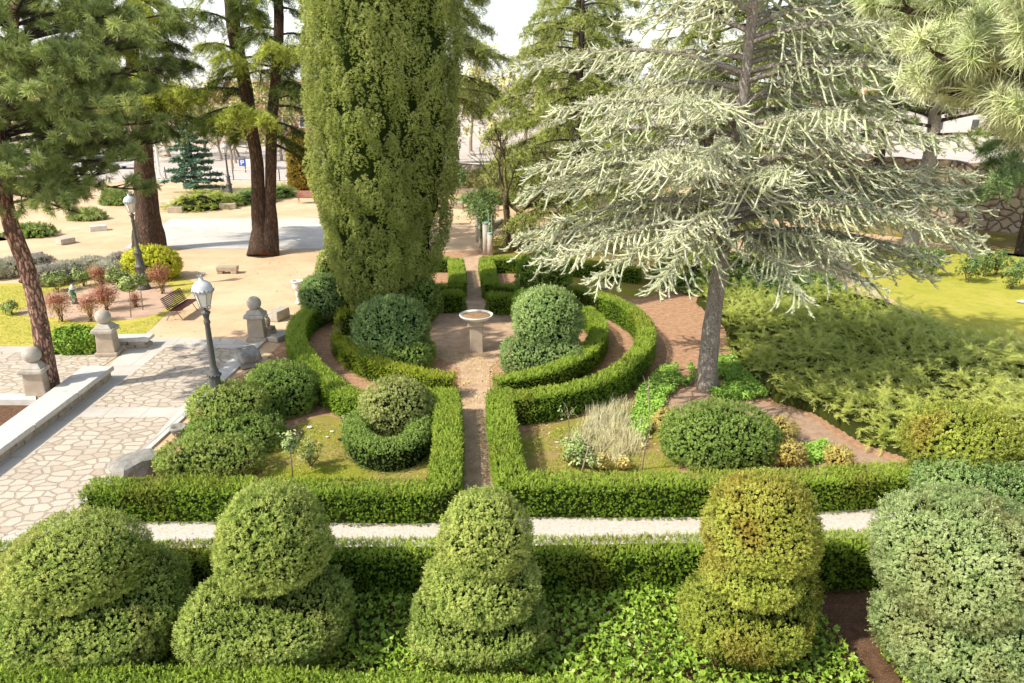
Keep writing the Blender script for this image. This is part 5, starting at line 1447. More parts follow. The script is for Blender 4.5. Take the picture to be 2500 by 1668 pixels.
# woody mat underneath
xs, ys = np.meshgrid(np.linspace(poly[:, 0].min(), poly[:, 0].max(), 170), np.linspace(poly[:, 1].min(), poly[:, 1].max(), 170), indexing='ij')
q = np.column_stack([xs.ravel(), ys.ravel()])
def inpoly(q, poly):
    ins = np.zeros(len(q), bool); j = len(poly) - 1
    for i in range(len(poly)):
        xi, yi = poly[i][:2]; xj, yj = poly[j][:2]
        if yi != yj: ins ^= ((yi > q[:, 1]) != (yj > q[:, 1])) & (q[:, 0] < (xj - xi) * (q[:, 1] - yi) / (yj - yi) + xi)
        j = i
    return ins
hh = np.where(inpoly(q, poly), np.maximum(cover_height(q, .95, 4), .1) * .5, -.1)
g.add(np.column_stack([q, hh]), grid_faces(170, 170), None, 1, True)
tag(g.build('juniper_cover', [M['juniper'], M['juniper_core']]), 'broad yellow-green spreading juniper mass on the slope', 'ground cover', kind='stuff')
jp = [(1580, 690), (1640, 640), (1760, 625), (1860, 650), (2000, 690), (2080, 730), (1900, 745), (1760, 730), (1650, 720)]
poly = PP(jp); pts = sample_poly(poly, 1500, r); h = np.maximum(cover_height(pts, .7, 9), .1); g = Geo()
juniper(g, np.column_stack([pts, h * r.uniform(.3, 1.0, len(pts))]), r, .75, size=.2, per=13, elev=(.15, .7), var=np.clip(.35 + r.normal(size=len(h)) * .12, 0, 1))
tag(g.build('dark_juniper_cover', M['juniper_green']), 'dark green spreading juniper shaded by the pale cedar', 'ground cover', kind='stuff')  # the cedar's shadow is painted in as a darker juniper colour

def juniper_bush(label, px, py, wpx, depth, hgt, n, mat, seed, length=.8, name='juniper_bush', size=.26):
    r = np.random.default_rng(seed); b = P(px, py); w = wpx / ppm(b)
    a = r.uniform(0, 2 * PI, n); q = np.sqrt(r.random(n))
    p = np.column_stack([np.cos(a) * q * w, np.sin(a) * q * depth, hgt * (1 - q ** 2) * r.uniform(.25, 1, n) + .05]) + b + (0, depth * .7, 0)
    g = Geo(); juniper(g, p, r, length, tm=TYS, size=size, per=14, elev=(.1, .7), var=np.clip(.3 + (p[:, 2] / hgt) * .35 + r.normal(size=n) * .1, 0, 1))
    V, F = ellipsoid(b + (0, depth * .7, 0), (w * .85, depth * .85, hgt * .75), 16, 8); V[:, 2] = np.maximum(V[:, 2], .0); g.add(V, F, None, 1, True)
    tag(g.build(name, [mat, M['core']], None, b), label, 'shrub', 'low spreading junipers')
juniper_bush('yellow-green spreading juniper under the blue-green spruce', 470, 515, 85, 2.4, 1.2, 420, M['juniper'], 121)
juniper_bush('bright juniper spilling over the stone block beneath the spruce', 520, 508, 60, 1.8, 1.0, 300, M['juniper'], 122)
juniper_bush('green juniper around the foot of the far street lamp', 600, 500, 60, 2.4, 1.1, 320, M['juniper_green'], 123)
juniper_bush('small green juniper between the twin-stemmed cedar and the rusty conifer', 680, 485, 32, 1.6, 1.0, 220, M['juniper_green'], 124)
juniper_bush('blue-grey low juniper near the bare plum tree', 1190, 500, 80, 2.0, .9, 380, M['juniper_green'], 125)
juniper_bush('dark juniper bank beneath the weeping cedar', 1310, 505, 80, 2.4, 1.3, 380, M['juniper_green'], 126)

def leaf_cover(name, label, poly, n, tm, mat, size, hgt, seed, kind='stuff', up=.9, wild=.5, holes=None, amp=.0, hf=.9):
    r = np.random.default_rng(seed); pts = sample_poly(poly, n, r)
    if holes is not None: pts = pts[fbm(np.column_stack([pts, np.zeros(len(pts))]), holes[0], seed) > holes[1]]
    z = hgt * r.random(len(pts)) ** .7 + np.maximum(0, fbm(np.column_stack([pts, np.zeros(len(pts))]), hf, seed + 2)) * amp
    p = np.column_stack([pts, z]); va = .3 + .4 * r.random(len(p)) + vnoise(p, 1.2, seed) * .2
    g = Geo(); d = np.array((0, 0, up)) + r.normal(size=p.shape) * wild
    scatter(g, tm, p, d, size * r.uniform(.55, 1.3, len(p)), r, va, tipamt=r.uniform(0, .6, len(p)))
    return tag(g.build(name, mat), label, 'ground cover', kind=kind)
ivy_poly = PP([(-300, 1440), (600, 1425), (1200, 1420), (1700, 1440), (1975, 1490), (2110, 1668), (2160, 1800), (-600, 1800)])
leaf_cover('ivy', 'glossy ivy carpet under the front topiaries', ivy_poly, 30000, TI, M['ivy'], .085, .26, 131, up=.45, wild=.65, amp=.3)
leaf_cover('ivy', 'ivy runners along the reddish soil path by the pale topiary', PP([(2120, 1490), (2150, 1475), (2260, 1620), (2330, 1720), (2240, 1720), (2150, 1600)]), 700, TI, M['ivy'], .085, .12, 132, up=.25, wild=.7)
leaf_cover('green_ground_cover', 'fresh bright green ground cover around the pale cedar trunk', PP([(1545, 1020), (1560, 960), (1620, 905), (1690, 905), (1700, 930), (1630, 970), (1600, 1030), (1570, 1080), (1540, 1050)]), 3000, TL, M['cover'], .10, .22, 133, holes=(.9, -.35))
leaf_cover('green_ground_cover', 'bright green ground cover between the cedar trunk and the juniper', PP([(1745, 880), (1790, 880), (1830, 930), (1880, 975), (1780, 985), (1730, 965), (1745, 930)]), 2600, TL, M['cover'], .10, .2, 134, holes=(.9, -.4))
leaf_cover('green_ground_cover', 'little bright green patch among the orange shrubs', PP([(1960, 1105), (2010, 1085), (2040, 1125), (1980, 1140)]), 420, TL, M['cover'], .10, .2, 135)
leaf_cover('fallen_leaves', 'dry fallen leaves under the bare plum tree', PP([(1205, 600), (1200, 575), (1330, 560), (1460, 580), (1480, 620), (1300, 625)]), 1800, TI, M['dead'], .13, .02, 136, up=1, wild=.4, holes=(.5, -.1))
leaf_cover('fallen_leaves', 'scattered dry leaves along the earth path and the ring soil', PP([(1060, 860), (1230, 860), (1225, 1190), (1130, 1190), (1120, 930)]), 900, TI, M['dead'], .055, .02, 137, up=1, wild=.4)
leaf_cover('fallen_leaves', 'scattered dry leaves and twigs on the sandy square', PP([(420, 900), (660, 880), (760, 740), (740, 640), (480, 640), (340, 830)]), 700, TI, M['dead'], .06, .015, 143, up=1, wild=.4, holes=(.4, -.1))
leaf_cover('fallen_leaves', 'small brown clippings and bits of bark on the ring soil and gravel', PP([(700, 900), (900, 720), (1560, 720), (1640, 900), (1760, 960), (2200, 1230), (2200, 1330), (300, 1350), (300, 1270), (1120, 1270), (1000, 960)]), 5200, TI, M['dead'], .032, .012, 144, up=1, wild=.5, holes=(.6, -.15))
leaf_cover('fallen_leaves', 'dry leaves on the soil of the two flower beds', PP([(640, 1010), (1080, 1050), (1640, 1000), (1660, 1100), (1280, 1160), (640, 1150)]), 1300, TI, M['dead'], .05, .02, 138, up=1, wild=.4, holes=(.5, .0))
leaf_cover('grass', 'mossy grass tufts in the west bed', PP([(650, 1170), (660, 1100), (740, 1035), (800, 1025), (860, 1050), (1060, 1070), (1060, 1170)]), 6500, TG, M['grass'], .075, .0, 139, up=1, wild=.3, holes=(.6, -.15))
leaf_cover('grass', 'thin grass and weeds on the east bed', PP([(1275, 1165), (1270, 1080), (1400, 1040), (1560, 1000), (1660, 1080), (1640, 1165)]), 4500, TG, M['grass'], .10, .0, 140, up=1, wild=.3, holes=(.6, -.1))
leaf_cover('dry_grass', 'tall straw-coloured dry grass in the east bed', PP([(1400, 1080), (1440, 1010), (1520, 985), (1580, 1040), (1570, 1110), (1480, 1150), (1420, 1140)]), 700, TGT, M['dry_grass'], .50, .0, 141, up=1, wild=.28, holes=(.8, -.3))
leaf_cover('grass', 'short blades along the yellow lawn edge', PP([(0, 842), (0, 700), (240, 695), (60, 780), (300, 795), (420, 765), (478, 700), (400, 775), (330, 830), (240, 842)]), 9000, TG, M['lawn_blade'] if 'lawn_blade' in M else M['grass'], .06, .0, 142, up=1, wild=.3)
# ================================================================== shrubs and flowers
def stem_bush(name, label, px, py, hw, ztop, zmid, mat, seed, group=None, leaf=.06, dens=420, stems=9, tm=None, mat2=None, wild=.8, cat='shrub', stem_mat='twig', pw=2.2, lump=.1):
    r = np.random.default_rng(seed); b = P(px, py); w = hw / ppm(b)
    t = thing(name, label, cat, b, group)
    g = Geo(); rz = (ztop - zmid) / 2 
    cz = zmid + rz
    for i in range(stems):
        a = r.uniform(0, 2 * PI); e = b + np.array((math.cos(a) * w * r.uniform(.2, .75), math.sin(a) * w * r.uniform(.2, .75), cz + rz * r.uniform(-.4, .5)))
        m = b + (e - b) * .45 + np.array((0, 0, .06)) + r.normal(size=3) * .03
        g.add(*tube([b + r.normal(size=3) * (.04, .04, 0), m, e], [.018, .012, .005], 4, cap=False))
        for k in range(3):
            f = m + (e - m) * r.uniform(.1, .8); g.add(*tube([f, f + r.normal(size=3) * w * .3 + (0, 0, .1)], [.007, .003], 3, cap=False))
    g.build('stems', M[stem_mat], t)
    f = Geo(); blob_plant(f, [((b[0], b[1], cz), (w, w, rz), pw)], r, dens, leaf, tm or TB, w * .9, lump, 3.5, seed, .4, wild, core=False)
    f.build('crown', [mat], t)
    if mat2:
        f = Geo(); blob_plant(f, [((b[0], b[1], zmid + .02), (w * .85, w * .85, max(.12, zmid * .7)), 2)], r, dens * .35, leaf, tm or TB, w * .7, .1, 3, seed + 1, .2, .9, core=False)
        f.build('lower_leaves', [mat2], t)
    return t
BB = 'red barberry bushes in the flower bed'
for i, (px, py, hw, zt, zm, lb) in enumerate([
        (150, 786, 33, 1.30, .55, 'round red barberry bush between the pine trunk and the green hydrant'),
        (224, 786, 25, 1.20, .5, 'red barberry bush on thin fanned stems just before the green hydrant'),
        (262, 758, 33, 1.10, .4, 'wide lower red barberry bush under a taller clipped red tier'),
        (252, 742, 22, 1.75, 1.05, 'taller clipped red barberry tier rising behind the wide one'),
        (398, 718, 28, 1.35, .55, 'red barberry bush at the foot of the yellow bush and far street lamp'),
        (333, 750, 13, .72, .12, 'smallest red barberry bush, beside the standard rose stake')]):
    stem_bush('barberry_bush', lb, px, py, hw, zt, zm, M['barberry'], 150 + i, BB, .075, 380, 10, mat2=M['barberry_low'])
topiary('euonymus_bush', 'bright yellow euonymus bush behind the far street lamp', 'shrub', [(372, 648, 36.2, 66, .86, .95, 2.2)], M['euonymus'], 330, .17, 160, lump=.12, up=.8, wild=.6)
LV = 'grey lavender mounds along the lawn'
for i, (px, py, hw, mt, lb) in enumerate([
        (-30, 668, 50, 'lavender', 'pale grey lavender mound cut by the picture edge'), (30, 662, 42, 'lavender', 'pale grey lavender mound behind the leaning pine trunk'), (98, 655, 34, 'lavender_dark', 'brownish spent lavender mound just past the leaning pine trunk'),
        (120, 682, 42, 'lavender_dark', 'low mauve-grey lavender mound at the lawn edge'), (175, 668, 48, 'lavender', 'widest pale lavender mound in the middle of the row'), (228, 660, 46, 'lavender', 'greener lavender mound behind the tall barberry'),
        (268, 672, 36, 'lavender', 'silvery lavender mound next to the rose bushes'), (292, 650, 26, 'lavender_dark', 'brown lavender mound touching the yellow bush')]):
    Y = P(px, py + 12)[1]
    topiary('lavender_mound', lb, 'shrub', [(px, py - 8, Y, hw, .52, .75, 2.2)], M[mt], 420, .14, 170 + i, LV, tm=TG, up=.7, wild=.5, lump=.08)
for i, (px, py, hw, zt, zm, lb) in enumerate([(140, 712, 26, .85, .3, 'pale rose bush between lavender and the leaning pine'), (205, 700, 22, .8, .3, 'pale rose bush behind the tall barberry'), (290, 705, 30, .9, .3, 'wide pale rose bush below the yellow bush'), (28, 768, 18, .55, .2, 'small rose bush at the tip of the flower bed on the lawn')]):
    stem_bush('rose_bush', lb, px, py, hw, zt, zm, M['rose'], 180 + i, 'pale rose bushes of the flower bed', .11, 130, 7, tm=TL, lump=.2)
def standard_rose(label, bx, by, cx, cy, hw, seed, mat, stem=.022, lean_top=None, group=None, forked=False, leaf=.12, dens=170):
    r = np.random.default_rng(seed); b = P(bx, by); top = Q(cx, cy, b[1]); w = hw / ppm(top)
    t = thing('standard_rose', label, 'rose', b, group)
    g = Geo(); g.add(*tube([b, b + (top - b) * .5 + r.normal(size=3) * .015, top - np.array((0, 0, w * .4))], [stem, stem * .85, stem * .6], 6), smooth=True)
    for i in range(6):
        e = top + r.normal(size=3) * w * .6; g.add(*tube([top - np.array((0, 0, w * .5)), (top + e) / 2, e], [.009, .007, .004], 3, cap=False))
    g.build('stem', M['twig_pale'], t)
    f = Geo(); blob_plant(f, [(top, (w, w, w * .8), 2)], r, dens, leaf, TL, w, .12, 3, seed, .3, .9, core=False)
    f.build('crown', [mat], t)
    return t
standard_rose('standard rose on a pale straight stem in the flower bed next to the maroon bench', 320, 776, 314, 693, 20, 191, M['rose'])
standard_rose('standard rose on two thin crossed stakes nearer the far street lamp', 349, 757, 340, 683, 14, 192, M['rose'])
standard_rose('grafted rose with a round leafy head on a dark stem in the west bed', 715, 1166, 707, 1083, 24, 193, M['rose'])
# east bed saplings
def sapling(label, pts, rad, seed, leaves=None, twigs=3):
    r = np.random.default_rng(seed); b = P(*pts[0]); Y = b[1]
    q = [b] + [Q(x, y, Y - .1 * i) for i, (x, y) in enumerate(pts[1:], 1)]
    t = thing('pruned_rose', label, 'rose', b, 'bare grafted rose stems of the east bed')
    g = Geo(); g.add(*tube(smooth_line(np.array(q), .1), np.linspace(rad, rad * .75, len(smooth_line(np.array(q), .1))), 7, rough=.12, seed=seed), smooth=True)
    top = q[-1]; g.add(*ellipsoid(top, (rad * 1.7, rad * 1.7, rad * 1.5), 8, 6, lambda D: vnoise(D, 2, seed) * .3), smooth=True)
    for i in range(twigs):
        e = top + np.array((r.uniform(-.2, .2), r.uniform(-.2, .2), r.uniform(.12, .45))); g.add(*tube([top, (top + e) / 2 + r.normal(size=3) * .03, e], [.012, .009, .004], 4))
    g.build('stem', M['stake'], t)
    if leaves:
        f = Geo(); n, sp, mt, dz = leaves
        p = top + r.normal(size=(n, 3)) * sp + (0, 0, dz); p[:, 2] = np.maximum(p[:, 2], .05)
        scatter(f, TL, p, r.normal(size=p.shape) + (0, 0, .4), .10 * r.uniform(.7, 1.3, n), r); f.build('crown', mt, t)
sapling('thin pruned rose stem with a few leaves on top close to the shaded ring hedge', [(1388, 1084), (1389, 1050), (1388, 1018)], .016, 201, (6, .10, M['rose'], .12), 3)
sapling('crooked pruned rose stem rising through yellow-green leaves by the yew hedge', [(1419, 1156), (1428, 1125), (1437, 1092)], .026, 202, (26, .16, M['rose'], -.35), 2)
sapling('knobby pruned rose stem next to the dark box mound', [(1567, 1148), (1571, 1115), (1576, 1088)], .026, 203, (5, .1, M['spiraea'], .2), 5)
sapling('tall forked pruned rose stem in the bright green ground cover', [(1585, 1030), (1585, 985), (1582, 950)], .024, 204, None, 2)
stem_bush('rose_bush', 'yellow-green leafy rose bush beside the crooked stem in the east bed', 1405, 1140, 34, .75, .15, M['rose'], 206, None, .11, 190, 7, tm=TL)
stem_bush('rose_bush', 'low rose with yellow autumn leaves under the dry grass', 1470, 1150, 16, .35, .08, M['spiraea'], 207, None, .10, 240, 5, tm=TL)
stem_bush('rose_bush', 'low rose with orange-yellow leaves nearest the dark box mound', 1522, 1150, 15, .35, .08, M['spiraea'], 208, None, .10, 240, 5, tm=TL)
stem_bush('rose_bush', 'sparse white-flowered rose in the west bed turf', 760, 1140, 24, .8, .1, M['rose'], 209, None, .07, 120, 6, tm=TL)
for i, (px, py, hw, zt, lb) in enumerate([
        (2222, 668, 18, 1.5, 'dark rose bush at the foot of the slanting pine'), (2276, 675, 22, 1.45, 'full dark rose bush standing second from the slanting pine'), (2362, 690, 26, 1.5, 'widest dark rose bush in the open middle of the lawn row'),
        (2402, 676, 18, 1.4, 'thin dark rose bush behind the widest one'), (2432, 672, 16, 1.3, 'small sparse dark rose bush near the granite bench'), (2468, 706, 24, 1.5, 'dark rose bush closest to the picture edge'), (2248, 660, 13, 1.3, 'slim dark rose bush squeezed between two fuller ones')]):
    stem_bush('rose_bush', lb, px, py, hw, zt, .25, M['rose_dark'], 210 + i, 'dark rose bushes on the far lawn', .12, 60, 7, tm=TL, lump=.25)
SPG = 'orange spiraea mounds near the dark box mound'
for i, (px, py, Y, hw, lb) in enumerate([(1905, 1048, 18.2, 42, 'orange spiraea mound touching the dark box mound'), (1925, 1105, 16.9, 44, 'golden orange spiraea mound right behind the long yew hedge'), (2050, 1118, 16.6, 36, 'small pale orange spiraea mound near the juniper edge'), (1628, 1028, 18.8, 34, 'brownish spiraea mound on the sunny side of the dark box mound')]):
    topiary('spiraea_mound', lb, 'shrub', [(px, py, Y, hw, .32, .45, 2.1)], M['spiraea'], 620, .075, 220 + i, SPG, lump=.08, wild=.8)
topiary('low_shrub', 'leafy dark green shrub growing against the ball-topped post', 'shrub', [(190, 838, 25.6, 62, .48, .5, 2.8)], M['yew_dark'], 420, .14, 226, tm=TL, bias=[.2], wild=.8, lump=.1)
DS = 'dark shrubs along the far edge of the sandy square'
for i, (px, py, Y, hw, rz, lb) in enumerate([(-10, 615, 46, 60, 1.0, 'dark shrub at the picture edge behind the stone block'), (85, 590, 47, 60, 1.0, 'dark rounded shrub behind the leaning pine trunk'), (215, 545, 53, 45, .9, 'dark shrub behind the pale stone blocks'), (292, 500, 60, 40, 1.1, 'dark clipped shrub beyond the reddish-brown cedar trunk')]):
    topiary('dark_shrub', lb, 'shrub', [(px, py, Y, hw, rz, 1.0, 2.4)], M['box_dark'], 170, .2, 230 + i, DS, bias=[-.15], lump=.15)
topiary('light_shrub', 'light glossy green shrub beside the cypress, in front of the parapet wall', 'shrub', [(1110, 445, 72, 36, 1.2, 1.2, 2.3)], M['shrub'], 110, .26, 236, tm=TL, bias=[.2], lump=.2)
topiary('light_shrub', 'yellowish leafy shrub behind the bare plum tree', 'shrub', [(1175, 448, 71, 32, 1.1, 1.2, 2.2)], M['autumn'], 100, .26, 237, tm=TL, bias=[-.1], lump=.2)
topiary('light_shrub', 'olive leafy shrub between the plum tree and the weeping cedar', 'shrub', [(1260, 452, 70, 40, 1.0, 1.2, 2.2)], M['rose'], 100, .26, 238, tm=TL, lump=.2)
topiary('light_shrub', 'small round green shrub on the shady lawn under the cedar boughs', 'shrub', [(1340, 612, 42, 26, .5, .6, 2.1)], M['box_dark'], 200, .16, 239, lump=.12)

# ================================================================== street lamps
def street_lamp(label, b):
    t = thing('street_lamp', label, 'street lamp', b, 'ornate grey street lamps')
    o = np.array(b, float)
    prof = [(.0, 0), (.30, 0), (.30, .10), (.27, .14), (.245, .20), (.235, .45), (.25, .50), (.25, .55), (.215, .60), (.205, .98), (.215, 1.0), (.24, 1.05), (.24, 1.11), (.19, 1.16), (.165, 1.2), (.135, 1.62), (.15, 1.66), (.165, 1.70), (.165, 1.76), (.12, 1.80), (.125, 1.86), (.10, 1.90), (.085, 2.0), (.066, 3.15), (.085, 3.18), (.085, 3.24), (.062, 3.28), (.075, 3.36), (.09, 3.42), (.12, 3.46), (.12, 3.50), (.05, 3.53), (.03, 3.6), (0, 3.6)]
    def fl(a, z): return 1 + .05 * np.sign(np.cos(a * 10)) * ((z > .6) & (z < 1.0) | (z > 1.2) & (z < 1.64))
    g = Geo(); g.add(*lathe(prof, o, 40, fl), smooth=True)
    for z, rr in ((1.73, .17), (1.08, .245)):
        for k in range(12):
            a = k / 12 * 2 * PI; g.add(*ellipsoid(o + (math.cos(a) * rr, math.sin(a) * rr, z), (.03, .03, .03), 6, 5), smooth=True)
    g.build('post', M['iron'], t)
    zb, zt, rb, rt = 3.66, 4.02, .135, .235
    n = 6; A = [k / n * 2 * PI + .2 for k in range(n)]
    g = Geo()
    for k in range(n):
        a, a2 = A[k], A[(k + 1) % n]
        lo = [o + (math.cos(x) * rb * .96, math.sin(x) * rb * .96, zb) for x in (a, a2)]; hi = [o + (math.cos(x) * rt * .96, math.sin(x) * rt * .96, zt) for x in (a, a2)]
        g.add(np.array(lo + hi[::-1]), quads([(0, 1, 2, 3)]))
    lan = g.build('lantern_glass', M['opal'], t)
    g = Geo()
    for k in range(n):
        a = A[k]; lo = o + (math.cos(a) * rb, math.sin(a) * rb, zb); hi = o + (math.cos(a) * rt, math.sin(a) * rt, zt)
        a2 = A[(k + 1) % n]; lo2 = o + (math.cos(a2) * rb, math.sin(a2) * rb, zb); hi2 = o + (math.cos(a2) * rt, math.sin(a2) * rt, zt)
        g.add(*tube([lo, hi], .012, 5)); g.add(*tube([lo, lo2], .014, 5)); g.add(*tube([hi, hi2], .016, 5))
        g.add(*tube([o + (0, 0, 3.56), o + (math.cos(a) * .09, math.sin(a) * .09, 3.58), o + (math.cos(a) * .15, math.sin(a) * .15, 3.64), lo], .010, 5))
        g.add(*ellipsoid(lo + np.array((0, 0, -.03)), (.02, .02, .03), 6, 5))
    g.build('lantern_frame', M['crown_dark'], t)
    g = Geo(); g.add(*lathe([(.0, 4.02), (.25, 4.02), (.275, 4.05), (.28, 4.09), (.265, 4.10), (.255, 4.16), (.22, 4.24), (.15, 4.31), (.08, 4.34), (.055, 4.37), (.05, 4.42), (.07, 4.46), (.09, 4.48), (.0, 4.46)], o, 28), smooth=True)
    roof = g.build('lantern_roof', M['lamp_roof'], t)
    g = Geo()
    for k in range(18):
        a = k / 18 * 2 * PI; r1 = .285; h = .075 if k % 3 == 0 else .045
        p = [o + (math.cos(a - .17) * r1, math.sin(a - .17) * r1, 4.06), o + (math.cos(a + .17) * r1, math.sin(a + .17) * r1, 4.06), o + (math.cos(a) * (r1 + .03), math.sin(a) * (r1 + .03), 4.09 + h)]
        g.add(np.array(p), [(0, 1, 2)])
    g.build('roof_frill', M['crown_dark'], t)
    g = Geo()
    for k in range(8):
        a = k / 8 * 2 * PI; p = [o + (math.cos(a - .38) * .088, math.sin(a - .38) * .088, 4.46), o + (math.cos(a + .38) * .088, math.sin(a + .38) * .088, 4.46), o + (math.cos(a) * .115, math.sin(a) * .115, 4.55)]
        g.add(np.array(p), [(0, 1, 2)])
    g.build('finial_frill', M['crown_dark'], t)
    return t
lamp = street_lamp('ornate grey street lamp rising out of the dark box balls by the paved path', P(543, 1056))
for loc, lb in ((P(352, 706), 'ornate grey street lamp standing before the yellow bush on the flower bed edge'), (P(563, 482), 'slim street lamp among the junipers beyond the pale plaza'), (np.array((Q(1116, 372, 96)[0], 96, .0)), 'distant dark street lamp glimpsed beside the cypress above the parapet')):
    dup(lamp, loc, .3, lb)

# ================================================================== benches
def park_bench(label, mid, ang, mat, Ln=1.75):
    t = thing('park_bench', label, 'bench', (0, 0, 0), None); 
    def loc(V): return V
    def slat(y, z, w, h, tilt):
        V, F = box((0, 0, 0), (Ln, w, h)); c, s = math.cos(tilt), math.sin(tilt)
        V = V @ np.array([[1, 0, 0], [0, c, s], [0, -s, c]]); return V + np.array((0, y, z)), F
    for i in range(6):
        g = Geo(); g.add(*slat(.06 - .085 * i, .45 + .004 * i, .065, .03, -.05)); o = g.build('seat_slat', mat, t)
    for i in range(8):
        g = Geo(); z = .50 + i * .062; g.add(*slat(.13 + i * .028, z, .028, .045, -.4)); o = g.build('back_slat', mat, t)
    for x in (-Ln / 2 + .18, 0, Ln / 2 - .18):
        g = Geo()
        g.add(*tube([(x, .10, .40), (x, .16, .58), (x, .26, .80), (x, .36, .97)], .016, 6)); g.add(*tube([(x, .12, .42), (x, -.18, .425), (x, -.40, .44)], .016, 6))
        if x:
            g.add(*tube([(x, .0, .42), (x, .10, .30), (x, .22, .12), (x, .30, .0)], [.02, .018, .018, .022], 6)); g.add(*tube([(x, -.15, .42), (x, -.22, .30), (x, -.30, .14), (x, -.42, .0)], [.02, .018, .018, .022], 6))
            g.add(*tube([(x, .06, .34), (x, -.05, .27), (x, -.2, .33)], .012, 5))
        g.build('iron_frame', M['cast'], t)
    t.location = Vector([float(v) for v in mid]); t.rotation_euler = (0, 0, ang)
    return t
v = (P(476, 741, .45) - P(433, 769, .45)); a = math.atan2(v[1], v[0])
e0 = P(424, 783) * np.array((1, 1, 0)); mid = e0 + norm(v) * .72
park_bench('maroon slatted bench with curled iron legs facing the sandy path', mid, a + 0, M['bench_wood'])
park_bench('small red slatted bench beneath the rusty conifer', P(752, 496), .05, M['bench_red'])

# ================================================================== stonework
def ball_post(label, b, h, rz, hw=.36):
    t = thing('ball_post', label, 'stone post', b, 'stone posts topped with balls'); o = np.array(b, float)
    zs = [0, .13, .13, h * .68]; 
    g = Geo(); g.add(*stone(o, (hw * 2.1, hw * 2.1, .15), rz, .04, .02, 3)); g.build('plinth', M['granite_tan'], t)
    V, F = stone((0, 0, 0), (hw * 1.72, hw * 1.72, h * .58), 0, .03, .018, 5); k = 1 - V[:, 2] / (h * .58) * .14; V[:, :2] *= k[:, None]
    c, s = math.cos(rz), math.sin(rz); V = V @ np.array([[c, s, 0], [-s, c, 0], [0, 0, 1]])
    g = Geo(); g.add(V + o + (0, 0, .148), F); g.build('shaft', M['granite_tan'], t)
    z = .145 + h * .58
    g = Geo(); g.add(*stone(o + (0, 0, z), (hw * 2.05, hw * 2.05, .15), rz, .05, .02, 7)); V, F = stone((0, 0, 0), (hw * 1.75, hw * 1.75, .17), 0, .03, .012, 8); V[:, :2] *= (1 - V[:, 2] / .17 * .42)[:, None]
    V = V @ np.array([[c, s, 0], [-s, c, 0], [0, 0, 1]]); g.add(V + o + (0, 0, z + .148), F); g.build('cap', M['granite'], t)
    g = Geo(); g.add(*ellipsoid(o + (0, 0, z + .148 + .155 + .23), (.265, .265, .26), 28, 18, lambda D: fbm(D, 1.5, 5) * .015), smooth=True); g.build('ball', M['granite'], t)
    return t
ball_post('ball-topped stone post at the end of the low wall next to the dark shrub', P(268, 864), 1.22, PATH_ROT + .15)
ball_post('ball-topped stone post at the head of the paved path by the sandy square', P(630, 829), 1.30, PATH_ROT + .15)
ball_post('ball-topped stone post partly hidden by the leaning pine trunk', P(101, 972), 1.30, PATH_ROT + .15)
def block(label, b, size, rz, mat='granite', seed=1, name='stone_block', cat='stone block', group='rough stone blocks round the sandy square', rough=.03, bev=.04):
    g = Geo(); g.add(*stone(b, size, rz, bev, rough, seed)); return tag(g.build(name, M[mat], None, b), label, cat, group)
block('pale stone block closest to the leaning pine trunk', P(80, 632), (.62, .95, .36), -.5, seed=2)
block('stone block between two dark shrubs', P(161, 595), (.62, .9, .34), -.5, seed=3)
block('long pale stone block behind the pine boughs', P(241, 563), (1.0, .6, .34), .5, 'granite_light', 4)
block('stone block half covered by yellow-green juniper', P(430, 519), (1.05, .5, .42), .1, 'granite_tan', 5)
block('stone block in front of the far street lamp', P(557, 510), (1.2, .5, .42), .15, 'granite_tan', 6)
block('square hewn stone block by the sandy path near the basket urn', P(682, 779), (.46, .85, .42), -.35, 'granite', 7)
block('small stone block next to the cypress on the far path edge', P(1116, 508), (.95, .6, .5), -.1, 'granite_tan', 8)
block('little stone block behind the vine-covered columns', P(1206, 514), (.7, .5, .45), .1, 'granite_tan', 9)
block('dark stone block beside the mint green ladder', P(1209, 556), (.55, .6, .42), .2, 'granite_dark', 10)
block('low granite block on the far lawn by the rose bushes', P(2356, 612), (1.1, .55, .34), -.1, 'granite', 11)
block('flat grey block on the path behind the cedar boughs', P(2168, 612), (.9, .6, .32), .1, 'granite', 12)
block('small block behind the basket urn', P(750, 722), (.35, .5, .45), .2, 'granite', 13)
b = P(557, 667); t = thing('stone_bench', 'little granite slab seat on two feet in the open sandy square', 'stone bench', b)
g = Geo(); g.add(*stone(b + (0, 0, .155), (1.05, .46, .22), .04, .04, .03, 15)); g.build('seat', M['granite_tan'], t)
for s in (-.36, .34):
    g = Geo(); g.add(*stone(b + (s, 0, 0), (.28, .4, .16), .04, .03, .02, 16)); g.build('foot', M['granite_tan'], t)
b = P(1221, 551); g = Geo(); g.add(*lathe([(0, 0), (.19, 0), (.185, .4), (.17, .46), (0, .47)], b, 18, lambda a, z: 1 + .03 * np.sin(a * 3)), smooth=True); tag(g.build('stone_bollard', M['granite'], None, b), 'short round stone stump next to the dark stone block', 'bollard')
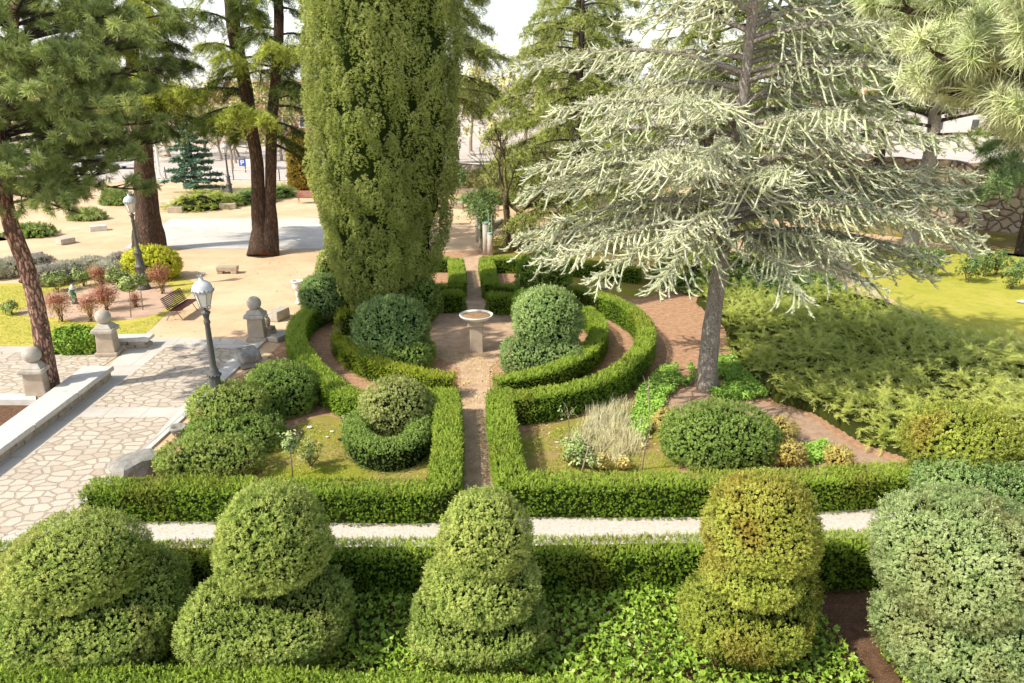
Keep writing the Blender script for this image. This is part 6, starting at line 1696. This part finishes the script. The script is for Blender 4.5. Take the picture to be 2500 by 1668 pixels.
# rocks edging the paved path
b = P(607, 893); t = thing('edging_rock', 'split grey rock in two layers at the edge of the paved path', 'rock', b)
g = Geo(); g.add(*stone(b, (.62, .75, .24), .5, .07, .06, 21)); g.build('lower_stone', M['granite_dark'], t)
g = Geo(); g.add(*stone(b + (.02, .03, .235), (.66, .95, .34), .55, .08, .07, 22)); g.build('upper_stone', M['granite_dark'], t)
b = P(335, 1160); g = Geo(); g.add(*stone(b, (1.05, .75, .5), .9, .14, .12, 23)); tag(g.build('edging_rock', M['granite_dark'], None, b), 'big lichen-grey rock at the tip of the long yew hedge', 'rock')
b = P(441, 1082); t = thing('stone_urn', 'small worn stone urn squeezed between paved path and box balls', 'urn', b)
g = Geo(); g.add(*lathe([(0, 0), (.15, 0), (.14, .06), (.08, .12), (.09, .2), (.17, .3), (.2, .42), (.23, .45), (.23, .5), (.17, .5), (.12, .44), (0, .42)], b, 20, lambda a, z: 1 + .05 * np.sin(a * 4 + z * 9)), smooth=True); g.build('bowl', M['granite_dark'], t)
b = P(651, 832); block('low stone kerb piece at the foot of the second ball post', b + (.45, .2, 0), (.5, .9, .2), -.4, 'granite', 25, 'kerb_stone', 'kerb stone', None)
# broken carving
b = P(660, 812); t = thing('broken_carving', 'weathered broken stone carving leaning by the ball post', 'statue', b)
g = Geo(); g.add(*stone(b, (.42, .34, .16), .4, .06, .05, 31)); g.add(*stone(b + (.04, -.05, .15), (.3, .26, .14), -.3, .05, .05, 32)); g.build('base', M['granite_dark'], t)
g = Geo(); g.add(*ellipsoid(b + (-.08, .02, .45), (.12, .11, .2), 14, 10, lambda D: fbm(D, 1.8, 3) * .25), smooth=True); g.add(*ellipsoid(b + (-.1, .0, .68), (.085, .08, .1), 12, 8, lambda D: fbm(D, 1.8, 8) * .25), smooth=True); g.build('torso', M['granite'], t)
# basket urn on a pedestal
b = P(731, 742); t = thing('basket_urn', 'white stone basket urn on a slim carved pedestal at the square edge', 'urn', b)
g = Geo(); g.add(*lathe([(0, 0), (.17, 0), (.17, .08), (.12, .12), (.11, .2), (.13, .55), (.11, .62), (0, .62)], b, 20, lambda a, z: 1 + .05 * np.cos(a * 6)), smooth=True); g.build('pedestal', M['white_stone'], t)
g = Geo(); g.add(*lathe([(0, .62), (.16, .64), (.21, .72), (.235, .82), (.225, .9), (.24, .98), (.27, 1.0), (.27, 1.05), (.2, 1.05), (.17, .95), (.12, .9), (0, .9)], b, 32, lambda a, z: 1 + .03 * np.sign(np.sin(a * 14)) * np.sign(np.sin(z * 45))), smooth=True); g.build('bowl', M['white_stone'], t)
# planted basin
b = P(1164, 857); t = thing('stone_basin', 'round white stone basin filled with soil on a square pedestal in the ring', 'basin', b)
g = Geo(); g.add(*stone(b, (.46, .46, .98), .02, .02, .012, 41)); g.build('pedestal', M['granite_tan'], t)
g = Geo(); g.add(*stone(b + (-.02, 0, .97), (.58, .56, .2), .02, .03, .012, 42)); g.build('capital', M['granite_tan'], t)
g = Geo(); g.add(*lathe([(0, 1.16), (.28, 1.165), (.36, 1.19), (.48, 1.24), (.57, 1.31), (.61, 1.365), (.605, 1.39), (.575, 1.395), (.545, 1.375), (.52, 1.345), (0, 1.33)], b, 44, lambda a, z: 1 + .006 * np.sin(a * 7)), smooth=True); bowl = g.build('bowl', M['white_stone'], t)
g = Geo(); r = np.random.default_rng(4); V, F = ellipsoid(b + (0, 0, 1.335), (.515, .515, .06), 30, 12, lambda D: fbm(D, 4, 2) * .12); g.add(V, F, smooth=True); g.build('soil', M['basin_soil'], t)
# low wall with granite coping beside the paved path
def low_wall():
    zt = .42; A = P(278, 893, zt), P(203, 894, zt); B = P(-420, 1409, zt), P(-420, 1343, zt)
    t = thing('low_wall', 'low stone wall with wide pale granite coping along the paved path', 'wall', (A[0] + A[1]) / 2 * np.array((1, 1, 0)))
    n = 5
    for i in range(n):
        f0, f1 = i / n + (.0015 if i else 0), (i + 1) / n
        q = [A[1] + (B[1] - A[1]) * f0, A[0] + (B[0] - A[0]) * f0, A[0] + (B[0] - A[0]) * f1, A[1] + (B[1] - A[1]) * f1]
        V = np.array([p + (0, 0, 0) for p in q] + [p - np.array((0, 0, .15)) for p in q])
        bm = bmesh.new(); vs = [bm.verts.new(v) for v in V]
        for f in ((0, 1, 2, 3), (7, 6, 5, 4), (0, 4, 5, 1), (1, 5, 6, 2), (2, 6, 7, 3), (3, 7, 4, 0)): bm.faces.new([vs[k] for k in f])
        bmesh.ops.bevel(bm, geom=list(bm.edges), offset=.018, segments=2, affect='EDGES'); bmesh.ops.subdivide_edges(bm, edges=[e for e in bm.edges if e.calc_length() > .4], cuts=6, use_grid_fill=True); bmesh.ops.triangulate(bm, faces=list(bm.faces))
        W = np.array([v.co for v in bm.verts]); FF = np.array([[v.index for v in f.verts] for f in bm.faces]); bm.free()
        W = W + np.stack([fbm(W + k * 9, 2.5, 50 + k) for k in range(3)], 1) * .008
        g = Geo(); g.add(W, FF); g.build('coping', M['granite_light'], t)
    d = norm(B[0] - A[0]); nrm = np.array((-d[1], d[0], 0)); nrm = nrm if np.dot(nrm, A[1] - A[0]) > 0 else -nrm
    r = np.random.default_rng(8); g = Geo(); Lt = np.linalg.norm(B[0] - A[0])
    bs = A[0] * np.array((1, 1, 0)) + nrm * .12; be = A[1] * np.array((1, 1, 0)) - nrm * .06
    for lay, z0, hh in ((0, -.02, .15), (1, .12, .15)):
        s = .05
        while s < Lt - .1:
            w = r.uniform(.18, .5)
            g.add(*stone(bs + d * (s + w / 2) + nrm * .12 + np.array((0, 0, z0)), (w * .96, .26 + r.uniform(-.04, .05), hh), math.atan2(d[1], d[0]), .03, .035, int(s * 100) + lay, 2), m=0); s += w
    q = [bs + nrm * .08 + d * .05, be + d * .05, be + d * Lt, bs + nrm * .08 + d * Lt]; V = np.array(q + [p + (0, 0, .275) for p in q]); g.add(V, quads([(0, 1, 2, 3), (4, 5, 6, 7), (0, 1, 5, 4), (1, 2, 6, 5), (2, 3, 7, 6), (3, 0, 4, 7)]), m=1)
    g.build('rubble_base', [M['granite_tan'], M['joint']], t)
low_wall()
t = thing('stub_wall', 'short stub of rubble wall with a stone cap beside the first ball post', 'wall', P(322, 846))
ca = P(322, 846); an = .06
g = Geo(); g.add(*stone(ca + (0, 0, .27), (1.5, .62, .12), an, .025, .012, 51, 3)); g.build('cap', M['granite_light'], t)
g = Geo()
for k, (dx, z0, w_) in enumerate([(-.48, 0, .44), (-.02, 0, .44), (.44, 0, .42), (-.36, .135, .6), (.28, .135, .62)]):
    g.add(*stone(ca + (dx * math.cos(an), dx * math.sin(an), z0), (w_, .5, .135), an, .03, .03, 52 + k, 2))
g.build('rubble', M['granite_tan'], t)
def kerb(label, pts, z, seed):
    q = PP(pts, z); V = np.concatenate([q, q * np.array((1, 1, 0))]); n = len(q)
    F = [(0, i, i + 1) for i in range(1, n - 1)]; F += [x for i in range(n) for x in ((i, (i + 1) % n, n + (i + 1) % n), (i, n + (i + 1) % n, n + i))]
    c = q.mean(0) * np.array((1, 1, 0)); g = Geo(); g.add(V, F); tag(g.build('kerb', M['granite_light'], None, c), label, 'kerb')
kerb('pale granite kerb edging the soil bed below the low wall', [(-200, 958), (86, 962), (88, 976), (-200, 975)], .2, 1)
q0 = [(650, 829), (587, 892), (500, 972), (403, 1062), (302, 1154)]; q1 = [(300, 1141), (378, 1073), (440, 998), (470, 974), (592, 851)]
kerb('pale smooth slab border raised along the box-ball edge of the paved path', q0 + q1, .06, 2)
# stone columns with vine
CG = 'stone columns of the vine pergola'
for i, (px, py, h, lb) in enumerate([(1197, 623, 1.3, 'short stone column with a mint green band carrying a green ladder'), (1186, 622, 1.85, 'stone column with a dark green band just behind the shortest one'), (1176, 606, 1.7, 'slim stone column half wrapped in vine'), (1168, 590, 1.8, 'farthest stone column under the hanging vine')]):
    b = P(px, py); t = thing('stone_column', lb, 'column', b, CG)
    g = Geo(); g.add(*lathe([(0, 0), (.17, 0), (.165, h * .5), (.16, h - .1), (0, h - .1)], b, 20, lambda a, z: 1 + .01 * np.sin(a * 5 + z * 3)), smooth=True); g.build('shaft', M['granite'], t)
    g = Geo(); g.add(*lathe([(0, h - .1), (.172, h - .1), (.172, h - .02), (.15, h), (0, h)], b, 20), smooth=False); g.build('cap', M['mint'] if i == 0 else M['yewcap'] if 'yewcap' in M else M['mint'], t)
b = P(1197, 623) + (0, 0, 1.3); t = thing('metal_ladder', 'mint green metal ladder piece standing on the short column', 'trellis', b)
for s in (-.1, .1):
    g = Geo(); g.add(*bar(b + (s, 0, 0), b + (s * .9, .02, 1.0), .03, .03)); g.build('rail', M['mint'], t)
for k in range(5):
    g = Geo(); g.add(*bar(b + (-.1, .0, .1 + k * .2), b + (.1, .01, .1 + k * .2), .02, .02, (0, 1, 0))); g.build('rung', M['mint'], t)
b = P(1180, 612); t = thing('climbing_vine', 'leafy dark green vine bunched over the tops of the stone columns', 'vine', b)
r = np.random.default_rng(9); g = Geo()
for i in range(5):
    g.add(*tube([b + (r.uniform(-.2, .2), r.uniform(-.3, .3), 0), b + (r.uniform(-.1, .1), 0, 1.2), b + (r.uniform(-.5, .3), r.uniform(-.3, .6), 2.5)], [.025, .02, .01], 5))
g.build('stem', M['bark_dark'], t)
f = Geo(); p = np.concatenate([b + (-.25, .6, 2.55) + r.normal(size=(900, 3)) * (.42, .7, .38), b + (.25, .1, 2.1) + r.normal(size=(380, 3)) * (.28, .4, .3), b + (0, .2, 1.4) + r.normal(size=(220, 3)) * (.13, .25, .45)])
scatter(f, TL, p, r.normal(size=p.shape) + (0, 0, .3), .11, r); f.build('crown', M['rose_dark'], t)
# green hydrant
b = P(184, 742); t = thing('fire_hydrant', 'green and white fire hydrant on a dark foot in the flower bed', 'hydrant', b)
g = Geo(); g.add(*lathe([(0, 0), (.13, 0), (.12, .12), (.10, .14), (.0, .14)], b, 20), smooth=True); g.build('foot', M['iron'], t)
g = Geo(); g.add(*lathe([(0, .135), (.13, .14), (.13, .18), (.10, .19), (.105, .62), (.12, .64), (.12, .66), (0, .66)], b, 24), smooth=True); g.build('barrel', M['hyd_green'], t)
g = Geo(); g.add(*lathe([(0, .655), (.13, .66), (.135, .70), (.12, .76), (.09, .81), (.045, .83), (.045, .87), (0, .88)], b, 24), smooth=True); g.build('cap', M['hyd_white'], t)
for s in (-1, 1):
    g = Geo(); V, F = lathe([(0, 0), (.06, 0), (.06, .07), (.045, .09), (0, .09)], (0, 0, 0), 14); V = V[:, [2, 1, 0]] * (s, 1, 1); g.add(V + b + (s * .09, 0, .56), F, smooth=True); g.build('outlet', M['hyd_white'], t)
# bits on the west bed
q = PP([(677, 1076), (692, 1046), (742, 1051), (733, 1070), (725, 1078)], .05); V = np.concatenate([q, q - np.array((0, 0, .03))]); n = 5
F = [(0, i, i + 1) for i in range(1, n - 1)] + [x for i in range(n) for x in ((i, (i + 1) % n, n + (i + 1) % n), (i, n + (i + 1) % n, n + i))]
g = Geo(); g.add(V, F); tag(g.build('cover_plate', M['metal_sheet'], None, q[0] * np.array((1, 1, 0))), 'flat brown cover plate lying between the dark box balls and the turf', 'cover plate')
def scrap(label, px, py, s, mat, seed, name='litter', cat='litter'):
    b = P(px, py); r = np.random.default_rng(seed); V, F = ellipsoid((0, 0, 0), (s, s * .7, s * .3), 9, 6, lambda D: vnoise(D, 1.6, seed) * .5); V[:, 2] += s * .25
    g = Geo(); g.add(V + b + (0, 0, .03), F); tag(g.build(name, M[mat], None, b), label, cat)
scrap('dark crumpled scrap on the mossy turf of the west bed', 832, 1077, .09, 'litter_dark', 1)
scrap('white paper scrap nearest the brown cover plate', 757, 1047, .09, 'litter_white', 2)
scrap('small white scrap in the middle of the west bed turf', 811, 1057, .06, 'litter_white', 3)
scrap('thin white scrap just beside the dark crumpled one', 799, 1070, .05, 'litter_white', 4)
scrap('small white lump on the bare soil of the east bed', 1360, 1083, .05, 'litter_white', 5)
scrap('white spot of litter at the ring hedge end by the basin soil', 1055, 903, .05, 'litter_white', 6)
scrap('pale stone lying on the grass behind the outer ring', 1475, 706, .22, 'granite', 7, 'stone', 'stone')
scrap('pale stone on the sunny far lawn', 2492, 740, .2, 'granite_light', 8, 'stone', 'stone')
scrap('flat stone under the lime flank of the outer ring', 845, 1022, .16, 'granite', 9, 'stone', 'stone')
scrap('second flat stone closer to the olive ball topiary', 888, 1040, .14, 'granite_tan', 10, 'stone', 'stone')

# ================================================================== walls, street and buildings beyond
def wall_run(name, label, pts, h, th, mat, cap=None):
    pts = np.array(pts, float); c = pts.mean(0) * np.array((1, 1, 0))
    line = straight_line(pts, .8); tg = norm(np.gradient(line, axis=0)); nr = np.stack([tg[:, 1], -tg[:, 0], tg[:, 2] * 0], 1)
    hh = h + .12 * vnoise(line, .8, 2)
    g = Geo(); sec = [(-th / 2, 0), (-th / 2, 1), (th / 2, 1), (th / 2, 0)]
    V = np.stack([line + nr * x + np.stack([hh * 0, hh * 0, hh * z], 1) for x, z in sec]).reshape(-1, 3); g.add(V, grid_faces(4, len(line), True))
    if cap is None: return tag(g.build(name, mat, None, c), label, 'wall')
    t = thing(name, label, 'wall', c); g.build('masonry', mat, t)
    g = Geo(); V = np.stack([line + nr * x * 1.3 + np.array((0, 0, h + .1 + z)) for x, z in ((-th / 2, 0), (-th / 2, .16), (th / 2, .16), (th / 2, 0))]).reshape(-1, 3); g.add(V, grid_faces(4, len(line), True)); g.build('coping', cap, t)
    return t
wall_run('rubble_wall', 'high rubble masonry wall closing the far lawn behind the pines', [P(1780, 478), P(1975, 503), P(2109, 530), P(2339, 555), P(2485, 568), P(2800, 600)], 4.3, .7, M['rubble'])
wall_run('parapet_wall', 'long low tan parapet wall behind the plum tree', [P(1000, 438), P(1200, 437), P(1480, 432), P(1700, 430)], 1.5, .5, M['parapet'], M['granite_light'])
def building(label, x0, x1, Y, ztop, dep, mat, rows, cols, roofm, wz=1.5, ww=1.1, flat=False, z0=3.0, dz=3.2):
    c = np.array(((x0 + x1) / 2, Y + dep / 2, 0)); t = thing('building', label, 'building', c)
    g = Geo(); g.add(*box(c + (0, 0, ztop / 2), (x1 - x0, dep, ztop))); g.build('walls', mat, t)
    g = Geo(); g.add(*box(c + (0, 0, ztop + .2), (x1 - x0 + .8, dep + .8, .4))); g.build('cornice', M['plaster'], t)
    if not flat:
        g = Geo(); V = np.array([(x0 - .5, Y - .5, ztop + .4), (x1 + .5, Y - .5, ztop + .4), (x1 + .5, Y + dep + .5, ztop + .4), (x0 - .5, Y + dep + .5, ztop + .4), (x0 + 1.5, Y + dep / 2, ztop + 2.4), (x1 - 1.5, Y + dep / 2, ztop + 2.4)])
        g.add(V, [(0, 1, 5), (0, 5, 4), (1, 2, 5), (2, 3, 4), (2, 4, 5), (3, 0, 4)]); g.build('roof', roofm, t)
    for i in range(rows):
        for j in range(cols):
            x = x0 + (j + .5) * (x1 - x0) / cols; z = z0 + i * dz
            if z + wz > ztop: continue
            g = Geo(); g.add(*box((x, Y - .03, z), (ww + .3, .1, wz + .3))); w = g.build('window', M['plaster'], t)
            g = Geo(); g.add(*box((x, Y - .07, z), (ww, .06, wz))); g.build('pane', M['glass'], w)
xq = lambda px, Y: Q(px, 300, Y)[0]
building('red brick building with a pale cornice seen between the cedar stems and the cypress', xq(560, 128), xq(840, 128), 128, zat(128, 200), 14, M['brick'], 3, 7, M['roof_tile'], flat=True)
building('pinkish plaster house behind the blue-green spruce', xq(330, 118), xq(545, 118), 118, zat(118, 262), 12, M['plaster_pink'], 2, 5, M['roof_tile'])
building('cream house seen through the pine needles', xq(40, 122), xq(300, 122), 122, zat(122, 300), 12, M['plaster'], 2, 6, M['roof_tile'])
building('pale plaster building behind the parapet and plum tree', xq(1000, 135), xq(1500, 135), 135, zat(135, 215), 14, M['plaster'], 3, 9, M['roof_tile'], flat=True, z0=4.5)
building('cream house behind the dark pines and rubble wall', xq(1900, 120), xq(2600, 120), 120, zat(120, 262), 12, M['plaster'], 2, 8, M['roof_tile'])
# railing
a, e = np.array((xq(330, 77), 77, 0)), np.array((xq(724, 74), 74.5, 0)); t = thing('railing', 'pale bar railing along the street behind the junipers', 'railing', (a + e) / 2)
g = Geo()
for z in (.15, 1.05): g.add(*bar(a + (0, 0, z), e + (0, 0, z), .06, .06))
g.build('rail', M['rail_white'], t)
nb = 70
for k in range(nb + 1):
    p = a + (e - a) * k / nb
    g = Geo(); th = .09 if k % 10 == 0 else .035; g.add(*bar(p, p + (0, 0, 1.15 if k % 10 == 0 else 1.03), th, th, (0, 1, 0))); g.build('post' if k % 10 == 0 else 'baluster', M['rail_white'] if k % 10 else M['rail'], t)
# flag pole, parking sign, street trees
b = np.array((xq(392, 79), 79, 0)); b[0] = P(393, 446)[0] * 79 / P(393, 446)[1]; t = thing('flag_pole', 'white pole standing between the reddish-brown cedar and the spruce', 'pole', b)
g = Geo(); g.add(*tube([b, b + (0, 0, 7.2)], [.14, .09], 10)); g.build('pole', M['rail_white'], t)
g = Geo(); g.add(*ellipsoid(b + (0, 0, 7.25), (.14, .14, .14), 10, 8)); g.build('finial', M['rail_white'], t)
Ys = 82; b = np.array((Q(600, 420, Ys)[0], Ys, 0)); zt = zat(Ys, 397); t = thing('parking_sign', 'blue and white parking sign on a dark post between the street trees', 'sign', b)
g = Geo(); g.add(*tube([b, b + (0, 0, zt + .5)], .06, 8)); g.build('pole', M['rail'], t)
g = Geo(); g.add(*box(b + (-.22, -.09, zt), (.72, .05, .72))); pn = g.build('panel', M['sign_blue'], t)
o = b + (-.22, -.125, zt); g = Geo(); g.add(*box(o + (-.13, 0, 0), (.1, .02, .5))); g.add(*box(o + (.0, 0, .2), (.16, .02, .1))); g.add(*box(o + (.0, 0, 0.0), (.16, .02, .1))); g.add(*box(o + (.12, 0, .1), (.1, .02, .3))); g.build('letter', M['sign_white'], pn)
g = Geo(); g.add(*box(b + (.62, -.09, zt), (.9, .05, .72))); g.build('side_panel', M['sign_white'], t)
STREET = []
for i, (px, Yt, lb) in enumerate([(569, 84, 'young street tree closest to the far street lamp'), (579, 92, 'second young street tree from the far street lamp'), (588, 100, 'third young street tree from the far street lamp'), (545, 96, 'young street tree peeping out behind the far street lamp head')]):
    b = np.array((Q(px, 420, Yt)[0], Yt, 0))
    tr = bare_tree('street_tree', lb, b, 240 + i, M['twig_pale'], levels=3, stems=[((0, 0, 1), 2.6, .16)], spread=.6, leaves=(M['autumn'], .34, 9, .5))
    tr['group'] = 'young yellowing street trees'; STREET.append(tr)
for k, (src, px, Yt, sc_t) in enumerate([(0, 340, 92, 1.3), (1, 420, 100, 1.5), (2, 455, 95, 1.4), (1, 505, 104, 1.5), (2, 630, 98, 1.4), (0, 690, 95, 1.3), (1, 735, 102, 1.5), (2, 130, 98, 1.5), (0, 215, 104, 1.6), (1, 290, 98, 1.4), (0, 60, 100, 1.5)]):
    dup(STREET[src], (Q(px, 420, Yt)[0], Yt, 0), k * 1.3, 'pale wispy street tree standing beyond the bar railing', 'wispy street trees beyond the railing', sc_t)
for k, (src, px, Yt, sc_t) in enumerate([(1, 1090, 100, 1.5), (0, 1150, 108, 1.7), (2, 1215, 98, 1.5), (1, 1285, 106, 1.6), (0, 1350, 100, 1.5)]):
    dup(STREET[src], (Q(px, 420, Yt)[0], Yt, 0), k * 1.9, 'pale wispy street tree standing beyond the parapet wall', 'wispy street trees beyond the parapet', sc_t)
# parked cars seen in slivers beyond the pines
def parked_car(label, b, rz, col, name):
    t = thing('parked_car', label, 'car', (0, 0, 0), 'cars parked on the pale street')
    prof = [(-2.1, .35), (-2.12, .75), (-1.95, .92), (-1.35, .98), (-.75, 1.42), (.75, 1.46), (1.45, 1.02), (2.0, .86), (2.12, .6), (2.1, .35)]
    g = Geo(); n = len(prof); V = []
    for y, k in ((-.82, 1), (-.7, 1), (.7, 1), (.82, 1)):
        for x, z in prof: V.append((x * (1 if abs(y) < .8 else .985), y * (1 if z < 1.0 else .86), z - (0 if abs(y) < .8 else .03 * (z > .8))))
    F = grid_faces(4, n); g.add(V, F)
    for k in (0, 3): g.add(np.array(V[k * n:(k + 1) * n]), [(0, i, i + 1) for i in range(1, n - 1)])
    g.build('body', solid(name, col, .3, .05, 3, 0), t)
    for s in (-1, 1):
        g = Geo(); g.add([(-1.15, s * .735, 1.0), (1.3, s * .735, 1.02), (.7, s * .722, 1.40), (-.7, s * .722, 1.36)], quads([(0, 1, 2, 3)])); g.build('side_window', M['glass'], t)
        for x in (-1.3, 1.32):
            g = Geo(); V, F = lathe([(0, 0), (.31, 0), (.33, .05), (.33, .17), (.31, .2), (0, .2)], (0, 0, 0), 18); V = V[:, [0, 2, 1]]; V[:, 1] -= .1; g.add(V + (x, s * .76, .33), F, smooth=True); g.build('wheel', M['rail'], t)
    g = Geo(); g.add([(-1.33, -.66, 1.005), (-1.33, .66, 1.005), (-.78, .6, 1.415), (-.78, -.6, 1.415)], quads([(0, 1, 2, 3)])); g.build('rear_window', M['glass'], t)
    t.location = Vector([float(x) for x in b]); t.rotation_euler = (0, 0, rz)
parked_car('white parked car glimpsed through the pine needles', (Q(165, 420, 84)[0], 84, 0), .05, (.78, .78, .78), 'white_car_paint')
parked_car('blue parked car glimpsed through the pine needles', (Q(250, 420, 86)[0], 86, 0), .02, (.10, .16, .34), 'blue_car_paint')
parked_car('silver parked car behind the railing near the white pole', (Q(325, 420, 86)[0], 86, 0), .0, (.52, .53, .54), 'silver_car_paint')

# ================================================================== light, sky, camera
SUN_EL, SUN_AZ = R(46), R(-117)     # azimuth measured clockwise from +Y: the sun stands to the side of the view, a little behind it
sd = Vector((math.sin(SUN_AZ) * math.cos(SUN_EL), math.cos(SUN_AZ) * math.cos(SUN_EL), math.sin(SUN_EL)))
sl = bpy.data.lights.new('sun', 'SUN'); sl.energy = 5.0; sl.angle = R(.6); sl.color = (1.0, .93, .80)
so = bpy.data.objects.new('sun', sl); C.objects.link(so); so.rotation_euler = (-sd).to_track_quat('-Z', 'Y').to_euler()
w = bpy.data.worlds.new('World'); bpy.context.scene.world = w; w.use_nodes = True
nt = w.node_tree; bg = nt.nodes['Background']
sk = nt.nodes.new('ShaderNodeTexSky'); sk.sky_type = 'NISHITA'; sk.sun_disc = False; sk.sun_elevation = SUN_EL; sk.sun_rotation = SUN_AZ
sk.air_density = 1.0; sk.dust_density = 2.0; sk.ozone_density = .6; sk.altitude = 0
# added white fill-light veil over the clear-sky model, strongest near the horizon
tc = nt.nodes.new('ShaderNodeTexCoord'); sx = nt.nodes.new('ShaderNodeSeparateXYZ'); nt.links.new(tc.outputs['Generated'], sx.inputs[0])
veil = ramp(nt, sx.outputs[2], [(0.0, (1, .985, .955)), (.14, (.84, .82, .78)), (.42, (.30, .30, .28)), (1.0, (.14, .14, .14))])
sc_ = nt.nodes.new('ShaderNodeVectorMath'); sc_.operation = 'SCALE'; sc_.inputs['Scale'].default_value = 6.8; nt.links.new(veil, sc_.inputs[0])
ad = nt.nodes.new('ShaderNodeVectorMath'); ad.operation = 'ADD'; nt.links.new(sk.outputs[0], ad.inputs[0]); nt.links.new(sc_.outputs[0], ad.inputs[1])
nt.links.new(ad.outputs[0], bg.inputs[0]); bg.inputs[1].default_value = .15

cam = bpy.data.cameras.new('camera'); cam.sensor_width = 36; cam.sensor_fit = 'HORIZONTAL'; cam.lens = 36 * CAM_F / 2500; cam.clip_end = 3000; cam.clip_start = .1
co = bpy.data.objects.new('camera', cam); C.objects.link(co); co.location = (0, 0, CAM_H); co.rotation_euler = (PI / 2 - CAM_P, 0, 0)
sc = bpy.context.scene; sc.camera = co
sc.render.engine = 'CYCLES'
sc.cycles.use_denoising = True
sc.cycles.max_bounces = 6; sc.cycles.diffuse_bounces = 3; sc.cycles.glossy_bounces = 2; sc.cycles.transmission_bounces = 3; sc.cycles.transparent_max_bounces = 4
sc.view_settings.view_transform = 'Standard'; sc.view_settings.look = 'None'; sc.view_settings.exposure = 0
